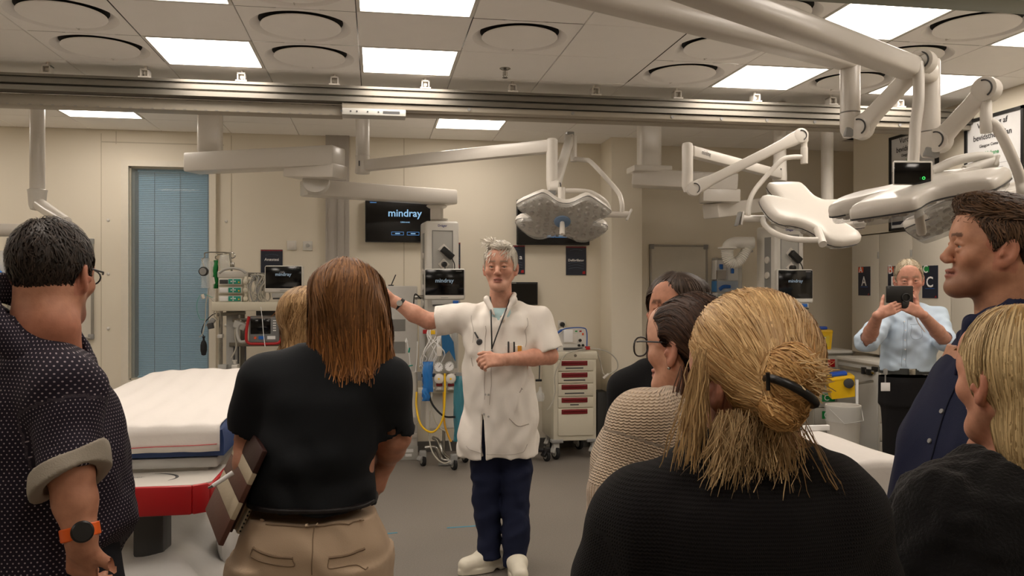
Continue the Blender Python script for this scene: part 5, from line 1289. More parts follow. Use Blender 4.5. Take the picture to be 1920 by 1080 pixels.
# -- right draped table
zr_ = 3.15; pr = W(1690, 862, zr_); xr1, yr0, zb_ = pr.x, pr.y, pr.z; xl1 = xr1 - .84; yr1 = yr0 + .66
tR = thing('treatment_table', 'small table fully draped in white, between blonde bun and man in navy', 'table', ((xl1 + xr1) / 2, yr0 + .33, 0))
part(tR, 'frame', MB().rbox((xl1 + .04, yr0 + .04, .60), (xr1 - .05, yr1 - .04, zb_ - .14), .02), m_lgrey)
for q in (.25, .75): part(tR, 'leg', MB().rbox((xl1 + .84 * q - .04, yr0 + .28, .2), (xl1 + .84 * q + .04, yr0 + .38, .6), .01), m_dgrey)
part(tR, 'base', MB().rbox((xl1 + .1, yr0 + .1, .14), (xr1 - .1, yr1 - .1, .2), .02), m_white2)
for q in (.15, .7):
    for yy in (.12, .54): castor(tR, Vector((xl1 + q, yr0 + yy, 0)), .06, m_lgrey)
solo('mattress', slab(xl1, xr1, yr0 + .005, yr1, zb_ - .008, .13, 0.0), m_mat, 'mattress hidden under the white drape of the right table', 'mattress', smooth=50)
sheet(xl1 - .004, xr1 + .004, yr0, yr1 - .01, zb_, .36, .0, 0, 9, .3, .3, 'bed_sheet', 'white sheet hanging low over the front of the right table', red=False)
pp = W(1532, 800, 3.75)
solo('folded_paper', MB().rbox((pp.x - .06, yr1 - .05, zb_ + .006), (pp.x + .065, yr1 - .03, zb_ + .03), .002), m_print, 'small white folded paper standing at the far edge of the draped table', 'paper')

# ================================================================ PEOPLE: signed-distance modelling, one surface per body and garment
def axis_(lo, hi, h, fine=()):
    xs = [lo]
    while xs[-1] < hi:
        s = h
        for a, b, hf in fine:
            if a - h < xs[-1] < b: s = min(s, hf)
        xs.append(xs[-1] + s)
    return np.array(xs, dtype=np.float32)
def smn(a, b, k):
    if k <= 0: return np.minimum(a, b)
    h = np.maximum(k - np.abs(a - b), 0) / k
    return np.minimum(a, b) - h * h * k * .25
class Vol:
    def __init__(s, X, Y, Z):
        s.ax = [X, Y, Z]; s.D = np.full((len(X), len(Y), len(Z)), 1.0, dtype=np.float32)
    @staticmethod
    def box(lo, hi, h): return Vol(*[axis_(lo[i], hi[i], h) for i in range(3)])
    def sl(s, lo, hi):
        o = []
        for i in range(3):
            a = max(int(np.searchsorted(s.ax[i], lo[i])) - 1, 0); b = min(int(np.searchsorted(s.ax[i], hi[i])) + 1, len(s.ax[i]))
            if b <= a: return None
            o.append(slice(a, b))
        return tuple(o)
    def pts(s, q): return s.ax[0][q[0]][:, None, None], s.ax[1][q[1]][None, :, None], s.ax[2][q[2]][None, None, :]
    def put(s, q, d, k, op='+'):
        A = s.D[q]
        if op == '+': s.D[q] = smn(A, d, k)
        elif op == '-': s.D[q] = -smn(-A, d, k)
        else: s.D[q] = -smn(-A, -d, k)
    def cone(s, a, b, ra, rb, k=.02, op='+', sc=None):
        a, b = np.array(a, float), np.array(b, float); m = max(ra, rb) + k + .025
        q = s.sl(np.minimum(a, b) - m, np.maximum(a, b) + m)
        if q is None: return s
        x, y, z = s.pts(q); ba = b - a; L = max(float(ba @ ba), 1e-9)
        px, py, pz = x - a[0], y - a[1], z - a[2]
        t = np.clip((px * ba[0] + py * ba[1] + pz * ba[2]) / L, 0, 1)
        d = np.sqrt((px - ba[0] * t) ** 2 + (py - ba[1] * t) ** 2 + (pz - ba[2] * t) ** 2) - (ra + (rb - ra) * t)
        s.put(q, d, k, op); return s
    def chain(s, P, r, k=.02, op='+'):
        for i in range(len(P) - 1): s.cone(P[i], P[i + 1], r[i], r[i + 1], k, op)
        return s
    def ell(s, c, r, k=.02, M=None, op='+'):
        c = np.array(c, float); r = np.array(r, float); m = (r.max() if M is not None else r) + k + .025
        q = s.sl(c - m, c + m)
        if q is None: return s
        x, y, z = s.pts(q); x, y, z = x - c[0], y - c[1], z - c[2]
        if M is not None:
            x, y, z = (x * M[0, i] + y * M[1, i] + z * M[2, i] for i in range(3))
        k0 = np.sqrt((x / r[0]) ** 2 + (y / r[1]) ** 2 + (z / r[2]) ** 2)
        k1 = np.sqrt((x / r[0] ** 2) ** 2 + (y / r[1] ** 2) ** 2 + (z / r[2] ** 2) ** 2)
        s.put(q, k0 * (k0 - 1) / np.maximum(k1, 1e-6), k, op); return s
    def loft(s, rows, k=.02, p=2.3, op='+', capr=.0):
        """rows: (z, cx, cy, rx, ry) bottom to top"""
        A = np.array(sorted(rows), float); zs = A[:, 0]
        mx = A[:, 3].max() + .05; my = A[:, 4].max() + .05
        q = s.sl((A[:, 1].min() - mx, A[:, 2].min() - my, zs[0] - .05), (A[:, 1].max() + mx, A[:, 2].max() + my, zs[-1] + .05))
        if q is None: return s
        x, y, z = s.pts(q); zz = s.ax[2][q[2]]
        cs = []
        for i in (1, 2, 3, 4):
            t = np.interp(zz, zs, A[:, i]); t3 = np.interp(zz + .012, zs, A[:, i]); t4 = np.interp(zz - .012, zs, A[:, i]); cs.append(((2 * t + t3 + t4) / 4)[None, None, :])
        cx, cy, rx, ry = cs
        f = (np.abs((x - cx) / rx) ** p + np.abs((y - cy) / ry) ** p) ** (1 / p)
        d = (f - 1) * np.minimum(rx, ry)
        d = np.maximum(d, np.maximum(zs[0] - z, z - zs[-1]))
        s.put(q, d, k, op); return s
    def fn(s, lo, hi, f, k=.0, op='+'):
        q = s.sl(lo, hi)
        if q is None: return s
        x, y, z = s.pts(q); s.put(q, f(x, y, z).astype(np.float32), k, op); return s
    def wrinkle(s, amp, freq, dirs=3, seed=1, zlo=-9, zhi=9, stretch=(1, 1, 1)):
        r = np.random.default_rng(seed); x, y, z = s.ax[0][:, None, None], s.ax[1][None, :, None], s.ax[2][None, None, :]
        w = np.zeros_like(s.D)
        for i in range(dirs):
            d = r.normal(size=3) * np.array(stretch); d = d / np.linalg.norm(d) * freq * r.uniform(.7, 1.5)
            d2 = r.normal(size=3); d2 = d2 / np.linalg.norm(d2) * freq * .5
            w += np.sin(d[0] * x + d[1] * y + d[2] * z + 1.5 * np.sin(d2[0] * x + d2[1] * y + d2[2] * z + i) + r.uniform(0, 6)).astype(np.float32)
        w = np.abs(w) ** 1.2 * np.sign(w)
        fade = np.clip((z - zlo) / .08, 0, 1) * np.clip((zhi - z) / .08, 0, 1)
        s.D += (amp / dirs * w * fade).astype(np.float32); return s
    def sample(s, P):
        I, T = [], []
        for i in range(3):
            a = s.ax[i]; j = np.clip(np.searchsorted(a, P[:, i]) - 1, 0, len(a) - 2); I.append(j); T.append(np.clip((P[:, i] - a[j]) / (a[j + 1] - a[j]), 0, 1))
        o = 0
        for dx in (0, 1):
            for dy in (0, 1):
                for dz in (0, 1):
                    w = (T[0] if dx else 1 - T[0]) * (T[1] if dy else 1 - T[1]) * (T[2] if dz else 1 - T[2])
                    o = o + w * s.D[I[0] + dx, I[1] + dy, I[2] + dz]
        return o
    def grad(s, P, e=.006):
        g = np.stack([s.sample(P + np.eye(3)[i] * e) - s.sample(P - np.eye(3)[i] * e) for i in range(3)], 1)
        return g / np.maximum(np.linalg.norm(g, axis=1, keepdims=True), 1e-6)
    def proj(s, P, off=0.0, it=8):
        P = np.array(P, float)
        for _ in range(it): P = P - s.grad(P) * (np.clip(s.sample(P) - off, -.03, .03))[:, None]
        return P
    def surf(s):
        D = s.D; n = D.shape; ins = D < 0
        c = np.zeros((n[0] - 1, n[1] - 1, n[2] - 1), dtype=np.int8)
        for a in (0, 1):
            for b in (0, 1):
                for e in (0, 1): c += ins[a:n[0] - 1 + a, b:n[1] - 1 + b, e:n[2] - 1 + e]
        idx = np.argwhere((c > 0) & (c < 8)); N = len(idx)
        vid = np.full(c.shape, -1, dtype=np.int64); vid[idx[:, 0], idx[:, 1], idx[:, 2]] = np.arange(N)
        acc = np.zeros((N, 3)); cnt = np.zeros(N)
        C = {}
        for a in (0, 1):
            for b in (0, 1):
                for e in (0, 1): C[a, b, e] = D[idx[:, 0] + a, idx[:, 1] + b, idx[:, 2] + e]
        for (p, q) in [((a, b, e), (a + (i == 0), b + (i == 1), e + (i == 2))) for i in range(3) for a in (0, 1) for b in (0, 1) for e in (0, 1) if (a, b, e)[i] == 0]:
            d0, d1 = C[p], C[q]; m = (d0 < 0) != (d1 < 0); t = np.where(m, d0 / np.where(m, d0 - d1, 1), 0)
            for i in range(3): acc[:, i] += np.where(m, p[i] + (q[i] - p[i]) * t, 0)
            cnt += m
        acc /= np.maximum(cnt, 1)[:, None]
        V = np.stack([s.ax[i][idx[:, i]] + acc[:, i] * (s.ax[i][idx[:, i] + 1] - s.ax[i][idx[:, i]]) for i in range(3)], 1)
        F = []
        for i in range(3):
            j, k = (i + 1) % 3, (i + 2) % 3
            A = [slice(0, n[0]), slice(0, n[1]), slice(0, n[2])]; B = list(A)
            A[i] = slice(0, n[i] - 1); B[i] = slice(1, n[i])
            e = ins[tuple(A)] != ins[tuple(B)]
            w = np.argwhere(e); w = w[(w[:, j] > 0) & (w[:, k] > 0) & (w[:, j] < n[j] - 1) & (w[:, k] < n[k] - 1)]
            def cell(dj, dk):
                u = w.copy(); u[:, j] -= dj; u[:, k] -= dk; return vid[u[:, 0], u[:, 1], u[:, 2]]
            f = np.stack([cell(1, 1), cell(0, 1), cell(0, 0), cell(1, 0)], 1)
            fl_ = ~ins[w[:, 0], w[:, 1], w[:, 2]]; f[fl_] = f[fl_][:, ::-1]; F.append(f)
        F = np.concatenate(F); F = F[(F >= 0).all(1)]
        return V, F
def np_mesh(name, V, F, cols=None, uvw=None):
    me = bpy.data.meshes.new(name); n = F.shape[1]
    me.vertices.add(len(V)); me.vertices.foreach_set('co', np.asarray(V, dtype=np.float32).ravel())
    me.loops.add(F.size); me.loops.foreach_set('vertex_index', F.astype(np.int32).ravel())
    me.polygons.add(len(F)); me.polygons.foreach_set('loop_start', np.arange(0, F.size, n, dtype=np.int32))
    me.update(calc_edges=True)
    if cols is not None:
        a = me.attributes.new('Col', 'FLOAT_COLOR', 'POINT'); c = np.ones((len(V), 4), dtype=np.float32); c[:, :3] = cols; a.data.foreach_set('color', c.ravel())
    if uvw is not None:
        a = me.attributes.new('uvw', 'FLOAT_VECTOR', 'POINT'); a.data.foreach_set('vector', np.asarray(uvw, dtype=np.float32).ravel())
    return me
def vmesh(v, name, parent, m, cols=None, uvw=None, label=None, relax=1):
    V, F = v.surf()
    c = cols(V) if callable(cols) else None
    u = uvw(V) if callable(uvw) else None
    return mesh_obj(name, np_mesh(name, V, F, c, u), m, parent, label, 180)

# ---------------------------------------------------------------- skin, hair and cloth
def skin_mat():
    t = NT('skin'); a = t.n('ShaderNodeAttribute', attribute_name='Col'); tc = t.n('ShaderNodeTexCoord')
    nz = t.n('ShaderNodeTexNoise', i_Scale=45.0, i_Detail=4.0); t.l(tc.outputs['Object'], nz.inputs['Vector'])
    mx = t.n('ShaderNodeMix', data_type='RGBA', blend_type='MULTIPLY'); mx.inputs[0].default_value = 1
    rp = t.n('ShaderNodeValToRGB'); rp.color_ramp.elements[0].color = (.86, .80, .78, 1); rp.color_ramp.elements[1].color = (1.06, 1.03, 1.02, 1); rp.color_ramp.elements[0].position = .3; rp.color_ramp.elements[1].position = .7
    t.l(nz.outputs[0], rp.inputs[0]); t.l(a.outputs['Color'], mx.inputs[6]); t.l(rp.outputs[0], mx.inputs[7]); t.l(mx.outputs[2], t.b.inputs['Base Color'])
    t.b.inputs['Roughness'].default_value = .5; t.b.inputs['Specular IOR Level'].default_value = .35
    t.b.inputs['Subsurface Weight'].default_value = .06; t.b.inputs['Subsurface Radius'].default_value = (.012, .005, .003)
    n2 = t.n('ShaderNodeTexNoise', i_Scale=260.0, i_Detail=3.0); t.l(tc.outputs['Object'], n2.inputs['Vector'])
    bp = t.n('ShaderNodeBump', i_Strength=.12, i_Distance=.002); t.l(n2.outputs[0], bp.inputs['Height']); t.l(bp.outputs[0], t.b.inputs['Normal'])
    return t.m
M_SKIN = skin_mat()
def hair_mat():
    t = NT('hair strands'); a = t.n('ShaderNodeAttribute', attribute_name='Col'); t.l(a.outputs['Color'], t.b.inputs['Base Color'])
    t.b.inputs['Roughness'].default_value = .5; t.b.inputs['Specular IOR Level'].default_value = .3
    return t.m
M_HAIR = hair_mat()
def cloth(name, col, rough=.85, bump=.3, bscale=500, var=.06, scale=14, sheen=.0):
    m = mat(name, col, rough, 0, var, scale, bump, bscale, spec=.25)
    if sheen: m.node_tree.nodes['Principled BSDF'].inputs['Sheen Weight'].default_value = sheen
    return m
def knit(name, c0, c1, su, sv, bump=1.0, sheen=.2):
    """ribbed or cabled knit on the uvw attribute"""
    t = NT(name); a = t.n('ShaderNodeAttribute', attribute_name='uvw'); sp = t.n('ShaderNodeSeparateXYZ'); t.l(a.outputs['Vector'], sp.inputs[0])
    nz = t.n('ShaderNodeTexNoise', i_Scale=60.0, i_Detail=4.0); tc = t.n('ShaderNodeTexCoord'); t.l(tc.outputs['Object'], nz.inputs['Vector'])
    jit = t.math('MULTIPLY', t.math('SUBTRACT', nz.outputs[0], .5), 2.2)
    u = t.math('MULTIPLY', sp.outputs[0], su); v = t.math('MULTIPLY', sp.outputs[1], sv)
    zig = t.math('ABSOLUTE', t.math('SINE', u))
    w = t.math('SINE', t.math('ADD', t.math('ADD', v, t.math('MULTIPLY', zig, 2.2)), jit))
    w2 = t.math('ADD', t.math('MULTIPLY', w, .6), t.math('MULTIPLY', zig, .5))
    n3 = t.n('ShaderNodeTexNoise', i_Scale=420.0, i_Detail=3.0); t.l(tc.outputs['Object'], n3.inputs['Vector'])
    hgt = t.math('ADD', w2, t.math('MULTIPLY', n3.outputs[0], .8))
    rp = t.n('ShaderNodeValToRGB'); rp.color_ramp.elements[0].color = lin(c0); rp.color_ramp.elements[1].color = lin(c1); rp.color_ramp.elements[0].position = .15; rp.color_ramp.elements[1].position = .85
    t.l(t.math('MULTIPLY_ADD', hgt, .4, .35), rp.inputs[0]); t.l(rp.outputs[0], t.b.inputs['Base Color'])
    bp = t.n('ShaderNodeBump', i_Strength=bump, i_Distance=.004); t.l(hgt, bp.inputs['Height']); t.l(bp.outputs[0], t.b.inputs['Normal'])
    t.b.inputs['Roughness'].default_value = .95; t.b.inputs['Specular IOR Level'].default_value = .15; t.b.inputs['Sheen Weight'].default_value = sheen
    return t.m
def dots(name, base, dot, pitch):
    t = NT(name); a = t.n('ShaderNodeAttribute', attribute_name='uvw'); sp = t.n('ShaderNodeSeparateXYZ'); t.l(a.outputs['Vector'], sp.inputs[0])
    v = t.math('DIVIDE', sp.outputs[1], pitch * .75); row = t.math('FLOOR', v)
    u = t.math('ADD', t.math('DIVIDE', sp.outputs[0], pitch), t.math('MULTIPLY', t.math('MODULO', row, 2.0), .5))
    fu = t.math('SUBTRACT', t.math('FRACT', u), .5); fv = t.math('MULTIPLY', t.math('SUBTRACT', t.math('FRACT', v), .5), .75)
    d = t.math('SQRT', t.math('ADD', t.math('MULTIPLY', fu, fu), t.math('MULTIPLY', fv, fv)))
    f = t.math('LESS_THAN', d, .155)
    mx = t.n('ShaderNodeMix', data_type='RGBA'); mx.inputs[6].default_value = lin(base); mx.inputs[7].default_value = lin(dot); t.l(f, mx.inputs[0]); t.l(mx.outputs[2], t.b.inputs['Base Color'])
    t.b.inputs['Roughness'].default_value = .85; t.b.inputs['Specular IOR Level'].default_value = .2
    return t.m
def hcol(c): return np.array(lin(c)[:3])
class Person:
    def __init__(s, px, z, label):
        s.px, s.z, s.k = px, z, FL / z
        o = W(px, 540, z); s.t = thing('person', label, 'person', (o.x, o.y, 0), rz=-TH)
        s.label = label
    def X(s, px): return (px - s.px) / s.k
    def H(s, py): return CH + (540 - py) / s.k
    def P(s, px, py, dy=0.0):
        z = s.z + dy; u0 = (s.px - 960) / FL
        return np.array([(px - 960) / FL * z - u0 * s.z, dy, CH + (540 - py) / FL * z])
    def part(s, name, mb, m, label=None, parent=None, smooth=40): return part(parent or s.t, name, mb, m, label, smooth, local=True)
class Head:
    """frame of a head: origin between the eyes' level and the skull's centre, +y where the face looks"""
    def __init__(s, o, yaw, pitch=0, roll=0, sc=1.0):
        s.o = np.array(o, float); s.s = sc
        R_ = Matrix.Rotation(-R(yaw), 3, 'Z') @ Matrix.Rotation(R(pitch), 3, 'X') @ Matrix.Rotation(R(roll), 3, 'Y')
        s.R = np.array(R_)
    def w(s, p): return s.o + s.R @ (np.array(p, float) * s.s)
    def q(s, P): return (P - s.o) @ s.R / s.s
    def fn(s, f): 
        def g(x, y, z):
            dx, dy, dz = x - s.o[0], y - s.o[1], z - s.o[2]; R_ = s.R
            qx = (dx * R_[0, 0] + dy * R_[1, 0] + dz * R_[2, 0]) / s.s; qy = (dx * R_[0, 1] + dy * R_[1, 1] + dz * R_[2, 1]) / s.s; qz = (dx * R_[0, 2] + dy * R_[1, 2] + dz * R_[2, 2]) / s.s
            return f(qx, qy, qz) * s.s
        return g
    def bounds(s, r=.2): return s.o - r, s.o + r
def head(v, h, fem=False, neck=None, nr=(.056, .062), nose=1.0, jaw=1.0):
    """skull, face, ears and neck, blended into the volume v"""
    s = h.s; w = h.w
    v.ell(w((0, -.012, .030)), np.array((.074, .096, .086)) * s, .02, h.R)
    v.cone(w((0, .022, .0)), w((0, .052, -.078)), .066 * s, .036 * s, .03 * s)
    for sx in (-1, 1):
        v.cone(w((sx * .05 * jaw, -.002, -.045)), w((sx * .022, .064, -.097)), .020 * s, .017 * s, .035 * s)
        v.ell(w((sx * .043, .062, -.024)), np.array((.022, .018, .02)) * s, .03 * s, h.R)
        v.cone(w((sx * .016, .083, .020)), w((sx * .046, .068, .018)), .011 * s, .009 * s, .02 * s)
    v.ell(w((0, .078, -.102)), np.array((.02, .0175, .016)) * s, .025 * s, h.R)
    v.ell(w((0, .074, .055)), np.array((.045, .02, .035)) * s, .04 * s, h.R)
    for sx in (-1, 1):
        v.ell(w((sx * .031, .101, .001)), np.array((.018, .018, .013)) * s, .014 * s, h.R, '-')
    n = nose
    v.chain([w((0, .086, .012)), w((0, .0915 + .005 * n, -.014)), w((0, .0975 + .0085 * n, -.030))], [.0075 * s, .0088 * s, .0115 * s], .012 * s)
    for sx in (-1, 1): v.ell(w((sx * .0115, .0955 + .003 * n, -.0365)), np.array((.0085, .0105, .008)) * s, .008 * s, h.R)
    v.ell(w((0, .090, -.062)), np.array((.023, .012, .0065)) * s, .006 * s, h.R); v.ell(w((0, .089, -.074)), np.array((.02, .012, .0075)) * s, .006 * s, h.R)
    v.cone(w((-.02, .102, -.0675)), w((.02, .102, -.0675)), .003 * s, .003 * s, .004 * s, '-')
    for sx in (-1, 1):
        v.chain([w((sx * .017, .086, .002)), w((sx * .031, .0915, .0065)), w((sx * .045, .081, .003))], [.0045 * s, .0056 * s, .0045 * s], .005 * s)
        v.chain([w((sx * .018, .085, -.009)), w((sx * .031, .0885, -.0115)), w((sx * .044, .08, -.008))], [.0035 * s, .004 * s, .0035 * s], .006 * s)
        Re = h.R @ np.array(Matrix.Rotation(R(sx * 22), 3, 'Z') @ Matrix.Rotation(R(12), 3, 'X'))
        v.ell(w((sx * .081, -.008, -.008)), np.array((.0085, .0205, .034)) * s, .005 * s, Re)
        v.ell(w((sx * .0895, -.004, -.005)), np.array((.0062, .0125, .021)) * s, .003 * s, Re, '-')
        v.ell(w((sx * .085, .006, -.012)), np.array((.005, .005, .009)) * s, .004 * s, Re)
        v.ell(w((sx * .077, -.001, -.034)), np.array((.007, .009, .009)) * s, .008 * s, Re)
    nb = np.array(neck) if neck is not None else w((0, -.035, -.2))
    v.cone(w((0, -.028, -.05)), nb, nr[0] * s, nr[1] * s, .03)
    return v
def face_cols(h, skin, brow, lip=(172, 104, 94), stub=0.0, stubc=(90, 70, 60)):
    sk, br, lp, sb = hcol(skin), hcol(brow), hcol(lip), hcol(stubc)
    def f(V):
        q = h.q(V); c = np.tile(sk, (len(V), 1)); x = np.abs(q[:, 0]); y, z = q[:, 1], q[:, 2]
        def mixin(w, col): c[:] = c * (1 - w[:, None]) + col * w[:, None]
        red = np.clip(1 - np.hypot((x - .0) / .02, (z + .035) / .02), 0, 1) * (y > .08); mixin(red * .3, hcol((180, 104, 90)))
        ear = (x > .07) & (np.abs(z + .012) < .04) & (np.abs(y) < .04); mixin(ear * .35, hcol((176, 98, 84)))
        chk = np.clip(1 - np.hypot((x - .045) / .03, (z + .03) / .03), 0, 1) * (y > .03); mixin(chk * .2, hcol((186, 112, 98)))
        if stub > 0:
            w = np.clip((-.04 - z) / .02, 0, 1) * np.clip((y + .0) / .03, 0, 1) * (z > -.15) * (x < .075) * (y < .15); mixin(w * stub, sb)
        l_ = np.clip(1.3 - np.hypot(x / .024, (z + .068) / .0125), 0, 1) * (y > .078); mixin(np.minimum(l_ * 2, 1) * .8, lp)
        bz = .024 + .006 * np.cos((x - .03) / .02) - .004; b_ = (np.abs(z - bz) < .0045) & (x > .012) & (x < .05) & (y > .045); mixin(b_ * .75, br)
        m_ = (np.abs(z + .0675) < .0022) & (x < .021) & (y > .08); mixin(m_ * .7, hcol((60, 24, 22)))
        return c
    return f
def eyes(p, h, iris=(70, 60, 50)):
    for sx in (-1, 1):
        c = h.w((sx * .031, .0758, -.001)); r = .0128 * h.s; f = h.R[:, 1]; N = 14
        mb = MB(); mb.ball((0, 0, 0), r, 16); V = np.array([v[:] for v in mb.v]) ; 
        d = (V / r) @ f; cols = np.where((d > .985)[:, None], hcol((8, 8, 8)), np.where((d > .9)[:, None], hcol(iris), hcol((176, 166, 156))))
        me = bpy.data.meshes.new('eye'); me.from_pydata([tuple(v + c) for v in V], [], mb.f); a = me.attributes.new('Col', 'FLOAT_COLOR', 'POINT'); cc = np.ones((len(V), 4), dtype=np.float32); cc[:, :3] = cols; a.data.foreach_set('color', cc.ravel())
        mesh_obj('eye', me, M_EYE, p.t, None, 180)
def eye_mat():
    t = NT('eye'); a = t.n('ShaderNodeAttribute', attribute_name='Col'); t.l(a.outputs['Color'], t.b.inputs['Base Color']); t.b.inputs['Roughness'].default_value = .08; return t.m
M_EYE = eye_mat()
def hand(v, o, fwd, palm, thumb=1, curl=(.5, .6, .4), s=1.0, spread=.0, tcurl=.3, k=.006):
    """fwd: wrist to knuckles, palm: the way the palm faces, thumb: side of the thumb along fwd x palm"""
    o = np.array(o, float); f = np.array(fwd, float); f /= np.linalg.norm(f); n = np.array(palm, float); n -= f * (n @ f); n /= np.linalg.norm(n)
    x = np.cross(f, n) * thumb
    def w(a, b, c): return o + (x * a + f * b + n * c) * s
    v.cone(w(0, -.02, 0), w(0, .02, 0), .026 * s, .026 * s, .02)
    for a in (.026, .009, -.009, -.026): v.cone(w(a * .75, .012, 0), w(a, .088, 0), .0155 * s, .0125 * s, .012)
    v.cone(w(.02, .03, .006), w(.012, .06, .008), .016 * s, .013 * s, .012)
    for i, (a, L, r) in enumerate(((.030, .070, .0086), (.0105, .078, .009), (-.0095, .073, .0086), (-.029, .057, .0077))):
        p = w(a, .088, 0); ang = 0; sp = (a / .03) * spread; d0 = f * math.cos(sp) + x * math.sin(sp)
        P = [p]; cc = curl[i] if isinstance(curl[0], (tuple, list)) else curl
        for j, q in enumerate((.46, .31, .23)):
            ang += cc[j]; p = p + (d0 * math.cos(ang) + n * math.sin(ang)) * L * q * s; P.append(p)
        v.chain(P, [r * s * 1.08, r * s, r * s * .95, r * s * .82], k)
    p0 = w(.022, .022, .006); d1 = (x * .72 + f * .62 + n * .3); d1 /= np.linalg.norm(d1)
    p1 = p0 + d1 * .042 * s; d2 = d1 * math.cos(tcurl) + (f * .5 + n * .6 - x * .4) * math.sin(tcurl); d2 /= np.linalg.norm(d2)
    p2 = p1 + d2 * .034 * s; d3 = d2 + (n * .3 - x * .3) * tcurl; d3 /= np.linalg.norm(d3); p3 = p2 + d3 * .024 * s
    v.chain([p0, p1, p2, p3], [.0145 * s, .0115 * s, .0105 * s, .0085 * s], .008)
    return v
# ---- hair
def cap(v, h, line, grow=(.084, .106, .096), c=(0, -.014, .033), k=.0):
    """hair lying on the skull above the hair line: line = [(y, z), ...] in head coordinates"""
    ly = np.array([a for a, b in line]); lz = np.array([b for a, b in line]); o = np.argsort(ly); ly, lz = ly[o], lz[o]
    def f(x, y, z):
        X_, Y_, Z_ = x - c[0], y - c[1], z - c[2]; g = grow
        k0 = np.sqrt((X_ / g[0]) ** 2 + (Y_ / g[1]) ** 2 + (Z_ / g[2]) ** 2); k1 = np.sqrt((X_ / g[0] ** 2) ** 2 + (Y_ / g[1] ** 2) ** 2 + (Z_ / g[2] ** 2) ** 2)
        d = k0 * (k0 - 1) / np.maximum(k1, 1e-6)
        return np.maximum(d, (np.interp(y, ly, lz) - z) * .8)
    lo, hi = h.bounds(.22 * h.s); v.fn(lo, hi, h.fn(f), k); return v
def strands(v, n, flow, steps=12, ds=.012, lift=(-.002, .004), rad=.0011, seed=1, mask=None, free=None, col0=(90, 60, 40), col1=(150, 110, 70), sag=.0, wave=.0, tip=.3, roots=None, jit=.12, minlen=.5, zmin=None):
    """locks that run over the hair volume along flow(P), leaving it where free(P) is true"""
    r = np.random.default_rng(seed)
    if roots is None:
        V, _ = v.surf()
        if mask is not None: V = V[mask(V)]
        P = V[r.integers(0, len(V), n)] + r.normal(0, .002, (n, 3))
    else: P = np.array(roots, float); n = len(P)
    off = r.uniform(lift[0], lift[1], n); nst = (steps * r.uniform(minlen, 1.0, n)).astype(int); zl = None if zmin is None else zmin + r.normal(0, .012, n)
    T = [P.copy()]; prev = None; isfree = np.zeros(n, bool); bad = isfree.copy(); ph = r.uniform(0, 6, n); bias = r.normal(0, jit, (n, 3))
    for i in range(steps):
        f = flow(P); f = f / np.maximum(np.linalg.norm(f, axis=1, keepdims=True), 1e-6) + bias
        if free is not None: isfree |= free(P)
        g = v.grad(P); tn = f - g * (f * g).sum(1, keepdims=True)
        ff = f + np.array([0, 0, -sag * i])
        d = np.where(isfree[:, None], ff, tn)
        if prev is not None: d = d / np.maximum(np.linalg.norm(d, axis=1, keepdims=True), 1e-6) * .6 + prev * .5
        d = d / np.maximum(np.linalg.norm(d, axis=1, keepdims=True), 1e-6)
        if wave > 0: d = d + np.cross(d, bias * 8) * (wave * np.sin(i * .9 + ph))[:, None]
        prev = d; live = (i < nst)[:, None]
        Q = P + d * ds
        e = v.sample(Q) - off; e = np.where(isfree, np.minimum(e, 0) * (v.sample(Q) < 0), np.clip(e, -.01, .02)); Q = Q - v.grad(Q) * e[:, None] * .8
        if zl is not None: live = live & (P[:, 2:3] > zl[:, None])
        P = np.where(live, Q, P); T.append(P.copy()); bad |= ~isfree & (v.sample(P) > .022)
    T = np.stack(T, 1)[~bad]; T = np.concatenate([T[:, :-1:2], T[:, -1:]], 1) if steps > 7 else T; n, m = T.shape[:2]; vee = roots is not None
    tan = np.gradient(T, axis=1); tan /= np.maximum(np.linalg.norm(tan, axis=2, keepdims=True), 1e-9)
    up = v.grad(T[:, 0]); up = np.repeat(up[:, None, :], m, 1)
    a = np.cross(tan, up); a /= np.maximum(np.linalg.norm(a, axis=2, keepdims=True), 1e-6); b = np.cross(a, tan)
    rr = rad * r.uniform(.6, 1.5, n)[:, None] * np.interp(np.arange(m), [0, m * .2, m * .6, m - 1], [.7, 1, 1, tip])[None, :]
    V = np.stack([T - a * rr[:, :, None] * 1.35 - b * rr[:, :, None] * .4, T + b * rr[:, :, None] * .5, T + a * rr[:, :, None] * 1.35 - b * rr[:, :, None] * .4][:: 1 if vee else 2], 2)
    K = V.shape[2]; V = V.reshape(-1, 3)
    base = (np.arange(n)[:, None] * m + np.arange(m - 1)[None, :]) * K
    F = np.concatenate([np.stack([base + q, base + q + 1, base + K + q + 1, base + K + q], 2).reshape(-1, 4) for q in range(K - 1)])
    w = np.clip(r.beta(2, 2, n), 0, 1)[:, None] ; c = hcol(col0)[None] * (1 - w) + hcol(col1)[None] * w
    c = np.repeat(c[:, None, :], m * K, 1).reshape(-1, 3) * np.repeat(r.uniform(.85, 1.12, (n, 1)), m * K, 1).reshape(-1, 1)
    return V, F, c
def hair_obj(p, v, locks, col, name='hair', label=None, m=None):
    """hair volume and its locks as one mesh"""
    V, F = v.surf(); Vs, Fs, Cs = [V], [F], [np.tile(hcol(col), (len(V), 1))]; o = len(V)
    for a, b, c in locks: Vs.append(a); Fs.append(b + o); Cs.append(c); o += len(a)
    return mesh_obj(name, np_mesh(name, np.concatenate(Vs), np.concatenate(Fs), np.concatenate(Cs)), m or M_HAIR, p.t, label, 180)
def away(h, wp, down=.0):
    """flow away from a whorl point given in head coordinates"""
    c = h.w(wp)
    def f(P):
        d = P - c; d = d / np.maximum(np.linalg.norm(d, axis=1, keepdims=True), 1e-6); d[:, 2] -= down; return d
    return f
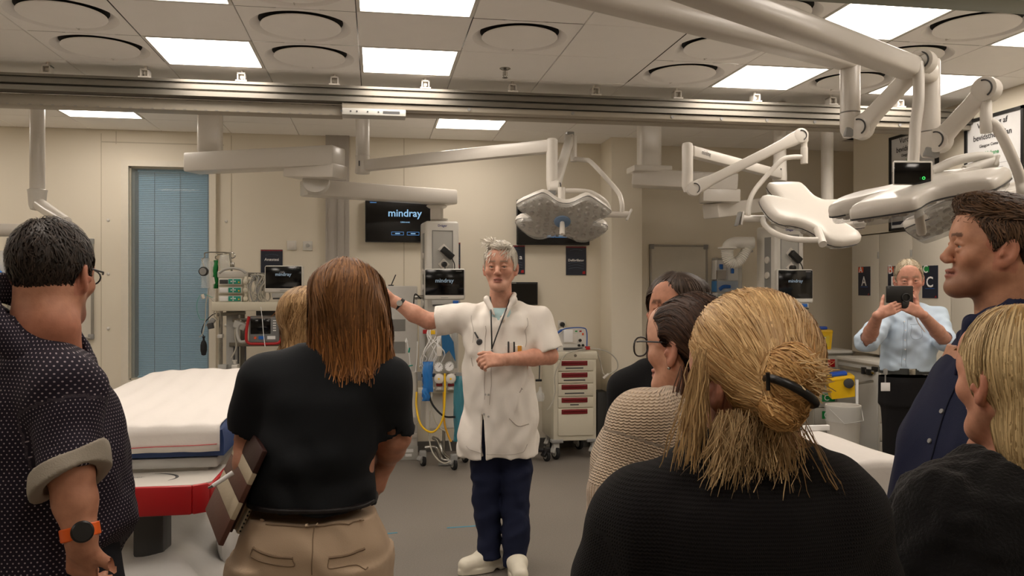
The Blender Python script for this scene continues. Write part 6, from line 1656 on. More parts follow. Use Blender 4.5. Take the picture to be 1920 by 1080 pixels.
def uv_body(c, arms, ru=.16):
    """cloth coordinates: round the trunk, or round and along a sleeve"""
    def f(V):
        u = np.arctan2(V[:, 0] - c[0], -(V[:, 1] - c[1])) * ru; w = V[:, 2].copy()
        best = np.full(len(V), 1e9)
        for a, b, r in arms:
            a, b = np.array(a), np.array(b); ba = b - a; L = np.linalg.norm(ba); d = ba / L
            t = np.clip((V - a) @ d, 0, L); q = V - a - t[:, None] * d; dist = np.linalg.norm(q, axis=1) - r
            x = np.cross(d, [0, 1, 0]); x /= np.linalg.norm(x); y = np.cross(d, x)
            m = (dist < .016) & (dist < best) & (t > .03); best = np.where(m, dist, best)
            u = np.where(m, np.arctan2(q @ x, q @ y) * r, u); w = np.where(m, -t, w)
        return np.stack([u, w, np.zeros(len(V))], 1)
    return f
def feet_legs(p, x0, dx, y, zt, m, m2, r=(.085, .06, .05), rows=None, hip=None, h=.012, shoe=True):
    """trousers down to the floor, with shoes"""
    v = Vol.box((x0 - dx - .2, y - .2, .0), (x0 + dx + .2, y + .2, zt + .02), h)
    for sx in (-1, 1):
        v.loft([(.04, x0 + sx * dx, y, r[2], r[2] * 1.1), (.45, x0 + sx * dx * .95, y, r[1], r[1] * 1.1), (zt - .16, x0 + sx * dx * .85, y, r[0], r[0] * 1.25), (zt - .02, x0 + sx * dx * .7, y, r[0] * .9, r[0] * 1.2)], .02)
    if hip: v.loft(hip, .03)
    v.wrinkle(.006, 40, 3, 5)
    o = vmesh(v, 'trousers', p.t, m)
    if shoe:
        for sx in (-1, 1):
            q = Vol.box((x0 + sx * dx - .08, y - .2, -.01), (x0 + sx * dx + .08, y + .25, .13), .008)
            q.chain([(x0 + sx * dx, y - .06, .045), (x0 + sx * dx, y + .06, .04), (x0 + sx * dx * 1.1, y + .17, .03)], [.045, .045, .035], .02);
            vmesh(q, 'shoe', p.t, m2)
    return v, o
SK1, SK2, SK3 = (196, 138, 112), (190, 128, 104), (204, 150, 126)
m_jet = cloth('black cloth', (20, 20, 22), .9, .35, 420)

# ---------------------------------------------------------------- the lecturer in the white coat
def lecturer():
    p = Person(935, 4.55, 'grey-haired person in a white short-sleeved coat pointing with one arm, facing us in white clogs')
    P, X, H = p.P, p.X, p.H
    h = Head(P(938, 501, -.02), 187, 1, 0, 1.1)
    S1, E1, W1 = P(878, 594, .02), P(804, 602, .0), P(742, 566, -.02)
    S2, E2, W2 = P(1012, 596, .02), P(1031, 668, -.02), P(950, 674, -.22)
    v = Vol(axis_(-.75, .42, .007, [(h.o[0] - .12, h.o[0] + .12, .0042), (X(897), X(952), .0042), (X(715), X(745), .0045)]), axis_(-.42, .22, .006, [(-.16, -.03, .0042)]), axis_(.55, 1.86, .008, [(H(690), H(658), .004), (H(575), H(450), .0042)]))
    head(v, h, neck=P(938, 585, .03), nr=(.052, .06), nose=1.25)
    v.loft([(.9, X(937), .0, .15, .10), (1.2, X(937), .0, .16, .10), (1.36, X(937), .0, .17, .09), (1.42, X(937), .0, .12, .07)], .03)
    v.chain([S1, E1], [.05, .045], .02).chain([E1, P(776, 588, -.01), W1], [.046, .047, .031], .015)
    v.chain([S2, E2], [.05, .045], .02).chain([E2, E2 * .6 + W2 * .4, W2], [.046, .046, .032], .015)
    d = W1 - E1; hand(v, W1 + d / np.linalg.norm(d) * .03, d + np.array([0, 0, .1]), (0, -.3, -1), 1, (.25, .3, .2), 1.05)
    hand(v, W2 + np.array([-.02, -.015, 0]), P(905, 676, -.30) - W2, (.1, .75, -.45), -1, ((.7, .8, .5), (.8, .9, .5), (.9, .9, .5), (1.0, .9, .5)), 1.05, tcurl=.5)
    fc = face_cols(h, (202, 154, 132), (140, 124, 110), (160, 98, 90), .2, (160, 130, 116))
    def cols(V):
        c = fc(V); a = np.clip((1.15 - V[:, 2]) / .05, 0, 1) * 0; w = ((V[:, 2] < 1.4) & (np.abs(V[:, 0] - X(938)) > .1)).astype(float)[:, None] * .5; return c * (1 - w) + hcol((202, 146, 124)) * w
    vmesh(v, 'body', p.t, M_SKIN, cols); eyes(p, h, (70, 80, 90))
    # hair
    g = Vol.box(h.o - .2, h.o + .22, .005)
    line = [(-.13, -.06), (-.085, -.062), (-.055, -.045), (-.03, .012), (.0, .02), (.012, -.005), (.03, -.0), (.042, .035), (.06, .058), (.08, .062), (.13, .066)]
    cap(g, h, line, (.081, .104, .098)); g.ell(h.w((.0, .06, .10)), (.06, .04, .022), .02, h.R)
    fr = h.w((-.03, .09, .055))
    def flow(Pp):
        q = h.q(Pp); d = np.stack([.6 - 4 * q[:, 0] * 0 - 14 * np.clip(q[:, 0], 0, .1) * 0, np.where(q[:, 2] > .07, .8, .1), np.where(q[:, 2] > .075, -.2, -1)], 1)
        d[:, 0] = np.where(q[:, 2] > .05, np.where(q[:, 0] > .035, .8, -.75), np.sign(q[:, 0]) * .15); return d @ h.R.T
    L1 = strands(g, 3600, flow, 9, .011, (-.001, .010), .0011, 3, None, None, (190, 182, 168), (240, 235, 224), jit=.22)
    rt = np.array([h.w((x, .07 + rng.normal(0, .012), .075 + rng.normal(0, .01))) for x in np.linspace(-.065, .045, 220)])
    L2 = strands(g, 220, lambda Q: np.tile(h.R @ np.array([.5, .35, -1]), (len(Q), 1)), 5, .011, (.002, .008), .0012, 4, None, lambda Q: np.ones(len(Q), bool), (196, 188, 174), (238, 232, 222), roots=rt, jit=.25)
    rt = np.array([h.w((.045 + rng.normal(0, .015), .03 + rng.normal(0, .02), .12)) for _ in range(110)])
    L3 = strands(g, 110, lambda Q: np.tile(h.R @ np.array([.55, .1, .5]), (len(Q), 1)), 6, .008, (.0, .02), .0013, 5, None, lambda Q: np.ones(len(Q), bool), (186, 178, 166), (232, 226, 216), roots=rt, jit=.5, sag=.16)
    hair_obj(p, g, [L1, L2, L3], (190, 180, 164), label='tousled grey hair')
    # coat
    c = Vol.box((-.40, -.3, .60), (.42, .26, 1.58), .007)
    xc = X(937)
    c.loft([(H(852), X(934), .01, .222, .17), (H(800), X(935), .01, .212, .165), (H(720), X(936), .005, .195, .155), (H(660), X(938), .0, .195, .145), (H(610), X(940), .01, .195, .135), (H(588), X(940), .02, .165, .11), (H(572), X(940), .03, .10, .075)], .03, 2.4)
    for S, E in ((S1, E1), (S2, E2)):
        cf = S + (E - S) * .86
        c.chain([P(938 + (-26 if S is S1 else 26), 580, .03), S + np.array([0, 0, -.005])], [.05, .068], .04)
        c.chain([S, cf], [.074, .084], .03)
    def ends(S, E, rin):
        dr = (E - S) / np.linalg.norm(E - S); e = S + (E - S) * .84
        lo, hi = E - .17, E + .17
        c.fn(lo, hi, lambda x, y, z: np.maximum(-( (x - e[0]) * dr[0] + (y - e[1]) * dr[1] + (z - e[2]) * dr[2]), np.sqrt((x - E[0]) ** 2 + (y - E[1]) ** 2 + (z - E[2]) ** 2) - .15), .0, '-')
        c.cone(S + (E - S) * .72, E, rin - .012, rin, .0, '-')
    ends(S1, E1, .07); ends(S2, E2, .07)
    c.chain([P(914, 552, .02), P(916, 562, -.065), P(927, 588, -.112)], [.016, .015, .011], .012).chain([P(914, 552, .02), P(938, 548, .085), P(963, 552, .02)], [.017, .017, .017], .012).chain([P(963, 552, .02), P(962, 563, -.065), P(944, 598, -.12)], [.016, .015, .011], .012)
    c.cone(P(938, 562, .0), P(938, 530, -.02), .064, .07, .0, '-')
    nv0, nv1 = P(936, 572, 0), P(934, 606, 0)
    def vee(x, y, z):
        t_ = np.clip((z - nv1[2]) / (nv0[2] - nv1[2] + .03), 0, 1.3); return np.maximum(np.maximum(np.abs(x - xc + .004) - .052 * t_ - .001, y + .02), nv1[2] - z)
    c.fn((xc - .1, -.3, nv1[2] - .01), (xc + .1, .0, 1.52), vee, .006, '-')
    c.wrinkle(.012, 24, 4, 8, stretch=(1, .5, .6)); c.wrinkle(.007, 55, 4, 18, stretch=(1.2, .5, .6))
    xs = X(907)
    c.fn((xs - .05, -.3, .58), (xs + .05, -.05, H(750)), lambda x, y, z: np.maximum(np.abs(x - xs + .25 * (z - .9) * .05) - np.clip((H(752) - z) * .05, 0, .012), 0 * x + y + .08), 0, '-')
    m_coat = cloth('white coat cotton', (226, 220, 212), .8, .15, 300, .02)
    coat = vmesh(c, 'coat', p.t, m_coat)
    m_seam = cloth('coat seam', (178, 170, 162), .8, 0)
    def line_on(pts, r=.002, m=m_seam, nm='seam', off=.0005, par=coat):
        Q = c.proj(np.array([q[:] for q in spline([P(*a, -.16) for a in pts], 5)]), off); p.part(nm, MB().tube([Vector(q) for q in Q], r, 6), m, parent=par)
    line_on([(910, 605), (908, 680), (907, 750)], .0018); line_on([(921, 640), (920, 700), (918, 760)], .0016)
    line_on([(975, 735), (985, 730), (998, 735)], .0025); line_on([(955, 785), (975, 800), (1002, 796)], .003); line_on([(873, 672), (885, 690)], .002)
    line_on([(880, 575), (868, 600), (872, 640)], .0016); line_on([(996, 580), (1000, 610), (992, 650)], .0016); line_on([(865, 838), (890, 847), (904, 851)], .0014); line_on([(912, 852), (950, 853), (985, 850), (1004, 838)], .0014)
    for px, py in ((938, 583), (909, 740), (916, 741), (904, 779), (915, 782)):
        q = c.proj(np.array([P(px, py, -.16)]), .001)[0]; p.part('snap_button', MB().lathe([(.006, 0), (.005, .003)], q, 12, (0, -1, 0)), m_lgrey, parent=coat)
    # chest pocket with pens
    q = c.proj(np.array([P(968, 650, -.16)]), .002)[0]
    p.part('chest_pocket', MB().rbox((q[0] - .05, q[1] - .008, q[2] - .045), (q[0] + .052, q[1] + .01, q[2] + .012), .006), m_coat, parent=coat)
    for dx, col, hh in ((-.03, m_dgrey, .035), (-.014, m_white, .03), (.0, m_ink, .033), (.03, mat('ochre card', (196, 140, 40), .5), .012)):
        w_ = .005 if col is not m_white and hh > .02 else .011
        p.part('pen', MB().rbox((q[0] + dx - w_, q[1] - .014, q[2] - .035), (q[0] + dx + w_, q[1] - .007, q[2] + hh), .003), col, parent=coat)
    q = c.proj(np.array([P(886, 634, -.16)]), .002)[0]
    sc_ = p.part('clip_on_watch', MB().bar((q[0] - .015, q[1] - .006, q[2] + .035), (q[0] + .005, q[1] - .008, q[2]), .016, .008, .003).lathe([(.016, -.004), (.018, .002), (.012, .008)], (q[0] + .012, q[1] - .004, q[2] - .02), 16, (0, -1, 0)), m_dgrey, parent=coat)
    # lanyard, tee
    tv_ = Vol.box((xc - .11, -.2, 1.26), (xc + .11, .12, 1.46), .006); tv_.loft([(H(625), xc, .0, .09, .115), (H(585), xc, .0, .085, .10), (H(577), xc, .005, .07, .085)], 0); vmesh(tv_, 'undershirt', p.t, cloth('pale blue tee', (176, 206, 210), .85, .1, 300))
    la = MB()
    for pts in ([(919, 556, .0), (921, 575, -.10), (921, 600, -.145), (922, 640, -.165), (922, 655, -.17)], [(957, 558, .0), (950, 578, -.10), (940, 605, -.145), (930, 632, -.165), (922, 655, -.17)]):
        Q = np.array([P(*a) for a in pts]); Q2 = np.array([q[:] for q in spline(Q, 6)]); Q2[8:] = np.where((c.sample(Q2[8:]) < .004)[:, None], c.proj(Q2[8:], .004), Q2[8:]); la.tube([Vector(a) for a in Q2], .004, 6, flat=.5)
    ln = p.part('lanyard', la, m_black)
    q = c.proj(np.array([P(921, 660, -.17)]), .006)[0]; p.part('badge_reel', MB().rbox((q[0] - .006, q[1] - .006, q[2] - .03), (q[0] + .006, q[1] + .004, q[2] + .015), .003), m_grey, parent=ln)
    wr_ = W1 + (W1 - E1) / np.linalg.norm(W1 - E1) * -.03
    wd = (W1 - E1) / np.linalg.norm(W1 - E1)
    wt = p.part('wristwatch', MB().lathe([(.034, -.011), (.0365, -.009), (.0365, .009), (.034, .011)], wr_, 24, wd, cap=False), m_black)
    p.part('dial', MB().lathe([(.017, 0), (.016, .006)], Vector(wr_) + Vector((0, -.036, .008)), 18, (0, -1, .2)), m_steel, parent=wt)
    # trousers
    t = Vol.box((-.3, -.2, .03), (.32, .22, .86), .008)
    lx1, lx2 = X(914), X(965)
    t.loft([(H(1040), X(919), -.04, .062, .075), (H(1010), X(917), -.02, .066, .08), (H(940), X(913), .0, .075, .088), (H(880), X(913), .01, .092, .10), (.84, X(918), .015, .10, .11)], .01)
    t.loft([(H(1050), X(966), -.08, .068, .08), (H(1010), X(966), -.06, .074, .085), (H(940), X(966), -.02, .078, .09), (H(880), X(966), .01, .094, .10), (.84, X(962), .015, .10, .11)], .012)
    t.wrinkle(.010, 34, 4, 2, stretch=(.6, .6, 1)); t.wrinkle(.004, 70, 3, 6, stretch=(.5, .5, 1.2))
    vmesh(t, 'trousers', p.t, cloth('navy trouser cotton', (24, 30, 54), .85, .15, 300))
    for o, dr in ((P(925, 1040, -.02), np.array([-.86, -.5, 0])), (P(967, 1046, -.08), np.array([.14, -1, 0]))):
        o = np.array([o[0], o[1], 0]); dr = dr / np.linalg.norm(dr); sd = np.array([-dr[1], dr[0], 0])
        q = Vol.box(o - .28, o + np.array([.28, .28, .16]), .005)
        q.chain([o + dr * -.05 + [0, 0, .06], o + dr * .06 + [0, 0, .062], o + dr * .17 + [0, 0, .05]], [.038, .047, .042], .03); q.ell(o + dr * .05 + [0, 0, .085], (.05, .05, .03), .03)
        q.fn(o - .3, o + .3, lambda x, y, z: np.maximum((np.sqrt(((x - o[0] - dr[0] * .065) * dr[0] + (y - o[1] - dr[1] * .065) * dr[1]) ** 2 / .152 ** 2 + ((x - o[0]) * sd[0] + (y - o[1]) * sd[1]) ** 2 / .05 ** 2) - 1) * .05, np.maximum(z - .034, .003 - z)), .006)
        ms = o + dr * -.0; q.cone(ms + [0, 0, -.004] + sd * .08, ms + [0, 0, -.004] - sd * .08, .022, .022, .006, '-')
        q.fn(o - .3, o + .3, lambda x, y, z: z - .002 + 0 * x + 0 * y, 0, '-')
        sh = vmesh(q, 'clog', p.t, mat('white clog leather', (228, 222, 204), .45))
    return p
lecturer()

# ---------------------------------------------------------------- the man filming with a phone
def filmer():
    p = Person(1705, 5.45, 'grey-blond person in a pale blue shirt filming with a phone before the cupboards')
    P, X, H = p.P, p.X, p.H
    h = Head(P(1704, 524, -.02), 201, -6, 2, 1.05)
    S1, E1, W1 = P(1660, 594, .0), P(1626, 640, -.2), P(1645, 594, -.45)
    S2, E2, W2 = P(1757, 594, .02), P(1774, 640, -.18), P(1731, 592, -.45)
    v = Vol(axis_(-.54, .42, .008, [(-.5, .03, .0045)]), axis_(-.6, .2, .008, [(-.52, -.42, .0045), (-.14, .1, .005)]), axis_(.9, 1.82, .008, [(H(600), H(480), .0042)]))
    head(v, h, neck=P(1706, 588, .02), nr=(.052, .06))
    v.loft([(1.0, X(1703), 0, .13, .08), (1.3, X(1705), 0, .14, .08), (1.4, X(1706), 0, .11, .06)], .03)
    for S, E, W_ in ((S1, E1, W1), (S2, E2, W2)): v.chain([S, E], [.05, .046], .02).chain([E, E * .6 + W_ * .4, W_], [.044, .044, .03], .015)
    hand(v, P(1649, 589, -.475), (1, 0, .42), (0, 1, 0), 1, (.12, .15, .1), .95, tcurl=.1)
    hand(v, P(1727, 588, -.475), (-1, 0, .5), (0, 1, 0), -1, (.3, .35, .2), .92, tcurl=.1)
    vmesh(v, 'body', p.t, M_SKIN, face_cols(h, (198, 148, 128), (150, 130, 112), stub=.2, stubc=(170, 140, 124))); eyes(p, h)
    g = Vol.box(h.o - .18, h.o + .2, .0055)
    cap(g, h, [(-.13, -.06), (-.085, -.062), (-.055, -.045), (-.03, .012), (.0, .02), (.012, -.005), (.03, -.0), (.042, .045), (.06, .075), (.08, .085), (.13, .09)], (.081, .104, .097))
    L = strands(g, 900, away(h, (0, -.04, .12), .0), 6, .010, (0, .008), .0016, 4, None, None, (150, 136, 112), (206, 194, 170), jit=.4)
    hair_obj(p, g, [L], (158, 142, 118), label='short greying blond hair')
    c = Vol.box((-.50, -.36, .98), (.44, .2, 1.5), .007)
    c.loft([(H(692), X(1701), .0, .175, .125), (H(650), X(1703), .0, .178, .13), (H(612), X(1706), .0, .172, .115), (H(592), X(1707), .01, .15, .095), (H(578), X(1707), .02, .09, .07)], .03, 2.3)
    for S, E in ((S1, E1), (S2, E2)): c.chain([P(1707 + (-14 if S is S1 else 14), 584, .02), S], [.05, .062], .04).chain([S, E], [.068, .068], .03).cone(E, E + (S - E) * .2, .072, .068, .01)
    for E, W_ in ((E1, W1), (E2, W2)): c.cone(E * .9 + W_ * .1, W_, .048, .044, .0, '-')
    c.cone(P(1706, 585, .0), P(1706, 560, -.01), .052, .06, .0, '-'); c.chain([P(1694, 581, .03), P(1697, 587, -.06), P(1706, 594, -.09), P(1716, 586, -.06), P(1719, 580, .03)], [.013, .013, .012, .013, .013], .01)
    c.wrinkle(.011, 30, 4, 4); c.wrinkle(.005, 64, 4, 14)
    shirt = vmesh(c, 'shirt', p.t, cloth('pale blue oxford', (186, 204, 222), .8, .15, 400, .03))
    m_seam = cloth('shirt seam', (154, 170, 188), .8, 0)
    def ln(pts, r=.002, m=m_seam, nm='seam'):
        Q = c.proj(np.array([q[:] for q in spline([P(*a, -.13) for a in pts], 5)]), .0005); p.part(nm, MB().tube([Vector(q) for q in Q], r, 6), m, parent=shirt)
    ln([(1696, 600), (1694, 640), (1693, 688)]); ln([(1703, 600), (1701, 640), (1700, 688)]); ln([(1710, 605), (1730, 605)]); ln([(1711, 607), (1710, 632), (1722, 636), (1731, 630), (1731, 607)], .0015)
    for py in (600, 618, 637, 656, 674):
        q = c.proj(np.array([P(1698, py, -.13)]), .001)[0]; p.part('button', MB().lathe([(.005, 0), (.004, .002)], q, 10, (0, -1, 0)), m_print, parent=shirt)
    hip = [(.78, X(1701), 0, .175, .13), (.95, X(1700), 0, .175, .125), (H(690), X(1700), 0, .172, .12)]
    feet_legs(p, X(1702), .09, .0, .95, cloth('black trousers', (22, 21, 23), .85, .1, 300), m_black, (.09, .065, .055), hip=hip)
    p.part('belt', MB().add(*(lambda n=40, z0=H(699), z1=H(688): ([(X(1700) + .178 * math.cos(2 * math.pi * i / n), .128 * math.sin(2 * math.pi * i / n), z) for z in (z0, z1) for i in range(n)], [(i, (i + 1) % n, n + (i + 1) % n, n + i) for i in range(n)]))()), cloth('grey belt', (62, 64, 62), .6, .1))
    bz = H(693.5); p.part('belt_buckle', MB().rbox((X(1686), -.137, bz - .02), (X(1698), -.126, bz + .02), .004), m_steel)
    q = P(1660, 700, -.12); k_ = p.part('badge_reel', MB().rbox((q[0] - .012, q[1] - .008, q[2] - .01), (q[0] + .014, q[1] + .01, q[2] + .03), .006).cyl(q, q - np.array([0, 0, .06]), .004), m_grey)
    p.part('name_badge', MB().rbox((q[0] - .03, q[1] - .004, q[2] - .115), (q[0] + .03, q[1], q[2] - .06), .003), m_print, parent=k_)
    ho = Vector((0, 0, 0)); q = P(1686.5, 552, -.47)
    ph = thing('phone', 'black phone held up level by the person in the pale blue shirt', 'phone', p.t.matrix_basis @ Vector(q), rz=-TH)
    part(ph, 'case', MB().rbox((-.082, -.006, -.052), (.082, .006, .052), .008), m_black, local=True)
    part(ph, 'camera_lens', MB().lathe([(.006, 0), (.005, .003)], (-.068, -.006, .038), 12, (0, -1, 0)), m_dgrey, local=True)
    part(ph, 'finger_ring', MB().tube([(.035 + .024 * math.cos(a), -.012, -.02 + .024 * math.sin(a)) for a in np.linspace(0, 6.28, 17)[:-1]], .0035, 6, closed=True).rbox((.012, -.012, -.085), (.058, .004, -.04), .008), m_black, local=True)
    solo('cord', MB().tube([Vector(p.t.matrix_basis @ Vector(a)) for a in spline([P(1712, 583, -.43), P(1716, 592, -.36), P(1722, 606, -.22), P(1734, 622, -.155)], 6)], .004, 6), m_print, 'white cord running from the phone to the shirt pocket', 'cord')
filmer()

MEN = [(-.13, -.075), (-.085, -.072), (-.06, -.055), (-.035, .0), (-.028, .018), (.0, .022), (.012, -.005), (.028, -.012), (.036, .03), (.05, .05), (.07, .062), (.13, .07)]
# ---------------------------------------------------------------- man in the dotted shirt, left
def dotted():
    p = Person(88, 1.95, 'dark-haired person in a dark dotted shirt and orange watch, seen from behind at the left')
    P, X, H = p.P, p.X, p.H
    h = Head(P(100, 514, .03), 2, -4, 0, 1.02)
    S, E, W_ = P(122, 740, -.12), P(132, 884, -.18), P(152, 1008, -.20)
    v = Vol(axis_(-.22, .24, .007, [(-.12, .16, .005)]), axis_(-.34, .26, .006), axis_(.82, 1.76, .008, [(1.3, 1.75, .005), (.82, 1.02, .005)]))
    head(v, h, neck=P(84, 660, .0), nr=(.066, .078))
    v.ell(P(88, 612, -.03), (.062, .05, .05), .04)
    v.loft([(1.0, X(80), .0, .12, .1), (1.2, X(80), .0, .12, .1), (1.33, X(78), .0, .11, .09)], .04)
    v.chain([S, E], [.046, .044], .03).chain([E, E * .55 + W_ * .45, W_], [.044, .042, .031], .02)
    hand(v, W_ + (W_ - E) * .08, P(152, 1070, -.16) - W_, (.2, .95, .0), 1, (.5, .6, .4), 1.0, tcurl=.2)
    fc = face_cols(h, (190, 138, 112), (60, 46, 38), stub=.5, stubc=(104, 84, 72))
    def cols(V):
        c = fc(V); w = np.clip((1.52 - V[:, 2]) / .05, 0, 1) * np.clip((V[:, 2] - 1.3) / .05, 0, 1) * .35; return c * (1 - w[:, None]) + hcol((176, 100, 78)) * w[:, None]
    vmesh(v, 'body', p.t, M_SKIN, cols); eyes(p, h)
    g = Vol.box(h.o - .17, h.o + .19, .005)
    cap(g, h, [(-.13, -.07), (-.085, -.072), (-.06, -.06), (-.035, -.02), (-.028, .018), (.0, .022), (.012, -.005), (.028, -.012), (.036, .03), (.05, .05), (.07, .062), (.13, .07)], (.080, .103, .097))
    L = strands(g, 6500, away(h, (-.01, -.05, .13), .15), 6, .008, (-.002, .009), .0010, 3, None, None, (22, 17, 14), (62, 50, 42), jit=.4)
    hair_obj(p, g, [L], (34, 27, 23), label='short dark brown hair')
    # glasses
    gm = MB(); 
    gm.tube([Vector(h.w((.080, -.012, .012))), Vector(h.w((.079, .03, .014))), Vector(h.w((.072, .088, .012))), Vector(h.w((.066, .098, .008)))], .0025, 6)
    gl_ = p.part('glasses', gm, m_black)
    for sx in (-1, 1):
        c_ = np.array([h.w((sx * .034 + .026 * math.cos(a), .1 - .1 * (abs(sx * .034 + .026 * math.cos(a))) ** 2 * 30 * .1, .0 + .019 * math.sin(a))) for a in np.linspace(0, 6.28, 17)[:-1]])
        p.part('rim', MB().tube([Vector(a) for a in c_], .002, 6, closed=True), m_black, parent=gl_)
    # shirt
    c = Vol.box((-.30, -.34, .68), (.26, .30, 1.54), .007)
    c.loft([(.70, X(90), .02, .185, .20), (H(1000), X(88), .02, .178, .20), (H(930), X(90), .02, .168, .19), (H(860), X(88), .02, .172, .18), (H(800), X(86), .02, .16, .175), (H(745), X(82), .01, .145, .16), (H(715), X(79), .0, .130, .135), (H(684), X(74), .0, .112, .118)], .03, 2.2)
    c.cone(P(85, 690, .0), S, .08, .076, .05).cone(P(30, 645, -.02), P(-70, 605, .06), .07, .075, .05).cone(P(66, 690, -.06), P(20, 612, -.05), .05, .045, .04).chain([S, E], [.075, .066], .04)
    c.cone(P(30, 760, .12), P(10, 900, .2), .08, .07, .04)
    e = S + (E - S) * 1.02; dr = (E - S) / np.linalg.norm(E - S)
    c.fn(e - .13, e + .13, lambda x, y, z: np.maximum(-((x - e[0]) * dr[0] + (y - e[1]) * dr[1] + (z - e[2]) * dr[2]), np.sqrt((x - E[0]) ** 2 + (y - E[1]) ** 2 + (z - E[2]) ** 2) - .105), 0, '-')
    c.cone(S + (E - S) * .85, E + dr * .03, .048, .054, 0, '-')
    c.fn((X(150), -1, .6), (1, 1, H(930)), lambda x, y, z: (z - H(982) - (x - X(234)) * 1.34) + 0 * y, .01, '-')
    c.cone(P(76, 660, .0), P(80, 560, .02), .088, .098, .01, '-')
    c.wrinkle(.010, 22, 4, 3, stretch=(1, 1, .5)); c.wrinkle(.005, 50, 4, 13)
    m_dot = dots('dotted shirt', (33, 27, 38), (150, 140, 146), .0108)
    uv = uv_body((X(86), .02), [(S, E, .08)], .17)
    sh = vmesh(c, 'shirt', p.t, m_dot, uvw=uv)
    k = Vol.box((-.2, -.2, 1.26), (.24, .2, 1.6), .005)
    ring = [P(74, 618, .0) + np.array([.103 * math.cos(a), .106 * math.sin(a), .0 - .118 * math.cos(a) + .012 * math.sin(a)]) for a in np.linspace(-2.6, 3.2, 20)]
    k.chain(ring, [.017] * 20, .012); k.chain([r_ + np.array([0, 0, -.03]) for r_ in ring], [.016] * 20, .03); k.cone(P(76, 720, .0), P(82, 520, .02), .096, .096, .006, '-')
    vmesh(k, 'collar', p.t, m_dot, uvw=lambda V: np.stack([V[:, 0] * 1.2 + V[:, 1], V[:, 2], V[:, 1]], 1), label='dotted shirt collar')
    cu = Vol.box(E - .15, E + .15, .0045); a_ = e - dr * .035; b_ = e + dr * .02
    cu.cone(a_, b_, .079, .078, 0); cu.cone(a_ - dr * .08, b_ + dr * .08, .056, .056, .004, '-')
    tilt = np.array([-.25, 0, .97]); tilt /= np.linalg.norm(tilt)
    cu.fn(E - .15, E + .15, lambda x, y, z: np.maximum(((x - e[0]) * -dr[0] + (y - e[1]) * -dr[1] + (z - e[2]) * -dr[2]) - .026 - (x - e[0]) * .35, ((x - e[0]) * dr[0] + (y - e[1]) * dr[1] + (z - e[2]) * dr[2]) - .02 + (x - e[0]) * .35), 0, 'x')
    cu.wrinkle(.006, 60, 3, 5); vmesh(cu, 'rolled_cuff', p.t, cloth('pale cuff lining', (150, 142, 130), .9, .3, 300), label='pale rolled cuff')
    d = (W_ - E) / np.linalg.norm(W_ - E); wc_ = W_ - d * .012
    wt = p.part('watch_strap', MB().lathe([(.037, -.014), (.0395, -.012), (.0395, .012), (.037, .014)], wc_, 28, d, cap=False), mat('orange strap', (228, 96, 20), .5), 'orange watch strap')
    wn = np.array([.55, -.8, .1]); wn -= d * (wn @ d); wn /= np.linalg.norm(wn)
    p.part('watch_case', MB().lathe([(.021, -.004), (.0225, .0), (.0225, .008), (.019, .011), (.001, .0112)], wc_ + wn * .037, 28, wn), m_black, parent=wt)
    hip = [(.72, X(80), .0, .145, .15), (.9, X(80), .0, .15, .155), (.98, X(80), .0, .15, .15)]
    feet_legs(p, X(80), .095, .0, .95, cloth('dark jeans', (28, 30, 36), .85, .2, 300), m_black, (.1, .07, .055), hip=hip)
dotted()

